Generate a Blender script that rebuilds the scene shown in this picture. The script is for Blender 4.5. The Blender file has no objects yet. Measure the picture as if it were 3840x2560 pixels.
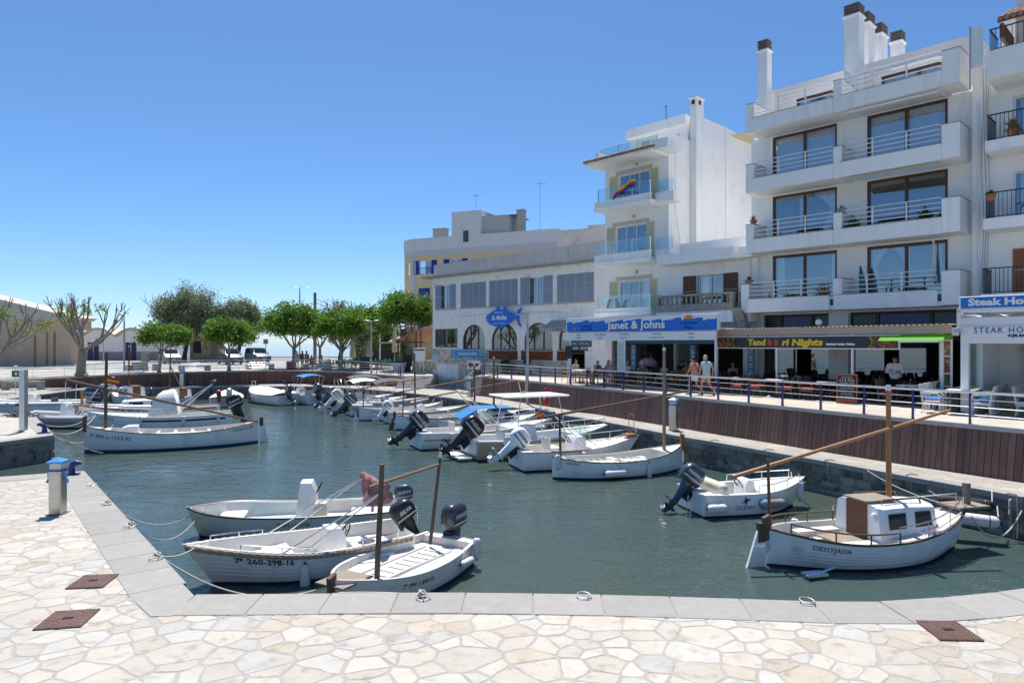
import bpy, bmesh, math, random
from mathutils import Vector, Matrix
from mathutils.geometry import tessellate_polygon
S = bpy.context.scene
C = S.collection
PI = math.pi
R = math.radians
rnd = random.Random(11)
# ------------------------------------------------------------------ camera, sky, sun, exposure
H, F, V0 = 4.6, 2560.0, 1290.0          # eye height above the water, focal length and horizon of the survey
Zq, Zp, Zf = 1.0, 2.35, 2.22            # lower quay, right promenade, far promenade
cam_d = bpy.data.cameras.new('camera')
cam_d.lens = 24.0; cam_d.sensor_width = 36.0; cam_d.shift_y = 10 / 3840
cam_d.clip_start = 0.1; cam_d.clip_end = 12000
cam = bpy.data.objects.new('camera', cam_d)
cam.location = (0, 0, H); cam.rotation_euler = (R(90), 0, 0)
C.objects.link(cam); S.camera = cam
SUN_EL, SUN_AZ = R(67), math.atan2(-0.16, 1.0)
w = bpy.data.worlds.new('World'); S.world = w; w.use_nodes = True
nt = w.node_tree; nt.nodes.clear()
sky = nt.nodes.new('ShaderNodeTexSky'); sky.sky_type = 'NISHITA'; sky.sun_disc = False
sky.sun_elevation = SUN_EL; sky.sun_rotation = SUN_AZ; sky.altitude = 0
sky.air_density = 0.68; sky.dust_density = 0.4; sky.ozone_density = 8.0
bg = nt.nodes.new('ShaderNodeBackground'); bg.inputs['Strength'].default_value = 0.1
wo = nt.nodes.new('ShaderNodeOutputWorld')
hs = nt.nodes.new('ShaderNodeHueSaturation'); hs.inputs['Hue'].default_value = .496; hs.inputs['Saturation'].default_value = 1.08
nt.links.new(sky.outputs[0], hs.inputs['Color']); nt.links.new(hs.outputs[0], bg.inputs[0]); nt.links.new(bg.outputs[0], wo.inputs[0])
sun_d = bpy.data.lights.new('sun', 'SUN'); sun_d.energy = 4.0; sun_d.angle = R(0.53); sun_d.color = (1.0, 0.955, 0.89)
sun = bpy.data.objects.new('sun', sun_d); C.objects.link(sun)
sd = Vector((math.sin(SUN_AZ) * math.cos(SUN_EL), math.cos(SUN_AZ) * math.cos(SUN_EL), math.sin(SUN_EL)))
sun.rotation_euler = sd.to_track_quat('Z', 'Y').to_euler()
S.view_settings.view_transform = 'Standard'; S.view_settings.look = 'None'
S.view_settings.gamma = 1.0; S.view_settings.exposure = 0.72
S.view_settings.use_curve_mapping = False
S.render.engine = 'CYCLES'
S.cycles.max_bounces = 9; S.cycles.diffuse_bounces = 6; S.cycles.glossy_bounces = 4
S.cycles.transparent_max_bounces = 12; S.cycles.transmission_bounces = 4
S.cycles.caustics_reflective = False; S.cycles.caustics_refractive = False
S.cycles.use_denoising = True
S.cycles.sample_clamp_indirect = 6.0
# ------------------------------------------------------------------ survey helpers
def G(u, v, z):
 "ground point: where a sight line of the survey meets the level z"
 Y = (H - z) * F / (v - V0)
 return ((u - 1920) / F * Y, Y)
def XY(u, Y):
 return ((u - 1920) / F * Y, Y)
def ZZ(v, Y):
 return H - (v - V0) * Y / F
# ------------------------------------------------------------------ mesh builder
class MB:
 def __init__(s):
  s.v = []; s.f = []; s.m = []
 def add(s, vs, fs, m=0):
  o = len(s.v)
  s.v.extend([tuple(p) for p in vs]); s.f.extend([tuple(i + o for i in q) for q in fs]); s.m.extend([m] * len(fs))
  return s
 def box(s, x0, x1, y0, y1, z0, z1, m=0, b=0.0):
  if b <= 0:
   vs = [(x, y, z) for x in (x0, x1) for y in (y0, y1) for z in (z0, z1)]
   return s.add(vs, [(0, 1, 3, 2), (4, 6, 7, 5), (0, 4, 5, 1), (2, 3, 7, 6), (0, 2, 6, 4), (1, 5, 7, 3)], m)
  b = min(b, abs(x1 - x0) * .45, abs(y1 - y0) * .45, abs(z1 - z0) * .45)
  vs = []; id_ = {}
  for i, x in enumerate((x0, x1)):
   for j, y in enumerate((y0, y1)):
    for k, z in enumerate((z0, z1)):
     sx, sy, sz = (1 - 2 * i) * b, (1 - 2 * j) * b, (1 - 2 * k) * b
     id_[i, j, k] = len(vs)
     vs += [(x, y + sy, z + sz), (x + sx, y, z + sz), (x + sx, y + sy, z)]
  fs = []
  def q(ax, side):
   o = [a for a in (0, 1, 2) if a != ax]
   c = []
   for a, bb in ((0, 0), (1, 0), (1, 1), (0, 1)):
    k = [0, 0, 0]; k[ax] = side; k[o[0]] = a; k[o[1]] = bb
    c.append(id_[tuple(k)] + ax)
   fs.append(tuple(c))
  for ax in range(3):
   q(ax, 0); q(ax, 1)
  for ax in range(3):
   o = [a for a in (0, 1, 2) if a != ax]
   for a in (0, 1):
    for bb in (0, 1):
     k0 = [0, 0, 0]; k0[o[0]] = a; k0[o[1]] = bb; k1 = list(k0); k1[ax] = 1
     i0, i1 = id_[tuple(k0)], id_[tuple(k1)]
     fs.append((i0 + o[0], i0 + o[1], i1 + o[1], i1 + o[0]))
  for k in id_.values():
   fs.append((k, k + 1, k + 2))
  return s.add(vs, fs, m)
 def obox(s, c, size, rz=0, m=0, rx=0, ry=0, b=0):
  "box about a centre, turned"
  t = MB(); t.box(-size[0] / 2, size[0] / 2, -size[1] / 2, size[1] / 2, -size[2] / 2, size[2] / 2, m, b)
  mt = Matrix.Translation(c) @ Matrix.Rotation(rz, 4, 'Z') @ Matrix.Rotation(ry, 4, 'Y') @ Matrix.Rotation(rx, 4, 'X')
  return s.merge(t, mt)
 def merge(s, o, mt=None, m=None):
  k = len(s.v)
  s.v.extend([tuple(mt @ Vector(p)) for p in o.v] if mt else o.v)
  s.f.extend([tuple(i + k for i in q) for q in o.f]); s.m.extend([m] * len(o.f) if m is not None else o.m)
  return s
 def tube(s, pts, r, n=8, m=0, closed=False, caps=True, flat=1.0):
  pts = [Vector(p) for p in pts]
  N = len(pts); rr = list(r) if isinstance(r, (list, tuple)) else [r] * N
  base = len(s.v); up0 = None
  for i, p in enumerate(pts):
   if closed:
    d = pts[(i + 1) % N] - pts[i - 1]
   else:
    d = pts[min(i + 1, N - 1)] - pts[max(i - 1, 0)]
   if d.length < 1e-9: d = Vector((0, 0, 1))
   d.normalize()
   if up0 is None:
    up0 = Vector((0, 0, 1)) if abs(d.z) < .9 else Vector((1, 0, 0))
   a = (up0 - d * up0.dot(d))
   if a.length < 1e-4: a = d.orthogonal()
   a.normalize(); up0 = a; b = d.cross(a)
   for k in range(n):
    t = 2 * PI * k / n
    s.v.append(tuple(p + (a * math.cos(t) * flat + b * math.sin(t)) * rr[i]))
  for i in range(N if closed else N - 1):
   j = (i + 1) % N
   for k in range(n):
    l = (k + 1) % n
    s.f.append((base + i * n + k, base + i * n + l, base + j * n + l, base + j * n + k)); s.m.append(m)
  if caps and not closed:
   s.f.append(tuple(base + k for k in reversed(range(n)))); s.f.append(tuple(base + (N - 1) * n + k for k in range(n))); s.m += [m, m]
  return s
 def cyl(s, p0, p1, r0, r1=None, n=12, m=0):
  return s.tube([p0, p1], [r0, r0 if r1 is None else r1], n, m)
 def capsule(s, p0, p1, r0, r1=None, n=10, m=0):
  r1 = r0 if r1 is None else r1
  p0, p1 = Vector(p0), Vector(p1); d = (p1 - p0); d = d.normalized() if d.length > 1e-6 else Vector((0, 0, 1))
  P = []; Q = []
  for t in (-.97, -.75, -.4, 0):
   P.append(p0 + d * r0 * t); Q.append(r0 * math.sqrt(1 - t * t))
  for t in (0, .4, .75, .97):
   P.append(p1 + d * r1 * t); Q.append(r1 * math.sqrt(1 - t * t))
  return s.tube(P, Q, n, m)
 def lathe(s, prof, n=16, m=0, mt=None, caps=True):
  base = len(s.v)
  for r, z in prof:
   for k in range(n):
    t = 2 * PI * k / n; p = Vector((r * math.cos(t), r * math.sin(t), z))
    s.v.append(tuple(mt @ p if mt else p))
  for i in range(len(prof) - 1):
   for k in range(n):
    l = (k + 1) % n
    s.f.append((base + i * n + k, base + i * n + l, base + (i + 1) * n + l, base + (i + 1) * n + k)); s.m.append(m)
  if caps:
   s.f.append(tuple(base + k for k in reversed(range(n)))); s.f.append(tuple(base + (len(prof) - 1) * n + k for k in range(n))); s.m += [m, m]
  return s
 def loft(s, rings, m=0, closed=True, caps=True):
  base = len(s.v); n = len(rings[0])
  for r in rings: s.v.extend([tuple(p) for p in r])
  for i in range(len(rings) - 1):
   for k in range(n if closed else n - 1):
    l = (k + 1) % n
    s.f.append((base + i * n + k, base + i * n + l, base + (i + 1) * n + l, base + (i + 1) * n + k)); s.m.append(m)
  if caps:
   s.f.append(tuple(base + k for k in reversed(range(n)))); s.f.append(tuple(base + (len(rings) - 1) * n + k for k in range(n))); s.m += [m, m]
  return s
 def prism(s, poly, a0, a1, axis='z', m=0):
  "outline (2d) pushed along an axis; 'y': outline is x,z ; 'x': outline is y,z ; 'z': outline is x,y"
  def P(p, a):
   return (p[0], a, p[1]) if axis == 'y' else (a, p[0], p[1]) if axis == 'x' else (p[0], p[1], a)
  n = len(poly); vs = [P(p, a0) for p in poly] + [P(p, a1) for p in poly]
  tris = tessellate_polygon([[Vector((p[0], p[1], 0)) for p in poly]])
  fs = [tuple(t) for t in tris] + [tuple(i + n for i in t) for t in tris]
  fs += [(i, (i + 1) % n, (i + 1) % n + n, i + n) for i in range(n)]
  return s.add(vs, fs, m)
 def ell(s, c, r, n=12, k=8, m=0, mt=None):
  base = len(s.v)
  for i in range(k + 1):
   a = PI * (i / k - .5); a = max(-1.5, min(1.5, a))
   for j in range(n):
    t = 2 * PI * j / n
    p = Vector((r[0] * math.cos(a) * math.cos(t), r[1] * math.cos(a) * math.sin(t), r[2] * math.sin(a)))
    if mt: p = mt @ p
    s.v.append((p.x + c[0], p.y + c[1], p.z + c[2]))
  for i in range(k):
   for j in range(n):
    l = (j + 1) % n
    s.f.append((base + i * n + j, base + i * n + l, base + (i + 1) * n + l, base + (i + 1) * n + j)); s.m.append(m)
  s.f.append(tuple(base + j for j in reversed(range(n)))); s.f.append(tuple(base + k * n + j for j in range(n))); s.m += [m, m]
  return s
 def wall(s, x0, x1, z0, z1, y0, y1, holes=(), m=0):
  "upright slab with rectangular openings (x,z) through its thickness"
  xs = sorted({x0, x1} | {min(max(h[i], x0), x1) for h in holes for i in (0, 1)})
  zs = sorted({z0, z1} | {min(max(h[i], z0), z1) for h in holes for i in (2, 3)})
  def solid(i, j):
   if not (0 <= i < len(xs) - 1 and 0 <= j < len(zs) - 1): return False
   cx, cz = (xs[i] + xs[i + 1]) / 2, (zs[j] + zs[j + 1]) / 2
   return not any(h[0] < cx < h[1] and h[2] < cz < h[3] for h in holes)
  for i in range(len(xs) - 1):
   for j in range(len(zs) - 1):
    if not solid(i, j): continue
    a, b, c, d = xs[i], xs[i + 1], zs[j], zs[j + 1]
    s.add([(a, y0, c), (b, y0, c), (b, y0, d), (a, y0, d)], [(0, 1, 2, 3)], m)
    s.add([(a, y1, c), (b, y1, c), (b, y1, d), (a, y1, d)], [(3, 2, 1, 0)], m)
    if not solid(i - 1, j): s.add([(a, y0, c), (a, y1, c), (a, y1, d), (a, y0, d)], [(3, 2, 1, 0)], m)
    if not solid(i + 1, j): s.add([(b, y0, c), (b, y1, c), (b, y1, d), (b, y0, d)], [(0, 1, 2, 3)], m)
    if not solid(i, j - 1): s.add([(a, y0, c), (b, y0, c), (b, y1, c), (a, y1, c)], [(3, 2, 1, 0)], m)
    if not solid(i, j + 1): s.add([(a, y0, d), (b, y0, d), (b, y1, d), (a, y1, d)], [(0, 1, 2, 3)], m)
  return s
 def mesh(s, name, mats, smooth=False, angle=35, fix=True):
  me = bpy.data.meshes.new(name)
  me.from_pydata(s.v, [], s.f)
  for m_ in (mats if isinstance(mats, (list, tuple)) else [mats]):
   me.materials.append(m_)
  if any(s.m): me.polygons.foreach_set('material_index', s.m)
  if fix:
   bm = bmesh.new(); bm.from_mesh(me)
   bmesh.ops.recalc_face_normals(bm, faces=bm.faces)
   bm.to_mesh(me); bm.free()
  if smooth:
   me.polygons.foreach_set('use_smooth', [True] * len(me.polygons))
   me.set_sharp_from_angle(angle=R(angle))
  me.update()
  return me
 def obj(s, name, mats, parent=None, smooth=False, loc=None, rz=0, angle=35, rot=None):
  return put(name, s.mesh(name, mats, smooth, angle), parent, loc, rz, rot)
def put(name, data, parent=None, loc=None, rz=0, rot=None):
 o = bpy.data.objects.new(name, data); C.objects.link(o)
 if parent is not None: o.parent = parent
 if loc is not None: o.location = loc
 if rot is not None: o.rotation_euler = rot
 elif rz: o.rotation_euler = (0, 0, rz)
 return o
def tag(o, label, cat, group=None):
 o['label'] = label; o['category'] = cat
 if group: o['group'] = group
 return o
def thing(name, label, cat, loc=(0, 0, 0), rz=0, group=None):
 o = put(name, None, None, loc, rz); o.empty_display_size = .2
 return tag(o, label, cat, group)
def struct(o):
 o['kind'] = 'structure'; return o
def stuff(o):
 o['kind'] = 'stuff'; return o
KIDS = {}
def tree_copy(o, parent=None, name=None):
 "a copy of a thing, its parts and their sub-parts (mesh data shared)"
 if not KIDS or o.name not in KIDS:
  KIDS[o.name] = [c for c in bpy.data.objects if c.parent == o]
 c = o.copy(); C.objects.link(c); c.parent = parent
 for ch in KIDS[o.name]: tree_copy(ch, c)
 return c
# ------------------------------------------------------------------ materials
MATS = {}
def mat(name, col, rough=.6, metal=0.0, spec=.5, col2=None, scale=4.0, detail=4.0, lo=.35, hi=.65, bump=0.0, bscale=None,
  rand=0.0, stretch=None, coat=0.0, world=False, col3=None, scale3=20.0, alpha=None, emit=None, sheen=0):
 if name in MATS: return MATS[name]
 m = bpy.data.materials.new(name); m.use_nodes = True; n = m.node_tree.nodes; L = m.node_tree.links
 b = n['Principled BSDF']
 b.inputs['Roughness'].default_value = rough; b.inputs['Metallic'].default_value = metal
 b.inputs['Specular IOR Level'].default_value = spec
 if coat: b.inputs['Coat Weight'].default_value = coat; b.inputs['Coat Roughness'].default_value = .08
 c4 = lambda c: (c[0], c[1], c[2], 1)
 b.inputs['Base Color'].default_value = c4(col)
 out = None
 tc = n.new('ShaderNodeTexCoord'); src = tc.outputs['Object']
 if world:
  ge = n.new('ShaderNodeNewGeometry'); src = ge.outputs['Position']
 elif rand:
  oi = n.new('ShaderNodeObjectInfo'); ad = n.new('ShaderNodeVectorMath'); ad.operation = 'ADD'
  sc_ = n.new('ShaderNodeVectorMath'); sc_.operation = 'SCALE'; sc_.inputs[3].default_value = 37.0
  cb = n.new('ShaderNodeCombineXYZ')
  for i in range(3): L.new(oi.outputs['Random'], cb.inputs[i])
  L.new(cb.outputs[0], sc_.inputs[0]); L.new(src, ad.inputs[0]); L.new(sc_.outputs[0], ad.inputs[1]); src = ad.outputs[0]
 if stretch:
  mp = n.new('ShaderNodeMapping'); mp.inputs['Scale'].default_value = stretch; L.new(src, mp.inputs[0]); src = mp.outputs[0]
 def noise(sc, det=detail):
  t = n.new('ShaderNodeTexNoise'); t.inputs['Scale'].default_value = sc; t.inputs['Detail'].default_value = det
  L.new(src, t.inputs['Vector']); return t.outputs['Fac']
 if col2 is not None:
  rp = n.new('ShaderNodeValToRGB'); rp.color_ramp.elements[0].position = lo; rp.color_ramp.elements[1].position = hi
  rp.color_ramp.elements[0].color = c4(col); rp.color_ramp.elements[1].color = c4(col2)
  L.new(noise(scale), rp.inputs[0]); out = rp.outputs[0]
 if col3 is not None:
  rp = n.new('ShaderNodeValToRGB'); rp.color_ramp.elements[0].position = .56; rp.color_ramp.elements[1].position = .70
  rp.color_ramp.elements[0].color = (0, 0, 0, 1); rp.color_ramp.elements[1].color = (1, 1, 1, 1)
  L.new(noise(scale3, 5), rp.inputs[0]); mx = n.new('ShaderNodeMix'); mx.data_type = 'RGBA'
  L.new(rp.outputs[0], mx.inputs[0]); mx.inputs[7].default_value = c4(col3)
  if out: L.new(out, mx.inputs[6])
  else: mx.inputs[6].default_value = c4(col)
  out = mx.outputs[2]
 if rand:
  oi = n.new('ShaderNodeObjectInfo'); mr = n.new('ShaderNodeMapRange')
  mr.inputs[3].default_value = 1 - rand; mr.inputs[4].default_value = 1 + rand
  L.new(oi.outputs['Random'], mr.inputs[0]); mx = n.new('ShaderNodeVectorMath'); mx.operation = 'SCALE'
  if out: L.new(out, mx.inputs[0])
  else: mx.inputs[0].default_value = col[:3]
  L.new(mr.outputs[0], mx.inputs[3]); out = mx.outputs[0]
 if out: L.new(out, b.inputs['Base Color'])
 if bump:
  bp = n.new('ShaderNodeBump'); bp.inputs['Strength'].default_value = bump; bp.inputs['Distance'].default_value = .02
  L.new(noise(bscale or scale * 6, 5), bp.inputs['Height']); L.new(bp.outputs[0], b.inputs['Normal'])
 if emit:
  b.inputs['Emission Color'].default_value = c4(emit[0]); b.inputs['Emission Strength'].default_value = emit[1]
 MATS[name] = m
 return m
def glass(name, tint=(.8, .86, .9), refl=.3, rough=.01):
 if name in MATS: return MATS[name]
 m = bpy.data.materials.new(name); m.use_nodes = True; n = m.node_tree.nodes; L = m.node_tree.links; n.clear()
 o = n.new('ShaderNodeOutputMaterial'); mx = n.new('ShaderNodeMixShader'); t = n.new('ShaderNodeBsdfTransparent'); g = n.new('ShaderNodeBsdfGlossy')
 t.inputs[0].default_value = (*tint, 1); g.inputs[0].default_value = (.95, .97, 1, 1); g.inputs['Roughness'].default_value = rough
 mx.inputs[0].default_value = refl
 L.new(t.outputs[0], mx.inputs[1]); L.new(g.outputs[0], mx.inputs[2]); L.new(mx.outputs[0], o.inputs[0])
 MATS[name] = m; return m
WHITE = mat('white render', (.89, .885, .87), .85, col2=(.86, .855, .84), scale=.6, bump=.15, bscale=60, col3=(.80, .785, .76), scale3=1.0, stretch=(2.4, 2.4, .4))
WHITE2 = mat('white render worn', (.89, .88, .86), .85, col2=(.85, .84, .82), scale=.5, bump=.2, bscale=50, col3=(.78, .76, .73), scale3=.9, stretch=(2.4, 2.4, .4))
ROUGHCAST = mat('white roughcast', (.87, .85, .81), .95, col2=(.82, .80, .76), scale=1.2, bump=1.0, bscale=22, col3=(.64, .62, .58), scale3=2.2)
CONC = mat('grey weathered concrete', (.38, .36, .33), .9, col2=(.28, .265, .245), scale=1.0, bump=.4, bscale=25, col3=(.20, .19, .175), scale3=3)
CONC_L = mat('pale concrete', (.50, .48, .44), .9, col2=(.42, .40, .37), scale=2.0, bump=.25, bscale=60, rand=.05)
GELCOAT = mat('white gelcoat', (.90, .90, .89), .3, col2=(.86, .86, .85), scale=1.5, coat=.2, col3=(.78, .76, .70), scale3=1.6, stretch=(1.5, 1.5, .5))
GELIN = mat('white deck', (.70, .69, .66), .55, col2=(.62, .60, .555), scale=3.0, bump=.08, bscale=40)
GELCREAM = mat('cream gelcoat', (.74, .70, .60), .4, col2=(.68, .64, .54), scale=2.0)
BOATBEIGE = mat('beige hull paint', (.42, .36, .26), .35)
ANTI_BLUE = mat('blue antifouling', (.01, .055, .16), .6)
ANTI_DK = mat('dark antifouling', (.02, .025, .04), .6)
ANTI_TEAL = mat('turquoise antifouling', (.01, .11, .17), .6)
WOOD = mat('varnished mast wood', (.42, .20, .075), .45, col2=(.33, .145, .05), scale=3, stretch=(12, 12, .8), rand=.06)
WOOD_DK = mat('weathered dark wood', (.16, .10, .065), .75, col2=(.09, .06, .045), scale=3, stretch=(10, 10, 1), bump=.3, bscale=20)
WOOD_RED = mat('reddish brown wood', (.21, .085, .045), .55, col2=(.15, .06, .03), scale=3, stretch=(10, 10, 1), rand=.08)
WOOD_GREY = mat('greyed teak', (.30, .25, .20), .8, col2=(.22, .18, .14), scale=4, stretch=(1, 12, 12), bump=.2, bscale=20)
PLANK = mat('brown stained planks', (.20, .105, .075), .55, col2=(.135, .07, .05), scale=1.6, stretch=(6, 6, 1), rand=.25, bump=.15, bscale=10)
PLANK2 = mat('red brown stained planks', (.19, .085, .048), .6, col2=(.13, .056, .034), scale=1.6, stretch=(6, 6, 1), rand=.25, bump=.15, bscale=10)
STEEL = mat('stainless steel', (.72, .73, .74), .22, metal=1.0)
ALU = mat('brushed aluminium', (.60, .61, .62), .38, metal=1.0)
GALV = mat('galvanised grey steel', (.42, .44, .46), .5, metal=.6)
NAVY = mat('navy blue paint', (.02, .03, .20), .4)
BLUE = mat('bright blue paint', (.015, .05, .42), .45)
SIGNBLUE = mat('sign blue', (.0, .145, .62), .35)
SKYBLUE = mat('sky blue panel', (.03, .27, .52), .4)
CAPBLUE = mat('pedestal cap blue', (.06, .28, .62), .35)
BLACK = mat('black plastic', (.012, .013, .016), .35)
DKGREY = mat('dark grey engine paint', (.035, .045, .06), .25, coat=.4)
NAVYENG = mat('blue grey engine paint', (.045, .06, .09), .28, coat=.4)
RUBBER = mat('black rubber', (.015, .015, .015), .7)
ROPE_W = mat('white rope', (.62, .58, .50), .9, bump=.6, bscale=80)
ROPE_T = mat('tan rope', (.36, .29, .21), .95, bump=.8, bscale=60)
CANVAS_W = mat('white canvas', (.80, .79, .77), .9, bump=.3, bscale=6)
CANVAS_CR = mat('cream canvas', (.66, .60, .48), .9, bump=.3, bscale=6)
CANVAS_BL = mat('blue canvas', (.02, .20, .48), .85)
CANVAS_NV = mat('navy canvas', (.03, .045, .10), .85, bump=.4, bscale=10)
CANVAS_GR = mat('grey canvas', (.085, .09, .10), .85)
CANVAS_MV = mat('faded burgundy canvas', (.20, .085, .10), .9, col2=(.30, .16, .17), scale=4, bump=.5, bscale=8)
VINYL = mat('fender vinyl white', (.72, .72, .72), .45)
VINYL_B = mat('fender vinyl blue', (.015, .03, .12), .4)
CUSH = mat('cream cushion', (.66, .60, .49), .7)
RED = mat('red cushion cloth', (.55, .02, .03), .8)
BLUECUSH = mat('blue cushion cloth', (.01, .13, .42), .75)
RATTAN = mat('grey brown rattan', (.12, .085, .065), .8, bump=1.0, bscale=90, rand=.1)
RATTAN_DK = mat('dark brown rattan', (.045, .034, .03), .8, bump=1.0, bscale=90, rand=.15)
BAMBOO = mat('honey bamboo cane', (.38, .23, .09), .5, rand=.08)
RATTAN_W = mat('white rattan', (.74, .73, .70), .7, bump=.9, bscale=90)
TABLE_W = mat('white table top', (.78, .77, .75), .5)
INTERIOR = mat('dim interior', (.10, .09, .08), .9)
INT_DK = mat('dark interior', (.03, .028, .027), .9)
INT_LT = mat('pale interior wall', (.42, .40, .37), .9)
GLASS = glass('window glass', (.86, .9, .93), .2)
GLASS_D = glass('dark window glass', (.45, .5, .55), .2)
GLASS_C = glass('clear balustrade glass', (.86, .93, .93), .10)
GLASS_W = glass('windscreen acrylic', (.80, .88, .84), .16)
BROWNF = mat('brown window frame', (.10, .042, .022), .45)
BROWNF2 = mat('dark brown frame', (.06, .03, .022), .5)
ALUW = mat('white aluminium frame', (.74, .75, .76), .4)
CURT = mat('sheer white curtain', (.76, .77, .78), .95)
SHUT_G = mat('blue grey shutter paint', (.33, .38, .44), .6)
SHUT_Y = mat('pale yellow shutter paint', (.66, .62, .40), .6)
SHUT_B = mat('brown shutter wood', (.16, .07, .04), .6)
SHUT_BL = mat('cobalt blue shutter paint', (.01, .045, .36), .55)
TILE = mat('clay roof tile', (.36, .17, .10), .85, col2=(.28, .18, .13), scale=3, rand=.2, bump=.4, bscale=20)
TERRA = mat('terracotta block', (.30, .10, .045), .8, col2=(.22, .075, .035), scale=3, rand=.15)
POT = mat('clay pot', (.34, .14, .07), .8)
STONE_B = mat('buff balustrade stone', (.42, .37, .30), .9, col2=(.32, .28, .22), scale=5, bump=.4, bscale=30, col3=(.2, .18, .15), scale3=6)
LEAF_G = mat('house plant leaf', (.05, .12, .035), .55, rand=.2)
SKINS = [mat('skin tone a', (.56, .32, .23), .55), mat('skin tone b', (.45, .24, .16), .55), mat('skin tone c', (.62, .38, .29), .55)]
TS = bpy.data.scenes.new('work')
def baked(o):
 "mesh of an object as its modifiers or curves make it"
 C.objects.unlink(o) if o.name in C.objects else None
 TS.collection.objects.link(o); vl = TS.view_layers[0]; vl.update(); dg = vl.depsgraph
 return bpy.data.meshes.new_from_object(o.evaluated_get(dg), depsgraph=dg)
def text_mesh(body, size=1.0, bold=0.0, shear=0.0, spacing=1.0, depth=.004, align='CENTER', res=2):
 cu = bpy.data.curves.new('lettering', 'FONT'); cu.body = body; cu.size = size; cu.offset = bold; cu.shear = shear
 cu.space_character = spacing; cu.extrude = depth; cu.align_x = align; cu.align_y = 'CENTER'; cu.resolution_u = res
 o = bpy.data.objects.new('lettering', cu); me = baked(o)
 bpy.data.objects.remove(o); bpy.data.curves.remove(cu)
 return me
def lettering(body, parent, m, x, y, z, h, width=None, bold=0.0, shear=0.0, spacing=1.0, name='lettering', rot=(PI / 2, 0, 0), depth=.004):
 "flat print standing in the parent's x-z plane, facing -y"
 me = text_mesh(body, h * 1.38, bold, shear, spacing, depth)
 me.materials.append(m)
 o = put(name, me, parent, (x, y, z), rot=rot)
 if width:
  xs = [v.co.x for v in me.vertices]
  if xs:
   k = width / max(1e-6, max(xs) - min(xs)); cx = (max(xs) + min(xs)) / 2
   for v in me.vertices: v.co.x = (v.co.x - cx) * k
 return o
# ================================================================== water
def water_mat():
 m = bpy.data.materials.new('sea water'); m.use_nodes = True; n = m.node_tree.nodes; L = m.node_tree.links
 b = n['Principled BSDF']; b.inputs['Roughness'].default_value = .035; b.inputs['IOR'].default_value = 1.333
 ge = n.new('ShaderNodeNewGeometry'); sx = n.new('ShaderNodeSeparateXYZ'); L.new(ge.outputs['Position'], sx.inputs[0])
 mr = n.new('ShaderNodeMapRange'); mr.inputs[1].default_value = 70; mr.inputs[2].default_value = 130; L.new(sx.outputs[1], mr.inputs[0])
 nz = n.new('ShaderNodeTexNoise'); nz.inputs['Scale'].default_value = .12; nz.inputs['Detail'].default_value = 3
 L.new(ge.outputs['Position'], nz.inputs['Vector'])
 r0 = n.new('ShaderNodeValToRGB'); r0.color_ramp.elements[0].color = (.045, .078, .078, 1); r0.color_ramp.elements[1].color = (.060, .080, .062, 1)
 r0.color_ramp.elements[0].position = .35; r0.color_ramp.elements[1].position = .65; L.new(nz.outputs['Fac'], r0.inputs[0])
 mx = n.new('ShaderNodeMix'); mx.data_type = 'RGBA'; L.new(mr.outputs[0], mx.inputs[0]); L.new(r0.outputs[0], mx.inputs[6])
 mx.inputs[7].default_value = (.012, .10, .20, 1); L.new(mx.outputs[2], b.inputs['Base Color'])
 mp = n.new('ShaderNodeMapping'); mp.inputs['Scale'].default_value = (.8, 1.5, 1); mp.inputs['Rotation'].default_value = (0, 0, .35)
 L.new(ge.outputs['Position'], mp.inputs[0])
 def nn(sc, det, dist):
  t = n.new('ShaderNodeTexNoise'); t.inputs['Scale'].default_value = sc; t.inputs['Detail'].default_value = det
  t.inputs['Distortion'].default_value = dist; L.new(mp.outputs[0], t.inputs['Vector']); return t.outputs['Fac']
 b1 = n.new('ShaderNodeBump'); b1.inputs['Strength'].default_value = .7; b1.inputs['Distance'].default_value = .075; L.new(nn(1.15, 2, .9), b1.inputs['Height'])
 b2 = n.new('ShaderNodeBump'); b2.inputs['Distance'].default_value = .034; L.new(nn(5.0, 3, .8), b2.inputs['Height'])
 n3 = n.new('ShaderNodeTexNoise'); n3.inputs['Scale'].default_value = .16; n3.inputs['Detail'].default_value = 3; n3.inputs['Distortion'].default_value = 1.0; L.new(mp.outputs[0], n3.inputs['Vector'])
 m3 = n.new('ShaderNodeMapRange'); m3.inputs[1].default_value = .38; m3.inputs[2].default_value = .62; m3.inputs[3].default_value = .12; m3.inputs[4].default_value = 1.0; L.new(n3.outputs['Fac'], m3.inputs[0]); L.new(m3.outputs[0], b2.inputs['Strength'])
 L.new(b1.outputs[0], b2.inputs['Normal']); L.new(b2.outputs[0], b.inputs['Normal'])
 return m
WATER = water_mat()
sea = MB(); sea.add([(-6000, -30, 0), (6000, -30, 0), (6000, 9000, 0), (-6000, 9000, 0)], [(0, 1, 2, 3)])
struct(sea.obj('sea', WATER))
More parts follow.
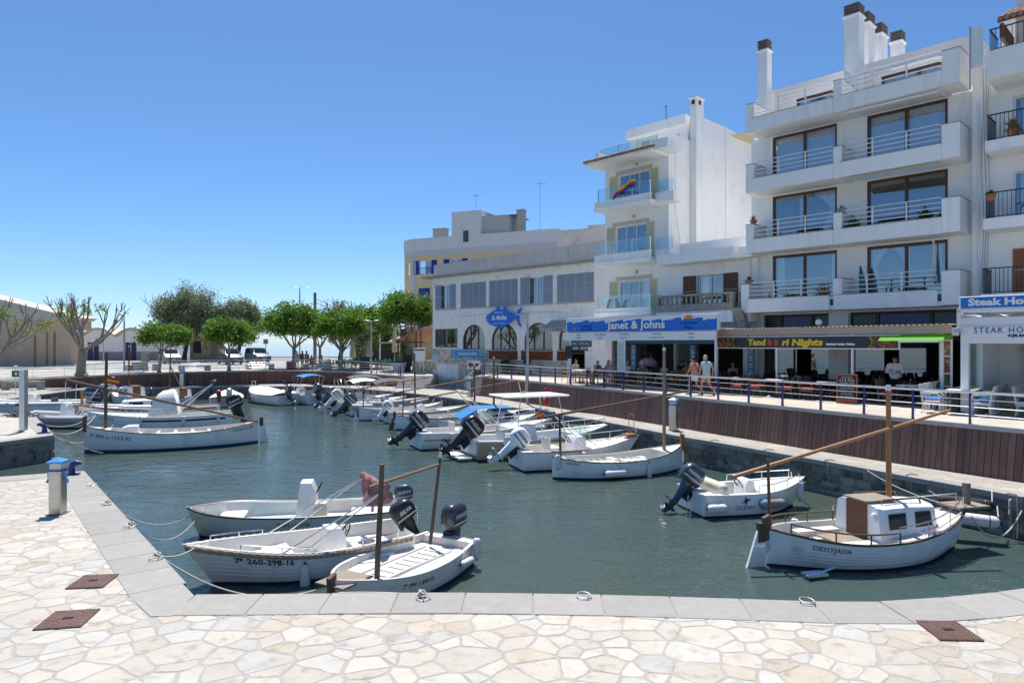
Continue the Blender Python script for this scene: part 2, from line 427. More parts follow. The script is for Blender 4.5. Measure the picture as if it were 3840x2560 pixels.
# ================================================================== quays
NEAR = [(-34, 16.9)] + [G(u, v, Zq) for u, v in ((0, 1791), (174, 1775), (309, 1766), (728, 2234), (1200, 2230), (1685, 2227), (2190, 2233), (2540, 2242),
  (2871, 2253), (3104, 2261), (3294, 2261), (3490, 2250), (3840, 2216))]
NEAR += [(8.6, 10.35), (9.8, 10.95), (10.9, 11.8), (11.8, 12.9), (12.35, 14.2), (12.4, 15.1)]
RIGHT = [(12.04, 16.06), (9.4, 21.5), (6.52, 26.8), (4.07, 32.3), (-4.3, 46.0), (-8.0, 51.0), (-12.0, 55.0), (-16.9, 58.3), (-23.3, 58.5), (-27.8, 57.4), (-34.3, 54.2), (-33.0, 43.7), (-34.5, 38.5)]
EDGE = NEAR + RIGHT
QUAYBASE = mat('lime mortar', (.37, .355, .325), .95, col2=(.325, .31, .285), scale=3, bump=.5, bscale=40, world=True)
PAVE = mat('cream limestone paving', (.43, .39, .335), .85, col2=(.475, .44, .39), scale=3.2, lo=.3, hi=.7, bump=.9, bscale=11, rand=.10, col3=(.345, .305, .25), scale3=5)
COPE = mat('grey limestone coping', (.30, .29, .27), .9, col2=(.325, .315, .295), scale=7, bump=.5, bscale=60, rand=.06, col3=(.345, .335, .315), scale3=2.6)
BLOCK = mat('stained quay block', (.27, .24, .20), .95, col2=(.16, .15, .135), scale=3.5, bump=1.0, bscale=9, rand=.4, col3=(.05, .05, .045), scale3=2.5)
def land(poly, z0, name, m, mats=None):
 "solid land with a top that follows the heights of its outline"
 n = len(poly); t = MB()
 tris = tessellate_polygon([[Vector((p[0], p[1], 0)) for p in poly]])
 t.add([(p[0], p[1], p[2]) for p in poly] + [(p[0], p[1], z0) for p in poly],
          [tuple(q) for q in tris] + [(i, (i + 1) % n, (i + 1) % n + n, i + n) for i in range(n)])
 return struct(t.obj(name, m))
qz = Zq - .003
quay_poly = [(x, y, qz) for x, y in EDGE] + [(-60, 38.5, qz), (-60, 72, qz), (45, 72, qz), (45, -12, qz), (-34, -12, qz)]
quay = land(quay_poly, -1.5, 'quay', QUAYBASE)
PIER = [G(0, 1665, Zq), G(201, 1631, Zq), G(123, 1556, Zq), (-30, 37.0), (-45, 36), (-45, 24.5)]
PIER[0] = (-19.0, 24.6)
pier = land([(x, y, qz) for x, y in PIER], -1.5, 'pier', QUAYBASE)
def resample(pts, step):
 pts = [Vector(p) for p in pts]; out = [pts[0].copy()]; acc = 0.0
 for a, b in zip(pts, pts[1:]):
  L_ = (b - a).length; t = step - acc
  while t <= L_:
   out.append(a.lerp(b, t / L_)); t += step
  acc = L_ - (t - step)
 return out
def offs(pts, d):
 "points moved sideways, to the right of the walking direction"
 out = []
 for i, p in enumerate(pts):
  a = pts[max(i - 1, 0)]; b = pts[min(i + 1, len(pts) - 1)]; t = (Vector(b) - Vector(a)).normalized()
  out.append(Vector((p[0] + t.y * d, p[1] - t.x * d)))
 return out
def coping(path, width, step, parent, zt, th=.1, over=.05, gap=.008, name='coping_stone'):
 p = resample(path, step); a = offs(p, -over); b = offs(p, width)
 for i in range(len(p) - 1):
  q = [a[i], a[i + 1], b[i + 1], b[i]]; c = sum(q, Vector((0, 0))) / 4
  q = [c + (k - c) * (1 - gap / max(.01, (k - c).length)) for k in q]
  t = MB(); dz = rnd.uniform(-.004, .004)
  lo = [(k.x, k.y, zt - th) for k in q]; md = [(k.x, k.y, zt + dz - .008) for k in q]
  tp = [((k - c) * (1 - .012 / max(.05, (k - c).length)) + c) for k in q]; tp = [(k.x, k.y, zt + dz) for k in tp]
  t.loft([lo, md, tp], closed=True)
  t.obj(name, COPE, parent)
# near coping: the walk goes left to right with the water on its left hand
# sharp turns are walked separately so that every stone stays square
n0 = NEAR[:4]; n1 = NEAR[3:5]; n2 = NEAR[4:]
coping(n0, .72, 1.0, quay, Zq + .012)
coping(n1, .74, .97, quay, Zq + .010)
coping(n2, .72, .97, quay, Zq + .012)
def corner(pts, parent):
 t = MB(); t.prism(pts, Zq - .1, Zq + .008); t.obj('coping_stone', COPE, parent)
a_, b_ = Vector(NEAR[4]), offs([Vector(p) for p in n1], .74)[-1]
dd = (Vector(NEAR[4]) - Vector(NEAR[3])).normalized(); c_ = resample(n1, .97)[-1]; ci = offs([c_ - dd, c_, c_ + dd], .74)[1]
corner([(c_.x - .01, c_.y), (NEAR[4][0], NEAR[4][1]), (NEAR[4][0] + .04, NEAR[4][1] - .72), (b_.x + .35, NEAR[4][1] - .74), (ci.x, ci.y)], quay)
coping(RIGHT[:5], .42, 1.1, quay, Zq + .012, .14)
coping(RIGHT[4:], .42, 1.6, quay, Zq + .012, .14)
coping([PIER[1], PIER[0]], .5, 1.2, pier, Zq + .012, .14); coping([PIER[3], PIER[2], PIER[1]], .5, 1.2, pier, Zq + .010, .14)
# ---- crazy paving of the near quay and of the pier: every flagstone has its own edges
def inside(pt, poly):
 x, y = pt; r = False; n = len(poly)
 for i in range(n):
  x1, y1 = poly[i][0], poly[i][1]; x2, y2 = poly[i - 1][0], poly[i - 1][1]
  if (y1 > y) != (y2 > y) and x < (x2 - x1) * (y - y1) / (y2 - y1) + x1: r = not r
 return r
def clip(poly, nx, ny, c):
 out = []
 for i in range(len(poly)):
  a, b = poly[i - 1], poly[i]; da = a[0] * nx + a[1] * ny - c; db = b[0] * nx + b[1] * ny - c
  if (da <= 0) != (db <= 0):
   t = da / (da - db); out.append((a[0] + (b[0] - a[0]) * t, a[1] + (b[1] - a[1]) * t))
  if db <= 0: out.append(b)
 return out
def flagstones(area, ok, sizes, seed, edge=None, width=.66, rect=False):
 rr = random.Random(seed); pts = []; grid = {}
 x0, x1, y0, y1 = area
 for _ in range(22000):
  p = (rr.uniform(x0, x1), rr.uniform(y0, y1)); d = rr.choice(sizes)
  if not ok(p): continue
  k = (int(p[0]), int(p[1]))
  if all((p[0] - q[0]) ** 2 * .7 + (p[1] - q[1]) ** 2 * 1.5 > (.5 * (d + q[2])) ** 2 for i in (-1, 0, 1) for j in (-1, 0, 1) for q in grid.get((k[0] + i, k[1] + j), ())):
   grid.setdefault(k, []).append((p[0], p[1], d)); pts.append((p[0], p[1], d))
 cells = []
 for p in pts:
  poly = [(p[0] - 1, p[1] - 1), (p[0] + 1, p[1] - 1), (p[0] + 1, p[1] + 1), (p[0] - 1, p[1] + 1)]
  k = (int(p[0]), int(p[1]))
  for i in range(-2, 3):
   for j in range(-2, 3):
    for q in grid.get((k[0] + i, k[1] + j), ()):
     if q is p or q == p: continue
     nx, ny = q[0] - p[0], q[1] - p[1]; L2 = nx * nx + ny * ny
     if L2 > 4: continue
     t = .5 + (p[2] ** 2 - q[2] ** 2) / (2 * L2) * .5; t = min(.75, max(.25, t))
     poly = clip(poly, nx, ny, nx * (p[0] + nx * t) + ny * (p[1] + ny * t))
     if not poly: break
  if rect and poly:
   for nx, ny, c in ((-1, 0, -x0), (1, 0, x1), (0, -1, -y0), (0, 1, y1)): poly = clip(poly, nx, ny, c) if poly else poly
  if edge:
   best = None
   for a, b in zip(edge, edge[1:]):
    ax, ay = b[0] - a[0], b[1] - a[1]; L_ = math.hypot(ax, ay); t = ((p[0] - a[0]) * ax + (p[1] - a[1]) * ay) / L_ ** 2; tc = min(1, max(0, t))
    d = math.hypot(p[0] - a[0] - ax * tc, p[1] - a[1] - ay * tc)
    if best is None or d < best[0]: best = (d, a, (-ay / L_, ax / L_))
    if -.05 <= t <= 1.05 and d < 2.0: poly = clip(poly, -ay / L_, ax / L_, (-ay * a[0] + ax * a[1]) / L_ - width) if poly else poly
   if poly: poly = clip(poly, best[2][0], best[2][1], best[2][0] * best[1][0] + best[2][1] * best[1][1] - width)
  if len(poly) < 3: continue
  c = (sum(a[0] for a in poly) / len(poly), sum(a[1] for a in poly) / len(poly))
  ring = []
  for a, b in zip(poly, poly[1:] + poly[:1]):
   L_ = math.hypot(b[0] - a[0], b[1] - a[1])
   if L_ < .04: continue
   k = max(1, int(L_ / .11))
   for i in range(k):
    t = i / k; x, y = a[0] + (b[0] - a[0]) * t, a[1] + (b[1] - a[1]) * t
    jit = .014 if i else .0
    dx, dy = x - c[0], y - c[1]; d = math.hypot(dx, dy); s_ = 1 - (rr.uniform(.006, .024) + (.008 if i == 0 else 0)) / max(d, .06)
    ring.append((c[0] + dx * s_ + rr.uniform(-jit, jit), c[1] + dy * s_ + rr.uniform(-jit, jit)))
  if len(ring) >= 4: cells.append((c, ring))
 return cells
def stone_mesh(t, c, ring, z, th, rr, m=0, local=True):
 zz = z + rr.uniform(0, .002); tx, ty = rr.uniform(-.003, .003), rr.uniform(-.003, .003)
 o = c if local else (0, 0)
 f = lambda x, y, s_, h: (c[0] + (x - c[0]) * s_ - o[0], c[1] + (y - c[1]) * s_ - o[1], h + (x - c[0]) * tx + (y - c[1]) * ty - (z if local else 0))
 lo = [f(x, y, 1.0, zz - th) for x, y in ring]; md = [f(x, y, 1.0, zz - .004) for x, y in ring]; tp = [f(x, y, .975, zz) for x, y in ring]
 t.loft([lo, md, tp], m=m, closed=True)
qok = lambda p: inside(p, quay_poly) and p[1] < 19.6
cells = flagstones((-19, 9.8, 5.0, 19.6), qok, [.17, .21, .26, .32, .4, .5], 5, NEAR, .68)
def vis(c):
 u = 1920 + c[0] / c[1] * F; v = V0 + 3.6 * F / c[1]
 return (u > -60 and u < 3900 and v < 2640), c[1]
cells.sort(key=lambda k: (not vis(k[0])[0], vis(k[0])[1]))
PAVES = [PAVE, mat('pale grey limestone paving', (.41, .395, .36), .85, col2=(.455, .44, .405), scale=3.6, bump=.9, bscale=11, rand=.08, col3=(.32, .30, .27), scale3=4.0),
         mat('buff limestone paving', (.43, .38, .31), .85, col2=(.40, .35, .285), scale=4.0, bump=1.0, bscale=10, rand=.08, col3=(.29, .245, .19), scale3=5.0)]
rest = MB(); rr = random.Random(3)
for i, (c, ring) in enumerate(cells):
 k = rr.choices((0, 1, 2), (6, 3, 1.2))[0]
 if i < 300:
  t = MB(); stone_mesh(t, c, ring, Zq, .03, rr)
  t.obj('paving_stone', PAVES[k], quay, smooth=False, loc=(c[0], c[1], Zq))
 else:
  stone_mesh(rest, c, ring, Zq, .03, rr, m=k, local=False)
stuff(rest.obj('paving_stones', PAVES, quay))
pc = flagstones((-34, -18, 24.5, 37), lambda p: inside(p, PIER), [.4, .5, .6], 8, [PIER[3], PIER[2], PIER[1], PIER[0]], .46)
rest = MB()
for c, ring in pc: stone_mesh(rest, c, ring, Zq, .03, rr, m=rr.choices((0, 1, 2), (6, 3, 1))[0], local=False)
stuff(rest.obj('paving_stones', PAVES, pier))
walk = MB()
wk = [(12.9, 14.6), (12.42, 16.2), (9.8, 21.7), (6.9, 27.0), (4.45, 32.5), (-3.95, 46.2), (-7.7, 51.3), (-11.8, 55.4), (-16.8, 58.7), (-23.3, 58.95), (-28, 57.85), (-34.7, 54.5), (-33.45, 43.7), (-59, 44), (-59, 70), (20, 70), (22, 14)]
tr = tessellate_polygon([[Vector((p[0], p[1], 0)) for p in wk]])
walk.add([(p[0], p[1], Zq - .002) for p in wk], [tuple(t) for t in tr])
def slabs(name, a, b, mortar, scale, rand_=1.0, bump=.4):
 "ground laid in irregular slabs too small in the picture to build"
 m = bpy.data.materials.new(name); m.use_nodes = True; n = m.node_tree.nodes; L = m.node_tree.links; p = n['Principled BSDF']; p.inputs['Roughness'].default_value = .9
 ge = n.new('ShaderNodeNewGeometry'); v1 = n.new('ShaderNodeTexVoronoi'); v1.inputs['Scale'].default_value = scale; v1.inputs['Randomness'].default_value = rand_
 v2 = n.new('ShaderNodeTexVoronoi'); v2.feature = 'DISTANCE_TO_EDGE'; v2.inputs['Scale'].default_value = scale; v2.inputs['Randomness'].default_value = rand_
 L.new(ge.outputs['Position'], v1.inputs['Vector']); L.new(ge.outputs['Position'], v2.inputs['Vector'])
 sp = n.new('ShaderNodeSeparateColor'); L.new(v1.outputs['Color'], sp.inputs[0]); r1 = n.new('ShaderNodeValToRGB')
 r1.color_ramp.elements[0].color = (*a, 1); r1.color_ramp.elements[1].color = (*b, 1); L.new(sp.outputs[0], r1.inputs[0])
 r2 = n.new('ShaderNodeValToRGB'); r2.color_ramp.elements[0].position = .02; r2.color_ramp.elements[1].position = .05; L.new(v2.outputs['Distance'], r2.inputs[0])
 mx = n.new('ShaderNodeMix'); mx.data_type = 'RGBA'; L.new(r2.outputs[0], mx.inputs[0]); mx.inputs[6].default_value = (*mortar, 1); L.new(r1.outputs[0], mx.inputs[7])
 nz = n.new('ShaderNodeTexNoise'); nz.inputs['Scale'].default_value = .8; nz.inputs['Detail'].default_value = 6; L.new(ge.outputs['Position'], nz.inputs['Vector'])
 mr = n.new('ShaderNodeMapRange'); mr.inputs[1].default_value = .3; mr.inputs[2].default_value = .7; mr.inputs[3].default_value = .82; mr.inputs[4].default_value = 1.1; L.new(nz.outputs['Fac'], mr.inputs[0])
 sc_ = n.new('ShaderNodeVectorMath'); sc_.operation = 'SCALE'; L.new(mx.outputs[2], sc_.inputs[0]); L.new(mr.outputs[0], sc_.inputs[3]); L.new(sc_.outputs[0], p.inputs['Base Color'])
 bp = n.new('ShaderNodeBump'); bp.inputs['Strength'].default_value = bump; bp.inputs['Distance'].default_value = .01; L.new(r2.outputs[0], bp.inputs['Height']); L.new(bp.outputs[0], p.inputs['Normal'])
 return m
WALKM = slabs('lower walkway paving', (.355, .325, .28), (.40, .375, .335), (.31, .29, .26), 2.1)
struct(walk.obj('lower_walkway', WALKM))
# ---- masonry blocks on the quay faces
def blocks(path, parent, zt, courses, hgt, lmin, lmax, name='block', joined=False, m=BLOCK):
 pts = [Vector(p) for p in path]; seg = []
 for a, b in zip(pts, pts[1:]): seg.append((a, b, (b - a).length))
 tot = sum(s_[2] for s_ in seg); acc = MB(); cnt = 0
 def at(d):
  for a, b, l in seg:
   if d <= l: return a.lerp(b, d / l), (b - a).normalized()
   d -= l
  return pts[-1], (pts[-1] - pts[-2]).normalized()
 for k in range(courses):
  d = -rnd.uniform(0, lmax); z1 = zt - k * hgt; z0 = z1 - hgt + .012
  while d < tot:
   l = rnd.uniform(lmin, lmax); a = max(d, 0); b = min(d + l - .014, tot)
   if b - a > .08:
    p, t = at((a + b) / 2); nrm = Vector((-t.y, t.x)); pr = rnd.uniform(.012, .045)
    mt = Matrix(((t.x, nrm.x, 0, p.x), (t.y, nrm.y, 0, p.y), (0, 0, 1, (z0 + z1) / 2), (0, 0, 0, 1)))
    q = MB(); q.box(-(b - a) / 2, (b - a) / 2, -.12, pr, -(z1 - z0) / 2, (z1 - z0) / 2, 0, .012)
    if joined: acc.merge(q, mt)
    else:
     o = q.obj(name, m, parent); o.matrix_local = mt
    cnt += 1
   d += l
 if joined: stuff(acc.obj('masonry_blocks', m, parent))
 return cnt
blocks(RIGHT[0:4], quay, Zq - .125, 4, .245, .42, .85)
blocks(RIGHT[3:], quay, Zq - .125, 4, .245, .5, 1.0, joined=True)
blocks([PIER[3], PIER[2], PIER[1], PIER[0], PIER[5]], pier, Zq - .125, 4, .245, .5, 1.0, joined=True)
blocks(NEAR[:5], quay, Zq - .1, 4, .26, .5, 1.0, joined=True)
# ================================================================== promenades
RAILP = [(14.6, 16.1), (13.6, 17.75), (12.8, 19.14), (11.99, 20.5), (11.24, 21.9), (10.49, 23.32), (9.76, 24.78), (9.04, 26.24), (8.28, 27.61), (7.56, 29.12), (6.84, 30.6), (6.12, 32.05), (5.39, 33.49), (4.66, 35.0),
         (3.93, 36.4), (3.19, 37.85), (2.42, 39.3), (1.62, 40.85), (0.81, 42.35), (-0.1, 44.05), (-1.05, 45.95), (-2.02, 47.8)]
PROMM = slabs('promenade slabs', (.48, .43, .355), (.50, .455, .385), (.43, .385, .32), 1.1, 0.0, .2)
PROMW = mat('white coping stone', (.46, .445, .41), .9, col2=(.39, .375, .35), scale=3, bump=.3, bscale=40)
prom_poly = [(18.5, 10.5), (15.6, 14.4)] + RAILP + [(-2.7, 48.3), (-1.0, 54.0), (12, 66), (40, 66), (46, 12)]
prom = land([(x, y, Zp - .004) for x, y in prom_poly], 0.9, 'promenade', PROMM)
edge = [Vector(p) for p in [(18.5, 10.5), (15.6, 14.4)] + RAILP]
inner = offs(edge, .26); outer = offs(edge, -.10)
kerb = MB()
rings = [[(o.x, o.y, Zp - .10), (o.x, o.y, Zp + .012), (i_.x, i_.y, Zp + .012), (i_.x, i_.y, Zp - .10)] for o, i_ in zip(outer, inner)]
kerb.loft(rings); kerb.obj('kerb', PROMW, prom)
FARTOP = [(-62, 52.5, 1.4), (-46, 53.4, 1.55), (-39.2, 56.6, 1.73), (-33.5, 57.9, 2.04), (-28.3, 58.6, 2.22), (-22.6, 62.0, 2.22), (-20.0, 62.6, 2.22), (-15.0, 60.6, 2.18), (-9.35, 58.0, 1.9)]
FARM = slabs('far promenade paving', (.41, .385, .345), (.45, .425, .385), (.37, .345, .31), .9, 0, .2)
far_poly = FARTOP + [(-6.6, 58.0, 1.9), (-6.3, 60.8, 2.1), (2, 74, 2.22), (14, 96, 2.22), (14, 118, 2.22), (-120, 118, 2.22), (-120, 70, 2.1), (-62, 60, 1.6)]
far = land([(x, y, z - .004) for x, y, z in far_poly], 0.9, 'far_promenade', FARM)
fk = MB(); e2 = [Vector((p[0], p[1])) for p in FARTOP]; i2 = offs(e2, -.4); o2 = offs(e2, .06)
fk.loft([[(o.x, o.y, p[2] - .1), (o.x, o.y, p[2] + .012), (i_.x, i_.y, p[2] + .012), (i_.x, i_.y, p[2] - .1)] for o, i_, p in zip(o2, i2, FARTOP)])
fk.obj('kerb', PROMW, far)
ASPH = mat('bleached asphalt', (.30, .295, .285), .9, col2=(.34, .335, .325), scale=.5, bump=.3, bscale=80, world=True)
cp = MB(); cp.add([(-70, 66, 2.222), (-24, 67, 2.222), (-18, 112, 2.222), (-95, 112, 2.222)], [(0, 1, 2, 3)]); struct(cp.obj('car_park', ASPH))
def plank_wall(root, top, base, width, m, thick=.032):
 "upright boards between a top line and a base line (x, y, z)"
 P = [Vector(p) for p in top]; Q = [Vector(p) for p in base]
 t = MB(); t.box(-.5, .5, -1, 0, 0, 1, 0, 0)
 cum = [0]
 for a, b in zip(Q, Q[1:]): cum.append(cum[-1] + (b - a).length)
 n = int(cum[-1] / width); shared = {}
 for i in range(n):
  d = (i + .5) / n * cum[-1]
  k = max(j for j in range(len(Q) - 1) if cum[j] <= d); f = (d - cum[k]) / (cum[k + 1] - cum[k])
  b = Q[k].lerp(Q[k + 1], f); a = P[k].lerp(P[k + 1], f); tx = (Q[k + 1] - Q[k]); tx.z = 0; tx.normalize()
  tz = (a - b); h = tz.length; tz.normalize(); ty = tz.cross(tx).normalized()
  w_ = cum[-1] / n - .012
  key = 0
  if key not in shared:
   q = MB(); q.box(-w_ / 2, w_ / 2, -thick / 2, thick / 2, 0, 1.0, 0, .005); shared[key] = q.mesh('plank', m)
  o = put('plank', shared[key], root); pr = rnd.uniform(-.004, .004)
  o.matrix_local = Matrix(((tx.x, ty.x, tz.x * h, b.x + ty.x * pr), (tx.y, ty.y, tz.y * h, b.y + ty.y * pr), (tx.z, ty.z, tz.z * h, b.z), (0, 0, 0, 1)))
BACK = mat('black backing board', (.02, .017, .015), .9)
def backing(root, top, base, d):
 t = MB(); n = len(top)
 e = [Vector(p[:2]) for p in top]; bo = [Vector(p[:2]) for p in base]; ti = offs(e, d); bi = offs(bo, d)
 t.add([(a.x, a.y, p[2]) for a, p in zip(ti, top)] + [(a.x, a.y, p[2]) for a, p in zip(bi, base)], [(i, i + 1, i + 1 + n, i + n) for i in range(n - 1)])
 t.obj('backing', BACK, root)
wallR = thing('plank_retaining_wall', 'leaning brown plank wall below the restaurant promenade railing', 'wall')
rp = [(18.5, 10.5), (15.6, 14.4)] + RAILP
pt = offs([Vector(p) for p in rp], -.04); pb = offs([Vector(p) for p in rp], -.24)
topR = [(p.x, p.y, Zp - .09) for p in pt]; baseR = [(p.x, p.y, Zq + .0) for p in pb]
plank_wall(wallR, topR, baseR, .18, PLANK); backing(wallR, topR, baseR, .05)
wallF = thing('plank_retaining_wall', 'reddish brown plank wall under the car park railing across the water', 'wall')
e2 = [Vector((p[0], p[1])) for p in FARTOP[2:]]
topF = [(p.x, p.y, q[2] - .08) for p, q in zip(offs(e2, .03), FARTOP[2:])]; baseF = [(p.x, p.y, Zq) for p in offs(e2, .1)]
plank_wall(wallF, topF, baseF, .2, PLANK2); backing(wallF, topF, baseF, -.05)
# ---- steps between the levels
def stairs(root, x0, x1, y_top, y_bot, z_top, z_bot, n, m):
 for i in range(n):
  a = y_top + (y_bot - y_top) * i / n; b = y_top + (y_bot - y_top) * (i + 1) / n
  t = MB(); zt = z_top - (z_top - z_bot) * (i + 1) / (n + 1)
  t.box(x0, x1, min(a, b), max(a, b) + .03, z_bot - .05, zt, 0, .012); t.obj('step', m, root)
st = thing('stone_steps', 'pale stone steps rising from the quay to the far terrace', 'steps', (-9.3, 58.0, 0), R(-8))
stairs(st, 0, 2.75, 0, -2.1, 1.9, Zq, 6, PROMW)
st = thing('stone_steps', 'short steps beside the plank wall going up to the restaurant promenade', 'steps', (-2.45, 48.15, 0), math.atan2(2.07, .97) - PI / 2 + R(4))
stairs(st, -.1, 1.5, 0, 2.6, Zp, Zq, 8, PROMW)
# ---- railings
def rail(name, label, posts, h=.9, top=.034, wires=3, post_m=NAVY, pw=.05, rz_top=None):
 r = thing(name, label, 'railing', posts[0])
 o = Vector(posts[0]); P = [Vector(p) - o for p in posts]
 for i, p in enumerate(P):
  d = (P[min(i + 1, len(P) - 1)] - P[max(i - 1, 0)]); a = math.atan2(d.y, d.x)
  t = MB(); t.loft([[(-.016, -pw, 0), (.016, -pw, 0), (.016, pw, 0), (-.016, pw, 0)], [(-.012, -pw * .6, h - .03), (.012, -pw * .6, h - .03), (.012, pw * .6, h - .03), (-.012, pw * .6, h - .03)]])
  t.box(-.04, .04, -pw - .02, pw + .02, 0, .012)
  t.obj('post', post_m, r, loc=p, rz=a)
 t = MB(); t.tube([p + Vector((0, 0, h)) for p in P], top, 10); t.obj('handrail', STEEL, r, smooth=True)
 for k in range(wires):
  z = h * (.78 - k * .24)
  t = MB(); t.tube([p + Vector((0, 0, z)) for p in P], .011 if top < .04 else .018, 6); t.obj('rail_bar', STEEL, r, smooth=True)
 return r
rail('promenade_railing', 'steel railing with blue posts along the restaurant promenade edge', [(p[0], p[1], Zp) for p in offs([Vector(q) for q in RAILP], .08)])
e2 = offs([Vector(p[:2]) for p in FARTOP], -.2)
fp = resample([Vector((p.x, p.y, q[2])) for p, q in zip(e2, FARTOP)], 2.3)
rail('car_park_railing', 'long steel railing along the far car park edge', [tuple(p) for p in fp if p.x < -21], .95, .045, 3, STEEL, .03)
rail('terrace_railing', 'blue post railing before the green terrace chairs', [tuple(p) for p in fp if p.x > -22.5] + [(-9.5, 58.15, 1.9)], .95, .032, 3, NAVY, .04)
rail('stair_railing', 'sloping handrail on the far stone steps', [(-9.45, 58.1, 1.9), (-8.9, 56.2, 1.05)], .92, .03, 3, NAVY, .04)
rail('stair_railing', 'sloping handrail on the short steps by the plank wall', [(-2.1, 47.95, Zp), (-3.55, 50.4, 1.15)], .9, .03, 3, NAVY, .04)
# ================================================================== building kit
def curtain(parent, x0, x1, y, z0, z1, gather=0.0, m=None, side=0):
 "hanging cloth with folds; gather pulls it towards one side half way down"
 t = MB(); n = max(8, int((x1 - x0) / .05)); rows = 7; rg = []
 for k in range(rows):
  f = k / (rows - 1); g = gather * math.sin(min(1, f * 1.6) * PI / 1.25) if gather else 0; r = []
  for i in range(n + 1):
   a = i / n
   x = x0 + (x1 - x0) * a
   if side < 0: x = x0 + (x1 - x0) * a * (1 - g)
   elif side > 0: x = x1 - (x1 - x0) * (1 - a) * (1 - g)
   r.append((x, y + .025 * math.sin(i * 1.9) + .01 * math.sin(i * .7 + k), z1 + (z0 - z1) * f))
  rg.append(r)
 t.loft(rg, closed=False, caps=False)
 return t.obj('curtain', m or CURT, parent, smooth=True, angle=80)
def window(parent, x0, x1, z0, z1, y, fm, mull=(), fw=.07, dep=.08, pane=None, curtains=(), name='window', sill=None, label=None, hbars=()):
 t = MB(); t.wall(x0, x1, z0, z1, y, y + dep, [(x0 + fw, x1 - fw, z0 + fw, z1 - fw)])
 for mx in mull: t.box(mx - fw * .55, mx + fw * .55, y - .004, y + dep - .006, z0 + fw, z1 - fw)
 for hz in hbars: t.box(x0 + fw, x1 - fw, y + .006, y + dep - .012, hz - fw * .4, hz + fw * .4)
 o = t.obj(name, fm, parent)
 if label: o['label'] = label
 xs = [x0 + fw] + sorted(mull) + [x1 - fw]
 for a, b in zip(xs, xs[1:]):
  q = MB(); q.box(a, b, y + dep * .5, y + dep * .5 + .008, z0 + fw, z1 - fw); q.obj('pane', pane or GLASS, o)
 for c in curtains:
  curtain(o, c[0], c[1], y + dep + .1, z0 + .05, z1 - .06, c[2] if len(c) > 2 else 0, None, c[3] if len(c) > 3 else 0)
 if sill:
  q = MB(); q.box(x0 - .06, x1 + .06, y - sill, y + .02, z0 - .06, z0 - .002); q.obj('sill', PROMW, o)
 return o
def shutter(parent, x0, x1, z0, z1, y, m, th=.035, panels=1, rz=0, hinge=None, name='shutter'):
 "louvred leaf: stiles, rails and tilted slats"
 t = MB(); w_ = x1 - x0; fw = min(.06, w_ * .18)
 t.box(0, fw, -th, 0, z0, z1); t.box(w_ - fw, w_, -th, 0, z0, z1)
 zz = [z0 + (z1 - z0) * k / (panels) for k in range(panels + 1)]
 for k, z in enumerate(zz):
  a = z if k == 0 else z - fw * .5 if k < panels else z - fw
  t.box(fw, w_ - fw, -th + .002, -.002, a, a + fw)
 for a, b in zip(zz, zz[1:]):
  n = max(3, int((b - a) / .075))
  for i in range(n):
   z = a + fw + (b - a - 1.5 * fw) * (i + .5) / n; hh = (b - a) / n * .46
   t.add([(fw, -th * .9, z - hh), (w_ - fw, -th * .9, z - hh), (w_ - fw, -th * .15, z + hh), (fw, -th * .15, z + hh)], [(0, 1, 2, 3)])
 return t.obj(name, m, parent, loc=(x0 if not rz or hinge is None else hinge, y, 0), rz=rz)
def rail_tubes(parent, x0, x1, y, zs, r, posts, m, z0, bend=0.0, name='rail_bar'):
 for z in zs:
  t = MB(); pts = [(x0, y, z), (x1, y, z)]
  if bend: pts = [(x0 + .02, y + bend, z), (x0, y + bend * .4, z), (x0 + .06, y, z), (x1 - .06, y, z), (x1, y + bend * .4, z), (x1 - .02, y + bend, z)]
  t.tube(pts, r, 8); t.obj(name, m, parent, smooth=True)
 for x in posts:
  t = MB(); t.box(x - .03, x + .03, y - .02, y + .02, z0, zs[0]); t.obj('post', m, parent)
def bar_rail(parent, x0, x1, y, z0, z1, m, gap=.12, ret=0.0):
 "upright bar balustrade, with a return along y at its left end"
 t = MB(); n = int((x1 - x0) / gap)
 for i in range(n + 1):
  x = x0 + (x1 - x0) * i / n; t.box(x - .009, x + .009, y - .009, y + .009, z0 + .06, z1)
 t.box(x0 - .02, x1 + .02, y - .025, y + .025, z1, z1 + .04); t.box(x0, x1, y - .015, y + .015, z0 + .04, z0 + .07)
 if ret:
  k = int(ret / gap)
  for i in range(1, k + 1):
   yy = y + ret * i / k; t.box(x0 - .009, x0 + .009, yy - .009, yy + .009, z0 + .06, z1)
  t.box(x0 - .025, x0 + .025, y + .026, y + ret, z1, z1 + .04); t.box(x0 - .015, x0 + .015, y + .016, y + ret, z0 + .04, z0 + .07)
 return t.obj('balustrade', m, parent)
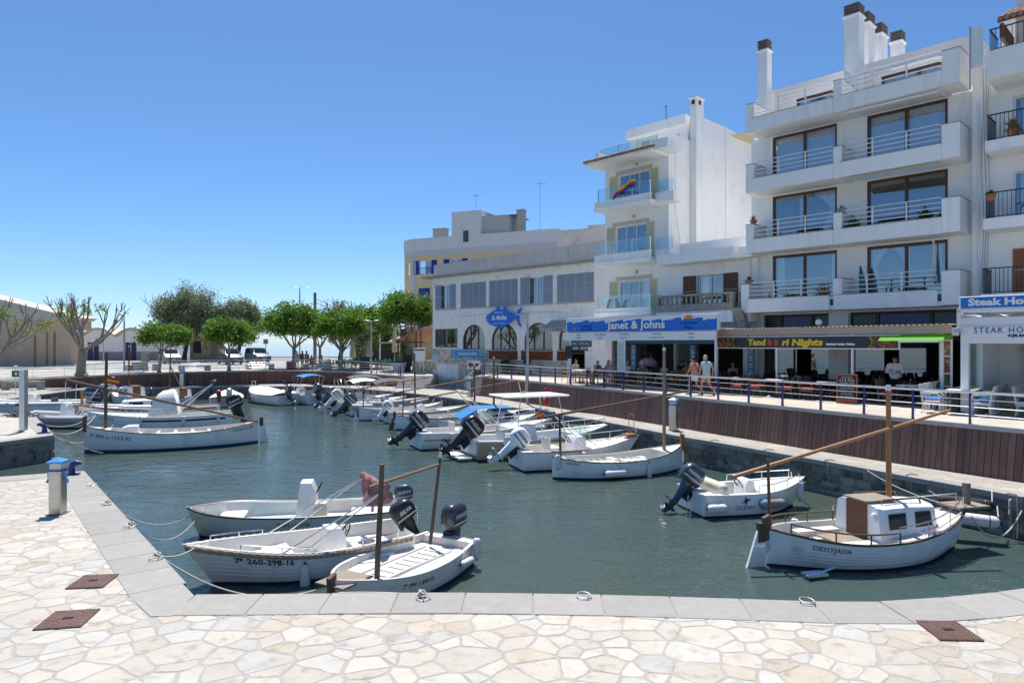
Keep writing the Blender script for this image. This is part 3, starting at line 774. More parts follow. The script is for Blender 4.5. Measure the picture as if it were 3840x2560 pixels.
def plant(name, label, loc, pot_r=.12, pot_h=.22, leaves=14, length=.35, spread=.5, m=None, flower=None, wid=.035, parent=None, potm=None, seed=1, droop=.3):
 rr = random.Random(seed)
 p = thing(name, label, 'plant', loc)
 t = MB(); t.lathe([(pot_r * .7, 0), (pot_r, pot_h), (pot_r * 1.08, pot_h), (pot_r * 1.08, pot_h * .86), (pot_r * .9, pot_h * .84)], 12); t.obj('pot', potm or POT, p, smooth=True)
 t = MB()
 for i in range(leaves):
  a = rr.uniform(0, 2 * PI); e = rr.uniform(.3, 1.45); l = length * rr.uniform(.6, 1.15)
  d = Vector((math.cos(a) * math.cos(e), math.sin(a) * math.cos(e), math.sin(e))); sd_ = Vector((-math.sin(a), math.cos(a), 0)) * wid
  b = Vector((0, 0, pot_h * .9)); mid = b + d * l * .55 * (1 + spread * .2); tip = b + d * l - Vector((0, 0, droop * l * math.cos(e)))
  t.add([b - sd_ * .4, b + sd_ * .4, mid + sd_, tip, mid - sd_], [(0, 1, 2, 3, 4)])
 t.obj('leaves', m or LEAF_G, p)
 if flower:
  t = MB()
  for i in range(10):
   a = rr.uniform(0, 2 * PI); r_ = rr.uniform(.2, .7) * length
   t.ell((math.cos(a) * r_, math.sin(a) * r_, pot_h + length * rr.uniform(.25, .7)), (.03, .03, .025), 6, 4)
  t.obj('flowers', flower, p)
 return p
AX = math.atan2(-.727, .687)
AO = (11.597, 32.866)
def AP(s, y, z=0):
 "a point of the street front frame in world metres"
 return (AO[0] + .687 * s + .727 * y, AO[1] - .727 * s + .687 * y, z)
# ================================================================== white apartment block
apt = thing('apartment_building', 'white four storey apartment block with stepped balconies above the black curry restaurant sign', 'building', (*AO, 0), AX)
FL = [6.12, 9.0, 11.92, 14.84]
WL, WR = (.26, 3.34), (4.64, 7.78)
holes = []
for k in range(3):
 holes += [(WL[0], WL[1], FL[k] + .22, FL[k + 1] - .06), (WR[0], WR[1], FL[k] + .22, FL[k + 1] - .06)]
holes += [(-.2, 3.0, 2.4, 6.04), (3.9, 8.3, 2.4, 6.04)]
t = MB(); t.wall(-.85, 8.72, Zp, FL[3], 1.5, 1.78, holes)
t.box(-.85, -.57, 1.79, 11, Zp, FL[3] + .3); t.box(8.45, 8.72, 1.79, 11, Zp, FL[3] + .3)
t.box(-.85, 8.72, 11.0, 11.3, Zp, 18.0)
t.obj('wall', WHITE, apt)
t = MB()
for z in (Zp + 3.6, FL[1] + .02, FL[2] + .02): t.box(-.55, 8.43, 1.8, 5.6, z, z + .18)
t.box(-.55, 8.43, 5.6, 5.7, Zp, FL[3]); t.box(3.9, 4.05, 1.8, 5.6, Zp + .01, FL[3] - .01)
t.obj('interior', INT_LT, apt)
for k in range(4):
 zb = FL[k]; zt = zb + .64
 dx = -.25 if k == 0 else 0.0
 for bi, (a, b) in enumerate(((0.0, 3.72), (4.09, 7.92))):
  a += dx; b += dx * .6
  t = MB(); t.box(a, b, 0, .13, zb, zt); t.box(a - .02, b + .02, -.02, .15, zt, zt + .025, 1)
  o = t.obj('balcony_front', [WHITE2, CONC], apt)
  rail_tubes(o, a + .1, b - .05, .07, [zt + .8, zt + .6, zt + .4, zt + .2], .021, [a + (b - a) * .33, a + (b - a) * .67], ALUW, zt, .12)
 t = MB(); t.box(-.42 + dx, 7.92, .132, 1.5 if k < 3 else 4.2, zb + .02, zb + .2)
 t.box(-.42 + dx, dx - .003, .1, 1.5, zb + .0, zt + .74); t.box(3.723, 4.087, .1, 1.499, zb + .0, zt + .74); t.box(7.923, 8.55, .06, 1.499, zb + .03, zt + .74)
 t.obj('balcony_slab', WHITE, apt)
 for a, b, y in ((-.44 + dx, dx + .01, .08), (3.71, 4.1, .08), (7.91, 8.57, .04)): MB().box(a, b, y, 1.498, zt + .742, zt + .77).obj('coping', CONC, apt)
 for x in (1.9, 6.0): MB().lathe([(.11, 0), (.11, .03), (.08, .06)], 12, mt=Matrix.Translation((x, .8, zb - .062))).obj('soffit_light', ALUW, apt)
cs = {0: (((.4, .75), (3.0, 3.28)), ((4.78, 5.5, .75, -1), (5.6, 6.3, .75, 1), (7.2, 7.5, .5, 1))), 1: (((1.5, 1.72), (2.1, 3.26, .75, 1)), ()), 2: (((.4, 1.75), (1.9, 3.26)), ((4.75, 6.12), (6.3, 7.66)))}
for k in range(3):
 z0, z1 = FL[k] + .22, FL[k + 1] - .06
 window(apt, WL[0], WL[1], z0, z1, 1.55, BROWNF, (1.82,), .1, .1, curtains=cs[k][0])
 window(apt, WR[0], WR[1], z0, z1, 1.55, BROWNF, (6.21,), .11, .1, curtains=cs[k][1])
# rolled and half open awnings under the right hand balconies
for k, dr in ((3, .0), (2, .28)):
 t = MB(); t.tube([(4.25, .25, FL[k] - .1), (7.75, .25, FL[k] - .1)], .045, 10)
 if dr: t.add([(4.3, .2, FL[k] - .1), (7.7, .2, FL[k] - .1), (7.7, -.1, FL[k] - .1 - dr), (4.3, -.05, FL[k] - .1 - dr * .75)], [(0, 1, 2, 3)])
 t.box(4.2, 4.24, .2, .95, FL[k] - .14, FL[k] - .06); t.box(7.78, 7.82, .2, .95, FL[k] - .14, FL[k] - .06)
 t.obj('awning_roll', CANVAS_CR if dr else ALUW, apt)
# penthouse set back, sloping parapet and chimneys
t = MB(); t.wall(-.35, 8.6, FL[3] + .2, 17.5, 2.5, 2.75, [(1.0, 3.3, 15.1, 16.75), (4.9, 7.8, 15.1, 16.75)]); t.box(-.35, 8.6, 2.76, 10.9, 17.25, 17.5)
t.box(-.35, -.1, 2.76, 10.9, 15, 17.24); t.box(8.35, 8.6, 2.76, 10.9, 15, 17.24)
t.obj('penthouse_wall', mat('pinkish white render', (.84, .78, .74), .9, col2=(.80, .74, .70), scale=1), apt)
window(apt, 1.0, 3.3, 15.1, 16.75, 2.55, BROWNF, (2.1,), .1, .1, curtains=((1.1, 1.6), (2.3, 3.2)))
window(apt, 4.9, 7.8, 15.1, 16.75, 2.55, BROWNF, (6.4,), .1, .1, curtains=((5.0, 6.3), (6.5, 7.7)))
t = MB(); t.tube([(4.8, 2.4, 16.85), (8.0, 2.4, 16.85)], .07, 8); t.obj('awning_roll', ALUW, apt)
for x0, x1, y0, y1, zt, n in ((-.72, -.22, 1.9, 2.4, 19.4, 4), (3.55, 4.2, 1.75, 2.45, 19.6, 4), (3.75, 4.2, 3.0, 3.8, 19.6, 4), (3.85, 4.3, 4.4, 5.2, 19.5, 4), (4.1, 4.6, 6.2, 6.8, 19.6, 4)):
 t = MB(); t.box(x0, x1, y0, y1, 15.0, zt); t.box(x0 - .06, x1 + .06, y0 - .06, y1 + .06, zt, zt + .06); c = t.obj('chimney', WHITE2, apt)
 q = MB()
 for i in range(n):
  z = zt + .07 + i * .125; q.box(x0 + .04, x1 - .04, y0 + .04, y1 - .04, z, z + .04); q.box(x0 - .01, x1 + .01, y0 - .01, y1 + .01, z + .04, z + .11)
 q.obj('louvre_cap', mat('brown grey louvre', (.17, .14, .115), .8), c)
t = MB(); t.box(3.86, 3.91, .9, 1.7, 15.3, 16.9); t.obj('glass_screen', mat('milky glass', (.70, .74, .74), .3), apt)
# ground floor: tinted shop lights over the awning, piers and dark shop front
for a, b in ((-.2, 3.0), (3.9, 8.3)):
 o = MB().wall(a, b, 2.4, 6.04, 1.62, 1.7, [(a + .08, b - .08, 5.1, 5.94), (a + .08, b - .08, 2.5, 4.75)])
 w_ = (b - a - .16) / 4
 for q in (1, 3): o.box(a + .08 + q * w_ - .07, a + .08 + q * w_ + .07, 1.585, 1.618, 4.8, 6.0)
 o = o.obj('shop_front', BROWNF2, apt)
 for q0, q1, m_ in ((0, 1, 'g'), (1, 3, 'b'), (3, 4, 'g')):
  q = MB(); q.box(a + .09 + q0 * w_, a + .07 + q1 * w_, 1.66, 1.675, 5.11, 5.93)
  q.obj('pane', mat('green shade', (.012, .05, .045), .25) if m_ == 'g' else mat('blue shade', (.012, .03, .16), .25), o)
t = MB(); t.box(3.02, 3.88, 1.35, 1.499, Zp, 6.0); t.obj('pier', WHITE, apt)
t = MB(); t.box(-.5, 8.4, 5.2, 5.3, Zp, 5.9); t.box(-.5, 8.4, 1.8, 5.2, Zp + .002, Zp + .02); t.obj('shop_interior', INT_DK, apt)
for a, b in ((.3, 1.4), (2.1, 2.9), (4.1, 5.3), (5.9, 7.0)):
 q = MB(); q.box(a, b, 1.655, 1.668, 2.5, 4.74); q.obj('shop_glass', GLASS_D, apt)
q = MB(); q.tube([(8.05, 1.4, 9.9), (8.05, 1.32, 10.1), (8.05, 1.2, 10.15)], .02, 6); q.lathe([(.03, 0), (.09, .1), (.11, .3), (.03, .42)], 6, mt=Matrix.Translation((8.05, 1.3, 10.2))); q.obj('wall_lantern', GALV, apt)
# ================================================================== tower house with yellow shutters
tow = thing('tower_house', 'narrow white house with glass balconies, yellow shutters and a tall blank side wall', 'building', (*AO, 0), AX)
holes = [(-9.0, -6.9, 12.55, 14.5), (-9.23, -7.1, 9.45, 11.5), (-9.0, -6.9, 6.45, 8.27), (-9.6, -6.0, 2.4, 4.8)]
t = MB(); t.wall(-10.1, -5.612, Zp, 15.2, 1.3, 1.55, holes)
t.box(-10.1, -9.85, 1.56, 11, Zp, 16.0); t.box(-9.84, -5.86, 10.75, 11, Zp, 17.7)
t.obj('wall', WHITE2, tow)
prof = [(1.56, Zp), (11, Zp), (11, 17.7), (7.6, 17.95), (4.9, 17.95), (4.4, 18.2), (4.2, 18.2), (4.2, 16.35), (3.4, 16.3), (1.56, 16.4)]
t = MB(); t.prism([(a, b) for a, b in prof], -5.855, -5.608, 'x'); t.obj('side_wall', mat('blank side wall render', (.88, .87, .85), .85, col2=(.86, .85, .83), scale=.35, bump=.25, bscale=30, col3=(.80, .785, .755), scale3=.9), tow)
t = MB(); t.box(-5.6, -5.2, 3.45, 4.25, 10.0, 18.7); t.box(-5.66, -5.14, 3.39, 4.31, 18.7, 18.76); t.box(-5.5, -5.3, 3.44, 3.447, 18.35, 18.6, 1); t.box(-5.199, -5.193, 3.7, 3.95, 18.35, 18.6, 1); t.obj('chimney', [WHITE2, INT_DK], tow)
t = MB()
for z in (5.9, 9.2, 12.3, 15.0): t.box(-9.84, -5.87, 1.56, 5.5, z, z + .2)
t.box(-9.84, -5.87, 5.5, 5.6, Zp, 15.2); t.obj('interior', INTERIOR, tow)
for zb, zt in ((12.3, 12.88), (9.12, 9.76), (6.2, 6.65)):
 t = MB(); t.box(-9.85, -5.92, 0, 1.3, zb, zb + .25); t.box(-9.85, -5.92, 0.0, .12, zb + .251, zt); t.box(-9.85, -9.73, .121, 1.299, zb + .251, zt); t.box(-5.92, -4.75 if zb > 9.2 else -5.0, .45, 1.299, zb + .04, zt); t.box(-9.92, -5.85, -.06, 1.28, zb + .16, zb + .22)
 o = t.obj('balcony', WHITE, tow)
 for a, b in ((-9.6, -8.4), (-8.38, -7.18), (-7.16, -5.98)):
  q = MB(); q.box(a, b, .05, .062, zt + .04, zt + .68); q.obj('glass_panel', GLASS_C, o)
 q = MB(); q.box(-9.62, -5.95, .04, .072, zt + .681, zt + .70)
 for x in (-9.61, -8.39, -7.17, -5.97): q.box(x - .02, x + .02, .03, .08, zt, zt + .68)
 q.obj('handrail', STEEL, o)
 q = MB(); q.box(-5.95, -4.8, .5, .512, zt + .04, zt + .66); q.obj('glass_panel', GLASS_C, o)
for z0, z1, xa, xb, la, lb, ra, rb in ((12.55, 14.5, -9.0, -6.9, -9.75, -9.12, -6.88, -6.28), (9.45, 11.5, -9.23, -7.1, -9.96, -9.3, -7.08, -6.54), (6.45, 8.27, -9.0, -6.9, -9.76, -9.12, -6.88, -6.35)):
 o = window(tow, xa, xb, z0, z1, 1.36, ALUW, (xa + (xb - xa) / 3, xa + (xb - xa) * 2 / 3), .055, .08, pane=GLASS, curtains=((xb - .6, xb - .08),) if z0 < 9 else ())
 shutter(tow, la, lb, z0, z1 + .05, 1.296, SHUT_Y, panels=2); shutter(tow, ra, rb, z0, z1 + .05, 1.296, SHUT_Y, panels=2)
 q = MB(); q.box(xa - .25, xb + .2, 1.27, 1.299, z1 + .06, z1 + .28); q.obj('lintel', mat('sandstone lintel', (.60, .52, .42), .9, col2=(.52, .45, .36), scale=4), tow)
 q = MB(); q.lathe([(.1, 0), (.1, .05), (.06, .09)], 12, mt=Matrix.Translation(((xa + xb) / 2 + .2, 1.29, z1 + .5)) @ Matrix.Rotation(PI / 2, 4, 'X')); q.obj('wall_light', GALV, tow)
# eave with clay tiles, roof terrace and attic block
t = MB(); t.box(-10.3, -5.65, -.35, 1.298, 15.03, 15.2); t.box(-10.3, -5.65, 1.3, 4.3, 15.21, 15.3); t.box(-5.65, -4.75, -.1, 1.298, 15.1, 15.55); t.box(-10.1, -9.85, .4, 1.29, 15.21, 15.9); t.obj('eave', WHITE, tow)
for i in range(24):
 x = -10.25 + i * .2; q = MB()
 q.tube([(x, -.45, 15.22), (x, .3, 15.44)], .085, 8); q.obj('roof_tile', TILE, tow, smooth=True)
t = MB(); t.wall(-10.0, -5.86, 15.3, 17.85, 3.6, 3.8, [(-8.4, -6.4, 15.6, 17.0)]); t.box(-10.0, -5.86, 3.81, 10.7, 17.6, 17.85); t.box(-10.15, -5.86, 3.35, 3.62, 17.35, 17.9)
t.obj('attic_wall', WHITE, tow); window(tow, -8.4, -6.4, 15.6, 17.0, 3.66, ALUW, (-7.4,), .06, .08)
shutter(tow, -9.1, -8.45, 15.6, 17.0, 3.59, SHUT_Y, panels=2)
q = MB(); q.box(-9.85, -5.9, .6, .612, 15.35, 16.1); q.obj('glass_panel', GLASS_C, tow)
q = MB(); q.tube([(-9.88, .6, 16.12), (-5.88, .6, 16.12)], .02, 6)
for x in (-9.87, -8.55, -7.2, -5.89): q.box(x - .015, x + .015, .59, .62, 15.3, 16.12)
q.obj('handrail', GALV, tow)
q = MB(); q.cyl((-7.6, 4.0, 17.9), (-7.6, 4.0, 18.9), .02); q.ell((-7.6, 4.0, 18.9), (.05, .05, .08), 6, 4); q.obj('roof_mast', BLACK, tow)
# yellow pergola on the back of the roof
q = MB()
for i in range(8): q.box(-5.7, -4.2, 8.2 + i * .32, 8.4 + i * .32, 17.55 - i * .0, 17.6)
q.obj('roof_pergola', mat('faded yellow canvas', (.62, .55, .33), .9), tow)
# ================================================================== low house with stone balustrade
low = thing('low_house', 'low white house with a stone balustrade and brown shutters beside the tower', 'building', (*AO, 0), AX)
t = MB(); t.wall(-5.6, -.87, Zp, 9.4, 1.3, 1.55, [(-3.85, -2.3, 6.5, 8.25), (-5.2, -1.2, 2.4, 4.8)]); t.box(-1.1, -.87, 1.56, 10, Zp, 9.4)
t.box(-5.6, -.87, 1.56, 10.9, 9.25, 9.4); t.box(-5.6, -.87, 2.4, 2.6, 9.41, 10.25); t.box(-1.1, -.87, 2.61, 10, 9.41, 10.3); t.obj('wall', WHITE2, low)
t = MB(); t.box(-5.5, -1.03, 0, 1.299, 8.85, 9.4); t.box(-1.03, -.3, .5, 1.299, 8.9, 9.42); t.obj('canopy_slab', WHITE2, low)
t = MB(); t.box(-5.55, -1.08, 0, 1.299, 5.7, 6.29); t.box(-1.08, -.35, .45, 1.299, 5.7, 6.29); t.obj('balcony_slab', WHITE, low)
t = MB(); t.box(-5.58, -1.05, -.03, .25, 6.292, 6.68); t.box(-1.05, -.32, .42, .7, 6.292, 6.68); t.obj('stone_band', STONE_B, low)
t = MB(); t.box(-5.58, -1.03, -.03, .25, 7.08, 7.2); t.box(-5.58, -5.38, -.02, .24, 6.682, 7.079); t.box(-1.25, -1.03, -.02, .24, 6.682, 7.079); t.box(-1.03, -.3, .42, .7, 7.08, 7.2); t.box(-.5, -.3, .43, .69, 6.682, 7.079); t.obj('balustrade_cap', STONE_B, low)
bp = [(.05, 0), (.075, .02), (.075, .06), (.04, .08), (.075, .16), (.07, .2), (.035, .24), (.07, .29), (.075, .33), (.04, .36), (.065, .39)]
bm_ = MB().lathe(bp, 10).mesh('baluster', STONE_B, True)
for i in range(14): put('baluster', bm_, low, (-5.2 + i * .293, .11, 6.684))
for i in range(3): put('baluster', bm_, low, (-.9 + i * .17, .56, 6.684))
window(low, -3.75, -2.3, 6.5, 8.22, 1.36, ALUW, (-3.02,), .06, .08)
shutter(low, -4.68, -3.88, 6.5, 8.27, 1.296, SHUT_B, panels=2); shutter(low, -2.28, -1.46, 6.5, 8.27, 1.296, SHUT_B, panels=2)
t = MB(); t.box(-5.3, -1.1, 5.0, 5.1, Zp, 9.2); t.box(-5.3, -1.1, 1.6, 5, 6.0, 6.1); t.obj('interior', INTERIOR, low)
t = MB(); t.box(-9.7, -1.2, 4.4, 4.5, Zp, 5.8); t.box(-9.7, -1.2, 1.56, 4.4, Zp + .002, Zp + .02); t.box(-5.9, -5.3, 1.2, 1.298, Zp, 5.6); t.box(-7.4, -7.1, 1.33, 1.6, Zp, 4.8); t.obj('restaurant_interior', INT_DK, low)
t = MB(); t.prism([(.0, 0), (.5, 0), (.15, 1.0), (-.25, 1.3), (-.7, 1.45), (-.75, 1.3), (-.25, 1.1)], -.85, -.45, 'x'); t.obj('broken_bracket', CONC, low, loc=(0, .2, 4.9))
# ================================================================== fish restaurant (roughcast, arches)
MX = math.atan2(-.6882, .7255); MO = (-7.5, 60.0)
def MP(s, y, z=0): return (MO[0] + .7255 * s + .6882 * y, MO[1] - .6882 * s + .7255 * y, z)
mol = thing('arched_restaurant', 'roughcast white restaurant with grey shutters above and arched windows below', 'building', (*MO, 0), MX)
rows = [(1.33, 3.79), (4.43, 7.46), (7.8, 10.96), (11.3, 14.42), (14.83, 18.2)]
arch = [(4.67, 7.33), (8.08, 10.87), (11.61, 14.42), (15.0, 17.7)]
holes = [(a, b, 7.62, 9.65) for a, b in rows] + [(1.1, 4.06, 4.32, 5.9)] + [(a, b, 4.12, 6.2) for a, b in arch] + [(1.33, 4.06, 1.66, 2.93), (4.9, 6.9, 1.3, 2.93), (15.9, 17.4, 2.36, 4.12)]
t = MB(); t.wall(.82, 20.2, .9, 10.3, 0, .32, holes)
for a, b in arch:
 c = (a + b) / 2; r_ = (b - a) / 2; n = 12; hgt = 6.2 - 4.85
 for sgn in (-1, 1):
  pl = [(c + sgn * r_ * 1.0002, 6.2)] + [(c + sgn * r_ * math.cos(k / n * PI / 2) * 1.0, 4.85 + hgt * math.sin(k / n * PI / 2)) for k in range(n + 1)]
  pl = [(x, z) for x, z in pl]
  t.prism(pl, .002, .318, 'y')
t.box(.82, 1.1, .33, 9, .9, 10.3); t.box(.82, 18.6, 9, 9.3, .9, 10.3)
t.obj('wall', ROUGHCAST, mol)
t = MB(); t.box(-.0, 20.2, -.55, 9.4, 10.3, 10.44); t.obj('roof_slab', CONC, mol)
t = MB(); t.prism([(.6, 10.445), (20.2, 10.445), (20.2, 11.83), (9, 11.62), (.6, 11.5)], .3, .55, 'y'); t.box(.6, .85, .56, 9.3, 10.445, 11.5); t.obj('roof_parapet', mat('grey parapet render', (.54, .50, .46), .9, col2=(.60, .56, .52), scale=.8, bump=.3, bscale=30, col3=(.44, .41, .38), scale3=1.2, stretch=(1.6, 1.6, .5)), mol)
t = MB(); t.box(1.1, 18.5, 4.0, 4.1, 1, 10.2); t.box(1.1, 18.5, .35, 4, 6.6, 6.8); t.box(1.1, 18.5, .35, 4, 3.9, 4.0); t.obj('interior', INTERIOR, mol)
for i, (a, b) in enumerate(rows):
 window(mol, a, b, 7.62, 9.65, .12, ALUW, ((a + b) / 2,), .07, .08, curtains=((a + .3, a + .9), (b - .9, b - .3)) if i in (0, 3) else ())
 n = 4; w_ = (b - a) / n
 for k in range(n):
  if i == 0 and k in (1, 2) or i == 3 and k == 2: continue
  if i == 0 and k == 0: shutter(mol, a - .1, a + .66, 7.6, 9.66, -.02, SHUT_G, panels=2)
  elif i == 0: shutter(mol, b - .7, b + .05, 7.6, 9.66, -.02, SHUT_G, panels=2)
  elif i == 3 and k == 0: shutter(mol, a - .05, a + .95, 7.6, 9.66, -.02, SHUT_G, panels=2)
  elif i == 3 and k == 1: continue
  elif i == 3: shutter(mol, b - .85, b + .05, 7.6, 9.66, -.02, SHUT_G, panels=2)
  else: shutter(mol, a + k * w_ + .008, a + (k + 1) * w_ - .008, 7.63, 9.64, .05, SHUT_G, panels=2)
 q = MB(); q.box(a - .1, b + .1, -.06, .05, 7.5, 7.61); q.obj('sill', mat('worn pink sill', (.52, .42, .36), .9), mol)
window(mol, 1.1, 4.06, 4.32, 5.9, .12, BROWNF2, (2.2, 3.1), .1, .1, curtains=((1.9, 2.4), (3.4, 3.9)))
for i, (a, b) in enumerate(arch):
 n = 20; c = (a + b) / 2; r_ = (b - a) / 2; hgt = 6.2 - 4.85
 out = [(a, 4.12)] + [(c - r_ * math.cos(k / n * PI), 4.85 + hgt * math.sin(k / n * PI)) for k in range(n + 1)] + [(b, 4.12)]
 inn = [(a + .1, 4.22)] + [(c - (r_ - .1) * math.cos(k / n * PI), 4.85 + (hgt - .1) * math.sin(k / n * PI)) for k in range(n + 1)] + [(b - .1, 4.22)]
 t = MB(); m_ = len(out)
 t.add([(x, .1, z) for x, z in out] + [(x, .1, z) for x, z in inn] + [(x, .2, z) for x, z in out] + [(x, .2, z) for x, z in inn],
          [(k, (k + 1) % m_, (k + 1) % m_ + m_, k + m_) for k in range(m_)] + [(k + 2 * m_, (k + 1) % m_ + 2 * m_, (k + 1) % m_ + 3 * m_, k + 3 * m_) for k in range(m_)] + [(k + m_, (k + 1) % m_ + m_, (k + 1) % m_ + 3 * m_, k + 3 * m_) for k in range(m_)])
 for mx in (a + (b - a) / 3, a + (b - a) * 2 / 3): t.box(mx - .05, mx + .05, .11, .19, 4.22, 5.95)
 o = t.obj('arched_window', BROWNF2, mol)
 q = MB(); q.prism(inn, .145, .155, 'y'); q.obj('pane', GLASS_D, o)
 if i < 3: curtain(o, a + .9, a + 1.35, .3, 4.25, 5.95, .5, None, -1); curtain(o, b - .5, b - .15, .3, 4.25, 5.5, .5, None, 1)
# terracotta lattice panels under the arches
for a, b in ((7.85, 10.95), (11.35, 14.47), (14.9, 15.86)):
 q = MB(); q.box(a, b, -.11, -.002, 4.08, 4.16); o = q.obj('lattice_rail', PROMW, mol)
 n = int((b - a) / .26); rw = 3
 ring = MB()
 for k in range(12):
  pass
 lm = MB().lathe([(.11, -.05), (.125, -.05), (.125, .05), (.11, .05), (.075, .02), (.11, -.05)], 10, caps=False, mt=Matrix.Rotation(PI / 2, 4, 'X')).mesh('lattice_block', TERRA, False)
 for i in range(n):
  for j in range(rw - 0):
   put('lattice_block', lm, mol, (a + .13 + i * (b - a - .05) / n, -.06, 3.52 + j * .235))
 q = MB(); q.box(a, b, -.012, -.003, 3.4, 4.07); q.obj('lattice_back', TERRA, mol)
# crazy stone facing on the lower wall
SF = mat('buff stone facing', (.46, .40, .31), .9, col2=(.54, .48, .39), scale=3, bump=.5, bscale=20, rand=.28)
def facing(root, rects, sizes, seed, m):
 "irregular stones set proud on an upright face (x, z)"
 for k, rc in enumerate(rects):
  for c, ring in flagstones(rc, lambda p: True, sizes, seed + k, rect=True):
   t = MB(); rg = [[((x - c[0]) * s_, y, (z - c[1]) * s_) for x, z in ring] for s_, y in ((1.0, -.002), (1.0, -.03), (.86, -.05))]
   t.loft(rg); t.obj('facing_stone', m, root, loc=(c[0], 0, c[1]))
facing(mol, [(.82, 1.28, 1.0, 4.2), (1.28, 7.1, 2.98, 4.2), (4.12, 4.85, 1.0, 2.96), (7.1, 7.75, 1.0, 4.2), (7.8, 15.8, 2.36, 3.36), (1.28, 4.1, 1.0, 1.62)], [.3, .38, .5], 21, SF)
t = MB(); n = 4
for k in range(n): t.box(1.36 + k * .67, 1.36 + k * .67 + .645, .06, .1, 1.7, 2.9)
t.obj('garage_door', ALUW, mol)
t = MB(); t.box(4.95, 6.0, .1, .14, 1.3, 2.9); t.obj('painted_door', mat('painted door panel', (.55, .48, .30), .7, col2=(.30, .42, .38), scale=2.5), mol)
# plaques and signs fixed to this wall
sg = thing('restaurant_sign', 'long sky blue wall sign with white script under the rectangular window', 'sign', MP(5.42, -.12, 3.75), MX)
q = MB(); q.box(-2.07, 2.07, -.03, .03, -.36, .36, 0, .01); q.box(-2.1, 2.1, -.02, .035, -.39, .39, 1); q.obj('board', [SKYBLUE, ALUW], sg)
WT = mat('white lettering', (.80, .80, .80), .6)
lettering('Restaurante Es Mollet', sg, WT, 0, -.034, .06, .26, 2.3, shear=.25, bold=.004)
lettering('Cuina Mediterranea', sg, WT, 0, -.034, -.25, .09, 1.3)
for s_, x, z in (('Tapas', -1.75, .22), ('Burguer', -1.7, 0), ('Homemade Paella', -1.5, -.25), ('Fresh Fish', 1.7, .22), ('Fresh Meat', 1.65, .0), ('Tel.: 971 585 02', 1.4, -.25)):
 lettering(s_, sg, WT, x, -.034, z, .09)
fish = [(-1.95, 0), (-1.75, .28), (-1.2, .55), (-.75, .68), (-.62, .98), (-.45, .72), (0, .64), (.25, .9), (.3, .6), (.8, .4), (1.2, .18), (1.35, .12), (1.55, .55), (1.98, .78), (1.75, .35), (1.66, .02), (1.72, -.3), (1.92, -.75), (1.6, -.55), (1.4, -.08), (1.2, -.08), (.9, -.3), (.5, -.52), (.2, -.62), (-.1, -.85), (-.3, -.68), (-.8, -.66), (-1.4, -.48), (-1.75, -.25), (-1.85, -.12), (-1.7, -.05)]
fsn = thing('fish_sign', 'blue fish shaped restaurant sign hanging above the arches', 'sign', MP(9.85, -.45, 6.62), MX)
q = MB(); q.prism(fish, -.05, .05, 'y'); q.obj('board', SIGNBLUE, fsn)
q = MB(); q.box(-.9, -.85, .05, .46, .2, .25); q.box(.7, .75, .05, .46, .2, .25); q.obj('bracket', GALV, fsn)
lettering('CASA LUIS', fsn, WT, -.5, -.056, .45, .13, .9); lettering('Es Mollet', fsn, WT, -.4, -.056, .02, .36, 1.65, bold=.012, shear=.2); lettering('al placer de Cala Bona', fsn, WT, -.4, -.056, -.4, .09, 1.2)
plq = thing('tile_plaque', 'pale square tile plaque on the stone facing', 'plaque', MP(1.3, -.06, 3.4), MX)
q = MB(); q.box(-.45, .45, -.02, .02, -.42, .42); q.obj('panel', mat('painted tile', (.62, .66, .66), .3, col2=(.12, .30, .34), scale=9, lo=.45, hi=.55), plq)
arw = thing('direction_sign', 'white board with a red arrow behind the promenade railing', 'sign', MP(7.1, -1.0, 2.95), MX)
q = MB(); q.box(-.75, .75, -.02, .02, -.35, .35); q.obj('board', ALUW, arw)
q = MB(); q.prism([(-.68, 0), (-.3, .3), (-.3, .12), (.6, .12), (.6, -.12), (-.3, -.12), (-.3, -.3)], -.03, -.022, 'y'); q.obj('arrow', mat('dark red print', (.30, .02, .05), .6), arw)
q = MB(); q.box(-.5, -.45, 0, .04, -.6, -.35); q.box(.45, .5, 0, .04, -.6, -.35); q.obj('leg', GALV, arw)
aw = thing('grey_awning', 'small grey drop awning over the last arch of the fish restaurant', 'awning', MP(16.0, 0, 0), MX)
q = MB(); q.add([(-1.6, -.02, 6.35), (1.7, -.02, 6.35), (1.7, -1.1, 5.75), (-1.75, -1.1, 5.75), (-1.75, -1.1, 5.5), (1.7, -1.1, 5.5)], [(0, 1, 2, 3), (3, 2, 5, 4)]); q.obj('cloth', mat('grey awning cloth', (.33, .33, .34), .9), aw)
lettering('Es Mollet', aw, mat('dark lettering', (.05, .05, .06), .7), -.2, -1.106, 5.63, .17, 1.0, shear=.3)
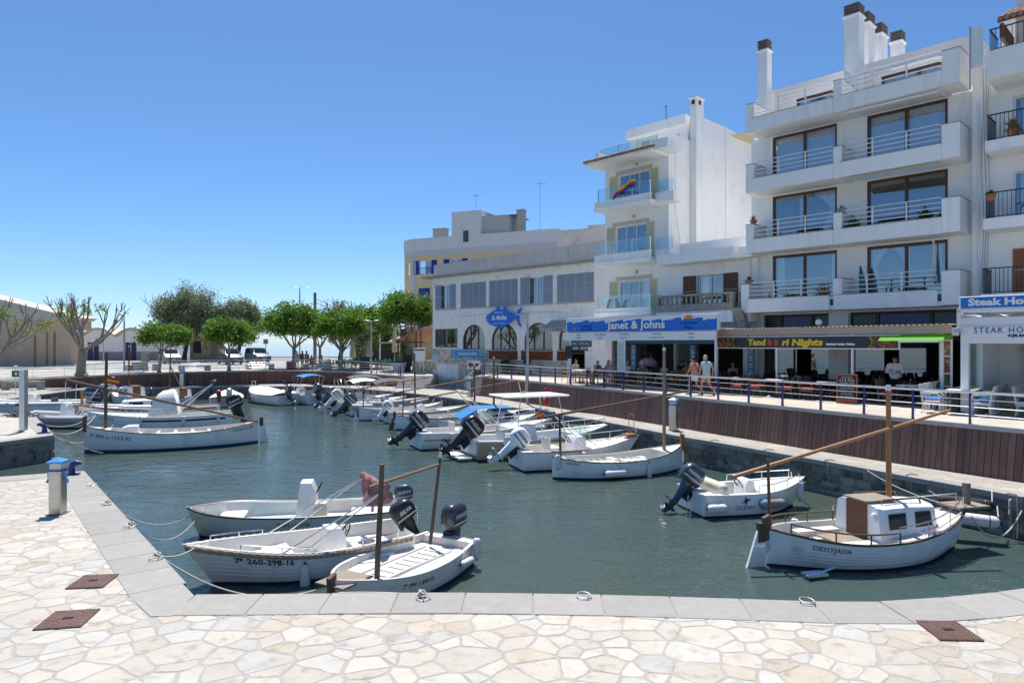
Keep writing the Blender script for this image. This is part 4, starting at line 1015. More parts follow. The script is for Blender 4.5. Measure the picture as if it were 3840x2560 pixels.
# ================================================================== houses behind
YX = math.atan2(-7.4, 16.6); yel = thing('yellow_house', 'yellow house with blue shutters and a pale parapet behind the trees', 'building', (-11.7, 80, 0), YX)
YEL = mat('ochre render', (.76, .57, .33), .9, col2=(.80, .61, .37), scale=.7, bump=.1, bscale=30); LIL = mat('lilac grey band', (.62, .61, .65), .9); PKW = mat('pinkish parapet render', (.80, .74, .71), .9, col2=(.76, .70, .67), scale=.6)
yw = [(.95, 2.6, 12.7, 14.3), (5.0, 6.6, 12.7, 14.3), (.9, 2.4, 9.1, 11.1), (.9, 2.3, 5.9, 7.9), (5.2, 6.6, 9.1, 11.1)]
t = MB(); t.wall(0, 18.3, 2.2, 15.0, 0, .3, yw); t.obj('wall', YEL, yel)
t = MB(); t.wall(0, 1.95, 2.2, 14.9, -.3, 0, [(.6, 1.4, 12.7, 14.2), (.6, 1.4, 9.2, 11.0)]); t.obj('side_wall', YEL, yel, rz=R(150)); t = MB(); t.box(0, 1.97, -.3, .02, 14.901, 15.5); t.obj('band', LIL, yel, rz=R(150))
t = MB(); t.box(0, 18.3, -.04, -.003, 14.9, 15.5); t.box(0, .5, -.03, -.003, 2.2, 14.89); t.obj('band', LIL, yel)
t = MB(); t.box(0, 18.3, -.06, .3, 15.501, 16.9); t.box(5.3, 9.0, -.05, 4, 16.9, 19.6); t.box(9.001, 12, .3, 4, 16.9, 18.9, 1); t.obj('parapet', [PKW, mat('warm grey render', (.52, .49, .44), .9)], yel)  # second roof block in an even grey, darker than the pinkish parapet
t = MB(); t.box(-.1, 2.0, -.3, .06, 15.501, 16.9); t.obj('parapet', PKW, yel, rz=R(150))
t = MB(); t.box(0, 18, 3, 3.1, 2.2, 14.8); t.obj('interior', INTERIOR, yel)
for i, (a, b, c, d) in enumerate(yw):
 if i in (2, 3, 4): shutter(yel, a, b, c, d, -.0, SHUT_BL, panels=2)
 else:
  window(yel, a, b, c, d, .1, ALUW, ((a + b) / 2,), .08, .08); shutter(yel, a - .75, a - .02, c, d, -.003, SHUT_BL); shutter(yel, b + .02, b + .75, c, d, -.003, SHUT_BL)
  q = MB(); n = 10
  for k in range(n + 1): q.box(a + (b - a) * k / n - .012, a + (b - a) * k / n + .012, -.06, -.035, c, c + .75)
  q.box(a, b, -.065, -.03, c + .75, c + .79); q.obj('balustrade', SHUT_BL, yel)
window(yel, 6.7, 7.6, 16.0, 17.5, -.1, ALUW, (), .1, .03, pane=mat('dim pane', (.05, .08, .11), .2))
for x, y, w_, h_ in ((1.6, 2, 1.7, 1.3), (12.7, 1.5, .8, 2.6)):
 t = MB(); t.box(x, x + w_, y, y + .8, 16.0, 16.9 + h_); t.box(x - .08, x + w_ + .08, y - .08, y + .88, 16.9 + h_, 17.0 + h_); t.obj('chimney', CONC_L, yel)
q = MB()
for x in (9.6, 12.6): q.box(x - .03, x + .03, 2.9, 2.96, 16.9, 19.0)
q.box(8.8, 12.8, 1.2, 5, 19.0, 19.05); q.obj('roof_pergola', glass('smoked roof sheet', (.35, .33, .33), .15), yel)
for x, h_ in ((7.6, 2.6), (15.5, 3.2)):
 q = MB(); q.cyl((x, 1.5, 16.5), (x, 1.5, 19.2 + h_), .025)
 for k in range(5): q.box(x - .25 + k * .22, x - .23 + k * .22, 1.3, 1.7, 19.0 + h_, 19.03 + h_)
 q.box(x - .3, x + .8, 1.49, 1.51, 19.0 + h_, 19.03 + h_); q.obj('television_aerial', GALV, yel)
bk = thing('back_house', 'stained pinkish block rising behind the fish restaurant roof', 'building', (*XY(2090, 66), 0), R(-20))
t = MB(); t.box(0, 9.0, 0, 8, 2.2, 15.6); t.box(3, 6, .0, .5, 15.6, 15.9); t.obj('wall', mat('stained pink render', (.76, .68, .62), .9, col2=(.68, .59, .52), scale=.8, col3=(.52, .42, .35), scale3=1.0), bk)
# ================================================================== right hand house (steak restaurant)
stk = thing('balcony_house', 'white house with black balcony railings and tiled eave at the right edge', 'building', (*AO, 0), AX)
hol = [(10.0, 13.5, 12.35, 14.2), (10.0, 13.5, 9.4, 11.3), (10.65, 13.5, 6.6, 8.3)]
t = MB(); t.wall(8.73, 16, Zp, 15.0, 1.42, 1.7, hol); t.box(8.73, 9.2, 1.1, 1.419, Zp, 16.0); t.box(15.7, 16, 1.71, 11, Zp, 15); t.box(8.74, 16, 11, 11.3, Zp, 17.5); t.obj('wall', WHITE2, stk)
t = MB(); t.box(9, 15.6, 4.5, 4.6, Zp, 15); [t.box(9, 15.6, 1.72, 4.5, z, z + .2) for z in (6.2, 9.0, 12.0, 14.8)]; t.obj('interior', INT_LT, stk)
BLKI = mat('black iron', (.02, .02, .022), .5)
for k, (zb, zt, x0) in enumerate(((6.25, 6.5, 9.25), (8.95, 9.36, 9.35), (11.9, 12.3, 9.4))):
 t = MB(); t.box(x0, 16, -.1, 1.419, zb, zt); o = t.obj('balcony_slab', WHITE, stk); bar_rail(o, x0 + .08, 15.9, -.04, zt, zt + .95, BLKI, .13, 1.3)
t = MB(); t.box(9.5, 16, -.3, 1.419, 14.55, 15.62); o = t.obj('balcony_slab', WHITE2, stk); bar_rail(o, 9.6, 15.9, -.24, 15.6, 16.4, BLKI, .17, 1.2)
for a, b, c, d in hol: window(stk, a, b, c, d, 1.5, ALUW, ((a + b) / 2,), .08, .1, curtains=((a + .2, a + 1.4),))
shutter(stk, 10.0, 10.62, 6.55, 8.3, 1.41, mat('orange brown shutter', (.33, .13, .045), .6), panels=2)
t = MB(); t.box(9.9, 16, 2.4, 2.6, 15.05, 18.6); t.box(9.3, 16, 3.2, 3.5, 15, 18.0); t.obj('roof_wall', WHITE2, stk)
t = MB(); t.add([(9.7, .4, 16.95), (16, .4, 16.95), (16, 2.4, 17.9), (9.7, 2.4, 17.9), (9.7, .4, 16.85), (16, .4, 16.85), (16, 2.4, 17.8), (9.7, 2.4, 17.8)], [(0, 1, 2, 3), (4, 5, 6, 7), (0, 1, 5, 4), (1, 2, 6, 5), (2, 3, 7, 6), (3, 0, 4, 7)]); t.box(9.75, 9.87, .5, 2.4, 16.3, 16.85); t.obj('porch_roof', WOOD_RED, stk)
for i in range(30):
 x = 9.8 + i * .21; q = MB(); q.tube([(x, .32, 16.97), (x, 1.4, 17.49), (x, 2.4, 17.97)], .09, 8); q.obj('roof_tile', TILE, stk, smooth=True)
t = MB(); t.box(8.95, 9.35, -.1, -.06, 15.2, 16.75); t.box(8.9, 8.95, -.12, -.04, 14.4, 16.8, 1); t.obj('glass_screen', [mat('milky glass', (.70, .74, .74), .3), GALV], stk)
t = MB(); t.tube([(8.95, 1.05, 2.4), (8.95, 1.05, 14.2)], .045, 8); t.obj('drain_pipe', ALUW, stk)
for k in range(3):
 t = MB(); t.tube([(9.08 + .1 * k + .04 * math.sin(i * 1.3 + k), 1.08, 15.5 - i * (1.0 + .05 * k)) for i in range(12)], .011, 4); t.obj('cable', GALV, stk)
t = MB(); t.tube([(-5.62 + .03, 1.9, 16.2), (-5.57, 1.9, 12), (-5.57, 2.4, 10.4)], .02, 5); t.tube([(-5.57, 7.4, 17.8), (-5.57, 7.4, 10.3)], .035, 6); t.obj('drain_pipe', WHITE, tow)
t = MB(); t.tube([(-.84 + .4, 1.42, 9.2), (-.44, 1.42, 2.5)], .05, 8); t.obj('drain_pipe', ALUW, low)
t = MB(); t.tube([(x, -.03, 6.95 + .05 * math.sin(x * 1.1)) for x in [3.9 + i * .5 for i in range(24)]], .012, 4); t.obj('cable', GALV, mol)
# ================================================================== far left buildings
BEIGE = mat('beige block render', (.62, .46, .32), .9, col2=(.56, .415, .285), scale=.8, bump=.2, bscale=30)
BGREY = mat('pale grey concrete fascia', (.60, .52, .42), .9, col2=(.55, .48, .385), scale=.7)
clb = thing('colonnade_building', 'beige building with a sloping concrete roof fascia and arched colonnade', 'building', (-47.8, 74, 0))
t = MB(); t.prism([(-30, 7.2), (0, 7.2), (.5, 7.5), (-8, 9.6), (-30, 15)], -.6, 4.0, 'y'); t.obj('roof_fascia', BGREY, clb)
t = MB(); t.box(-30, 0, -.2, 3.6, 6.15, 7.198); t.obj('beam', BEIGE, clb)
t = MB(); t.box(-30, -4.05, 0, 8, 2.0, 6.148); t.obj('wall', BEIGE, clb)
t = MB()
for x0, x1, d in ((-3.75, -2.75, .5), (-2.45, -1.95, .5), (-1.65, 0, .6)): t.box(x0, x1, 0, d, 2.0, 6.148)
for a, b in ((-4.05, -3.75), (-2.75, -2.45), (-1.95, -1.65)):
 c = (a + b) / 2; r_ = (b - a) / 2
 for s_ in (-1, 1): t.prism([(c + s_ * r_, 6.147)] + [(c + s_ * r_ * math.cos(k / 8 * PI / 2), 5.3 + .8 * math.sin(k / 8 * PI / 2)) for k in range(9)] + [(c, 6.147)], .01, .48, 'y')
t.obj('colonnade', BEIGE, clb)
t = MB(); t.box(-10, 1, -3.5, -3.1, 1.5, 2.25); t.obj('ramp_wall', BGREY, clb)
bh = thing('boathouse', 'white boathouse with a wavy vaulted roof and navy doors', 'building', (-66, 100, 0))
n = 64; W_ = 17.0; arcs = []
for k in range(n + 1):
 x = W_ * k / n; ph = (x - 3.0) / 5.05; f = ph - math.floor(ph); arcs.append((x, 5.55 + 1.15 * (math.sin(f * PI) ** .85)))
t = MB(); t.prism([(0, 2.2), (W_, 2.2)] + list(reversed(arcs)), 0, .3, 'y'); t.box(W_ - .3, W_, .31, 12, 2.2, 5.5); t.obj('wall', WHITE2, bh)
t = MB(); t.loft([[(x, -.5, z + .0), (x, 14, z + .0), (x, 14, z + .32), (x, -.5, z + .32)] for x, z in arcs]); t.obj('vaulted_roof', BGREY, bh)
t = MB(); t.box(0, W_, -.03, -.004, 2.2, 3.5); t.obj('dado', mat('grey dado paint', (.30, .31, .33), .8), bh)
for x in (3.9, 4.75, 5.0 + 4.4, 10.25):
 t = MB(); t.box(x, x + .72, -.06, -.035, 2.22, 4.85)
 for k in range(1, 5): t.box(x, x + .72, -.068, -.061, 2.22 + k * .52, 2.24 + k * .52)
 t.obj('door', mat('navy door paint', (.008, .022, .11), .5), bh)
t = MB(); t.box(5.05, 5.5, -.05, -.01, 5.0, 5.4); t.obj('plaque', INT_DK, bh)
hut = thing('stone_hut', 'small rubble stone hut with a shuttered window by the sea', 'building', (*XY(712, 92), 0))
t = MB(); t.prism([(0, 2.2), (3.1, 2.2), (2.75, 5.4), (0, 5.5)], 0, 4, 'y'); t.box(-.15, 2.9, -.15, 4, 5.5, 5.75); t.obj('wall', mat('rubble stone', (.36, .26, .15), .95, col2=(.24, .17, .10), scale=2.4, bump=1, bscale=4), hut)
t = MB(); t.box(.5, 1.5, -.03, .0, 3.4, 5.0); t.obj('window', INT_DK, hut)
facing(hut, [(.02, .45, 2.25, 5.4), (1.55, 2.75, 2.25, 5.4), (.47, 1.53, 2.25, 3.35), (.47, 1.53, 5.05, 5.4)], [.4, .5], 33, mat('rubble facing', (.40, .30, .18), .95, rand=.3))
sw = MB(); sw.box(-60, -10, 116.5, 117.0, 2.0, 2.55); tag(sw.obj('sea_wall', WHITE2), 'low white sea wall along the shore behind the car park', 'wall')
# ================================================================== trees
def leaf_mat(name, a, b, tr):
 m = bpy.data.materials.new(name); m.use_nodes = True; n = m.node_tree.nodes; L = m.node_tree.links
 p = n['Principled BSDF']; p.inputs['Roughness'].default_value = .6; p.inputs['Specular IOR Level'].default_value = .25
 ge = n.new('ShaderNodeNewGeometry'); nz = n.new('ShaderNodeTexNoise'); nz.inputs['Scale'].default_value = 2.6; nz.inputs['Detail'].default_value = 3; L.new(ge.outputs['Position'], nz.inputs['Vector'])
 rp = n.new('ShaderNodeValToRGB'); rp.color_ramp.elements[0].color = (*a, 1); rp.color_ramp.elements[1].color = (*b, 1); rp.color_ramp.elements[0].position = .36; rp.color_ramp.elements[1].position = .64
 L.new(nz.outputs['Fac'], rp.inputs[0]); L.new(rp.outputs[0], p.inputs['Base Color'])
 t = n.new('ShaderNodeBsdfTranslucent'); mx = n.new('ShaderNodeMixShader'); mx.inputs[0].default_value = tr; o = n['Material Output']
 hs = n.new('ShaderNodeHueSaturation'); hs.inputs['Value'].default_value = 1.7; L.new(rp.outputs[0], hs.inputs['Color']); L.new(hs.outputs[0], t.inputs[0])
 L.new(p.outputs[0], mx.inputs[1]); L.new(t.outputs[0], mx.inputs[2]); L.new(mx.outputs[0], o.inputs[0])
 return m
FICUS = leaf_mat('ficus leaf', (.05, .12, .016), (.14, .25, .03), .4)
FICUS_Y = leaf_mat('young ficus leaf', (.10, .17, .02), (.17, .26, .03), .4)
TAMA = leaf_mat('tamarisk leaf', (.12, .155, .085), (.20, .235, .135), .35)
BARK = mat('grey ficus bark', (.36, .31, .26), .9, col2=(.26, .225, .185), scale=3, bump=.6, bscale=12)
BARK_D = mat('brown bark', (.14, .105, .08), .95, col2=(.09, .07, .055), scale=3, bump=.6, bscale=12)
def leaves(t, c, r, n, size, rr, asp=.55, flat=.8):
 for _ in range(n):
  p = Vector((rr.gauss(0, 1), rr.gauss(0, 1), rr.gauss(0, 1) * flat)) * r * .5 + Vector(c)
  a = Vector((rr.gauss(0, 1), rr.gauss(0, 1), rr.gauss(0, .7))).normalized(); b = a.cross(Vector((rr.gauss(0, 1), rr.gauss(0, 1), rr.gauss(0, 1)))).normalized()
  s_ = size * rr.uniform(.6, 1.3); a *= s_; b *= s_ * asp
  t.add([p - a, p + b * .9 - a * .1, p + a, p - b * .9 - a * .1], [(0, 1, 2, 3)])
def limb(t, p, d, l, r, depth, rr, ends, spread=.6, up=.25, taper=.72, kids=(2, 3)):
 pts = [p]; q = p; dd = d.normalized()
 for k in range(3):
  dd = (dd + Vector((rr.gauss(0, .14), rr.gauss(0, .14), rr.gauss(0, .08) + up * .12))).normalized(); q = q + dd * l / 3; pts.append(q)
 t.tube(pts, [r, r * .9, r * .8, r * taper], 7 if r > .05 else 5)
 ends.append((q, dd, depth))
 if depth <= 0: return
 for k in range(rr.randint(*kids)):
  nd = (dd + Vector((rr.gauss(0, spread), rr.gauss(0, spread), rr.gauss(0, spread * .5) + up))).normalized()
  limb(t, q, nd, l * rr.uniform(.62, .85), r * taper * rr.uniform(.7, .95), depth - 1, rr, ends, spread, up, taper, kids)
def ficus(label, loc, trunk_h, rx, rz_, cz, seed, clumps=95, per=46, size=.12, tr=.2, lean=(0, 0), ry=None, m=None, group='clipped trees along the far promenade'):
 rr = random.Random(seed); r_ = thing('ficus_tree', label, 'tree', loc, 0, group)
 t = MB(); t.tube([(0, 0, -.05), (0, 0, .12), (lean[0] * .4, lean[1] * .4, trunk_h * .5), (lean[0], lean[1], trunk_h)], [tr * 1.55, tr * 1.1, tr * .9, tr * .8], 9)
 ends = []
 for k in range(6):
  a = k / 6 * 2 * PI + rr.uniform(-.3, .3); d = Vector((math.cos(a) * .9, math.sin(a) * .9, 1.0))
  limb(t, Vector((lean[0], lean[1], trunk_h - .1)), d, (cz - trunk_h) * .75 + .3, tr * .42, 2, rr, ends, .45, .15)
 t.obj('trunk', BARK, r_, smooth=True, angle=60)
 t = MB(); ry = ry or rx
 for k in range(clumps):
  a = rr.uniform(0, 2 * PI); e = math.asin(rr.uniform(-.62, 1)); q = rr.uniform(.66, .98) if rr.random() < .72 else rr.uniform(.2, .66)
  bulge = 1 + .1 * math.sin(3 * a + seed) + .07 * math.sin(7 * a + 2 * e + seed)
  z = math.sin(e); z = z if z > 0 else z * .75
  c = (lean[0] + rx * q * bulge * math.cos(e) ** .7 * math.cos(a), lean[1] + ry * q * bulge * math.cos(e) ** .7 * math.sin(a), cz + rz_ * q * z)
  leaves(t, c, rx * .30, int(per * 2.1), size * 1.12, rr)
 stuff(t.obj('crown', m or FICUS, r_))
 return r_
def bare_tree(label, loc, seed, h, spread, tr, tufts):
 rr = random.Random(seed); r_ = thing('pollarded_tree', label, 'tree', loc, 0, 'pruned bare trees at the left')
 t = MB(); ends = []
 t.tube([(0, 0, -.1), (0, 0, .15), (.04, 0, 1.0), (.1, 0, 2.0)], [tr * 1.7, tr * 1.2, tr, tr * .95], 11)
 n = 7
 for k in range(n):
  a = k / n * 2 * PI + rr.uniform(-.25, .25); d = Vector((math.cos(a) * spread, math.sin(a) * spread, 1.0 + rr.uniform(-.2, .5)))
  limb(t, Vector((.1, 0, 1.75 + rr.uniform(0, .3))), d, h * .36, tr * .5, 3, rr, ends, .42, .5, .74, (1, 3))
 t.obj('trunk', BARK, r_, smooth=True, angle=60)
 t = MB(); lv = [e for e in ends if e[2] <= 2]
 for k in range(tufts):
  e = rr.choice(lv); leaves(t, (e[0].x, e[0].y, e[0].z - rr.uniform(.2, 1.0)), .55, 70, .11, rr)
 stuff(t.obj('young_leaves', FICUS_Y, r_))
 return r_
def tamarisk(label, loc, h, rx, seed, n=150):
 rr = random.Random(seed); r_ = thing('tamarisk_tree', label, 'tree', loc, 0, 'feathery trees behind the car park')
 t = MB(); ends = []
 t.tube([(0, 0, -.1), (.1, 0, 1.0), (.3, .1, 2.2)], [.4, .3, .26], 8)
 for k in range(6):
  a = k / 6 * 2 * PI; limb(t, Vector((.3, .1, 2.1)), Vector((math.cos(a) * .8, math.sin(a) * .8, 1.1)), h * .3, .14, 3, rr, ends, .5, .35)
 t.obj('trunk', BARK_D, r_, smooth=True, angle=60)
 t = MB()
 for k in range(n):
  a = rr.uniform(0, 2 * PI); e = math.asin(rr.uniform(-.45, 1)); q = rr.uniform(.35, 1.0) ** .6; b = 1 + .22 * math.sin(2.3 * a + seed) + .15 * math.sin(5 * a + seed)
  leaves(t, (.3 + rx * q * b * math.cos(e) * math.cos(a), rx * .8 * q * b * math.cos(e) * math.sin(a), h * .56 + h * .46 * q * (1 + .12 * math.sin(4 * a)) * math.sin(e)), rx * .24, 95, .2, rr, .32, 1.1)
 stuff(t.obj('crown', TAMA, r_))
bare_tree('bare pollarded tree with stubby branches in front of the white boathouse', (*XY(304, 57.2), 2.1), 4, 4.9, 1.15, .33, 8)
bare_tree('bare pollarded tree with bright leaf tufts cut by the left edge', (*XY(-25, 50), 1.6), 9, 4.9, 1.2, .32, 17)
ficus('small mushroom shaped tree partly hiding the silver van', (*XY(597, 59.2), Zf), 1.75, 2.0, .95, 3.05, 1, 70, 48, .11, .13, (.25, 0))
ficus('rounded clipped tree in front of the two dark vans', (*XY(859, 61.5), Zf), 1.8, 2.1, 1.25, 3.2, 2, 80, 48, .11, .15)
ficus('broad clipped tree over the orange shirted passers by', (*XY(1103, 67), Zf), 2.0, 2.75, 1.75, 4.3, 3, 120, 46, .13, .22)
ficus('clipped tree with many thin limbs before the terrace tables', (*XY(1278, 64), Zf), 1.7, 2.35, 1.35, 4.0, 4, 95, 46, .12, .17, (.1, 0))
ficus('clipped tree half hidden between its two neighbours', (*XY(1200, 73), Zf), 2.0, 2.2, 1.3, 4.2, 5, 80, 44, .13, .16)
ficus('clipped tree standing just behind the grey lamp post', (*XY(1362, 68), Zf), 2.2, 2.7, 1.55, 4.3, 6, 110, 46, .13, .22)
ficus('tall forked tree beside the roughcast restaurant corner', (*XY(1521, 64.5), Zf), 2.1, 2.6, 1.75, 5.3, 7, 115, 48, .12, .2, (.2, 0))
tamarisk('large grey green feathery tree rising behind the silver van', (*XY(690, 93), 2.2), 10.0, 3.9, 1, 210)
tamarisk('smaller feathery tree to the right of the big one behind the vans', (*XY(890, 95), 2.2), 8.4, 3.2, 2, 170)
tamarisk('thin feathery tree showing above the clipped crowns', (*XY(1275, 88), 2.2), 8.0, 2.0, 3, 70)
# ================================================================== parked vans
CARGL = mat('car window glass', (.015, .02, .025), .06, spec=.9)
TYRE = mat('tyre rubber', (.02, .02, .02), .85); RIM = mat('alloy rim', (.45, .46, .47), .35, metal=.9)
def van(label, loc, rz, paint, h=1.82, low=.02):
 r_ = thing('parked_van', label, 'van', loc, rz, 'vans in the far car park')
 prof = [(-2.15, .32), (-2.2, .75), (-2.15, 1.15), (-2.06, h - .16), (-1.9, h), (-.2, h + .02), (.55, h - .06), (1.05, 1.2), (1.95, .98), (2.16, .82), (2.2, .5), (2.12, .28)]
 def ring(y, k):
  out = []
  for x, z in prof:
   yy = y * (1 - max(0, z - .95) * .17); s_ = 1 - .012 * k
   out.append((x * s_, yy, .28 + (z - .28) * (1 - .02 * k)))
  return out
 t = MB(); t.loft([ring(-.9, 3), ring(-.88, 1), ring(-.7, 0), ring(.7, 0), ring(.88, 1), ring(.9, 3)]); t.obj('body', paint, r_, smooth=True, angle=40)
 def side(s_, pts):
  t = MB(); vs = [(x, s_ * (.915 * (1 - max(0, z - .95) * .17)), z) for x, z in pts]; t.add(vs, [tuple(range(len(pts)))]); return t.obj('side_window', CARGL, r_)
 for s_ in (-1, 1):
  side(s_, [(-1.9, 1.2), (-1.0, 1.2), (-1.0, h - .14), (-1.82, h - .14)]); side(s_, [(-.92, 1.2), (-.05, 1.2), (-.05, h - .13), (-.92, h - .13)]); side(s_, [(.03, 1.2), (.95, 1.2), (.45, h - .16), (.03, h - .13)])
  t = MB(); t.prism([(1.75, .82), (2.12, .74), (2.06, .9), (1.7, .98)], s_ * .52, s_ * .90, 'y'); t.obj('headlight', mat('headlight lens', (.5, .52, .54), .15), r_)
  t = MB(); t.box(.75, .95, s_ * .9 - .02, s_ * 1.06 + .02, 1.1, 1.26, 0, .03); t.obj('wing_mirror', paint, r_)
 t = MB(); a = (1.02, 1.24); b = (.56, h - .1); t.add([(a[0] + .04, -.76, a[1]), (a[0] + .04, .76, a[1]), (b[0] + .04, .68, b[1]), (b[0] + .04, -.68, b[1])], [(0, 1, 2, 3)]); t.obj('windscreen', CARGL, r_)
 t = MB(); t.box(2.13, 2.215, -.6, .6, .62, .74, 0, .02); t.box(2.1, 2.2, -.75, .75, .32, .46, 0, .02); t.obj('grille', BLACK, r_)
 t = MB(); t.box(2.21, 2.225, -.26, .26, .5, .6); t.obj('number_plate', ALUW, r_)
 for x in (-1.35, 1.35):
  for s_ in (-1, 1):
   w_ = put('wheel', MB().lathe([(.3, -.1), (.325, -.08), (.325, .08), (.3, .1), (.2, .1)], 18, mt=Matrix.Rotation(PI / 2, 4, 'X')).mesh('tyre', TYRE, True), r_, (x, s_ * .82, .325))
   MB().lathe([(.19, -.105), (.2, -.09), (.2, .09), (.19, .105), (.05, .09)], 12, mt=Matrix.Rotation(PI / 2, 4, 'X')).obj('rim', RIM, w_)
 t = MB(); t.box(-1.9, 1.9, -.8, .8, .2, .34); t.obj('underbody', BLACK, r_)
 return r_
van('silver van parked left behind the small clipped tree', (*XY(636, 83), 2.24), R(-52), mat('silver car paint', (.24, .255, .275), .4, metal=.1, coat=.15))
van('dark blue grey van parked behind the rounded clipped tree', (*XY(862, 81), 2.24), R(-50), mat('slate car paint', (.035, .05, .065), .4, coat=.15), 1.85)
van('older grey van parked furthest right nearest the sea', (*XY(966, 87), 2.24), R(-48), mat('grey car paint', (.06, .075, .09), .4, coat=.15), 1.9)
# ================================================================== lamps, poles, benches
def lamp(label, loc, h, arm=.42, kind='street_lamp', r0=.07):
 r_ = thing(kind, label, 'street lamp', loc)
 t = MB(); t.cyl((0, 0, 0), (0, 0, h - .6), r0, r0 * .85, 12); t.cyl((0, 0, h - .6), (0, 0, h), r0 * .6, r0 * .6, 10); t.cyl((0, 0, 0), (0, 0, .03), r0 * 2, r0 * 2, 12); t.obj('pole', GALV, r_, smooth=True)
 for s_ in (-1, 1):
  t = MB(); t.ell((s_ * arm, 0, h + .04), (arm * .62, .13, .045), 12, 6); t.tube([(0, 0, h - .05), (s_ * arm * .6, 0, h + .03)], .025, 6); t.obj('lamp_head', GALV, r_, smooth=True)
 return r_
lamp('grey double headed street lamp beside the bare pollarded tree', (*XY(465.6, 57.6), 2.16), 5.0)
lamp('grey street lamp at the corner of the white boathouse', (*XY(388, 92), Zf), 5.0)
lamp('grey street lamp rising from the railing before the terrace', (*XY(1393, 60.5), 2.15), 4.5)
r_ = lamp('tall twin floodlight pole standing above the clipped trees', (*XY(1124, 98), Zf), 10.5, .9, 'floodlight_pole', .11)
r_ = thing('street_lamp', 'grey single headed lamp post on the lower quay beside the plank wall', 'street lamp', (.93, 41, Zq))
t = MB(); t.cyl((0, 0, 0), (0, 0, 4.9), .085, .075, 12); t.cyl((0, 0, 4.9), (0, 0, 5.35), .05, .05, 10); t.cyl((0, 0, 0), (0, 0, .03), .18, .18, 12); t.obj('pole', GALV, r_, smooth=True)
t = MB(); t.loft([[(.1, -.1, 5.3), (.1, .1, 5.3), (.1, .1, 5.4), (.1, -.1, 5.4)], [(-.7, -.14, 5.36), (-.7, .14, 5.36), (-.7, .14, 5.42), (-.7, -.14, 5.42)]]); t.obj('lamp_head', GALV, r_)
r_ = thing('utility_pole', 'wooden utility pole with overhead cables behind the trees', 'utility pole', (*XY(1181, 76), Zf))
t = MB(); t.cyl((0, 0, 0), (0, 0, 8.1), .2, .16, 10); t.obj('pole', WOOD_GREY, r_)
for k, (dx, dz) in enumerate(((.1, 7.0), (.1, 7.4))):
 t = MB(); p0 = Vector((dx, 0, dz)); p1 = Vector((11.5, 2, 4.2 + k * .4)); t.tube([p0.lerp(p1, f) + Vector((0, 0, -1.1 * 4 * f * (1 - f) * .55)) for f in [i / 14 for i in range(15)]], .028, 5); t.obj('cable', BLACK, r_)
r_ = thing('traffic_sign', 'small square traffic sign on a post near the sea', 'sign', (*XY(997, 95), Zf))
t = MB(); t.cyl((0, 0, 0), (0, 0, 3.0), .05); t.obj('post', GALV, r_); t = MB(); t.box(-.35, .35, -.06, -.02, 2.4, 3.1); t.obj('panel', ALUW, r_)
t = MB(); t.lathe([(.21, 0), (.26, 0), (.26, .02), (.21, .02)], 20, mt=Matrix.Translation((0, -.062, 2.7)) @ Matrix.Rotation(PI / 2, 4, 'X')); t.obj('symbol', mat('faded red', (.5, .15, .13), .6), r_)
CBEN = mat('concrete bench', (.40, .375, .335), .9, col2=(.34, .315, .28), scale=3, bump=.3, bscale=50)
def bench(label, loc, rz, l=2.8, h=.48, d=.5):
 r_ = thing('concrete_bench', label, 'bench', loc, rz, 'concrete benches')
 t = MB(); t.box(-l / 2, l / 2, -d / 2, d / 2, h - .16, h, 0, .02); t.obj('seat', CBEN, r_)
 for s_ in (-1, 1):
  t = MB(); t.box(s_ * (l / 2 - .2) - .2, s_ * (l / 2 - .2) + .2, -d / 2 + .01, d / 2 - .01, 0, h - .162, 0, .015); t.obj('leg', CBEN, r_)
def G2(u, v, z): return (*G(u, v, z), z)
bench('long concrete bench on the lower quay at the left', (*XY(88, 54), Zq + .0), R(6), 3.0, .68, .5)
bench('concrete bench behind the railing right of the small clipped tree', (*XY(730, 61.3), Zf), R(2), 2.7, .5)
bench('concrete bench behind the railing in front of the dark vans', (*XY(975, 65.5), Zf), R(0), 2.6, .5)
bench('concrete bench behind the railing near the orange shirted passers by', (*XY(1185, 64.5), Zf), R(0), 2.3, .5)
for k, (lab, u, Y, w_, h_) in enumerate((('large concrete block behind the railing beside the street lamp', 524, 60.0, 1.2, .85), ('tapered concrete bollard left of the large block', 480, 60.5, .42, .55), ('tapered concrete bollard by the small clipped tree trunk', 583, 61.0, .5, .6), ('concrete bollard near the boathouse doors', 545, 92, .9, 1.2), ('low concrete planter block beside the seated terrace guests', 1225, 63.5, .9, .6))):
 t = MB(); t.loft([[(-w_ / 2, -w_ * .3, 0), (w_ / 2, -w_ * .3, 0), (w_ / 2, w_ * .3, 0), (-w_ / 2, w_ * .3, 0)], [(-w_ * .45, -w_ * .27, h_ * .95), (w_ * .45, -w_ * .27, h_ * .95), (w_ * .45, w_ * .27, h_ * .95), (-w_ * .45, w_ * .27, h_ * .95)], [(-w_ * .4, -w_ * .24, h_), (w_ * .4, -w_ * .24, h_), (w_ * .4, w_ * .24, h_), (-w_ * .4, w_ * .24, h_)]])
 tag(t.obj('concrete_bollard', CBEN, loc=(*XY(u, Y), Zf)), lab, 'bollard')
r_ = MB(); r_.box(-.3, .3, -.15, .15, 0, .78, 0, .02); r_.box(-.12, .12, -.16, -.152, .2, .6, 1); tag(r_.obj('fire_hose_box', [mat('fire red', (.5, .02, .02), .4), BLACK], loc=(*XY(1087, 64.5), Zf)), 'red fire box at the railing under the broad tree', 'fire box')
r_ = thing('fire_hose_box', 'narrow red fire extinguisher box hung on the plank wall', 'fire box', (2.02, 38.1, 1.2), math.atan2(-.888, .46))
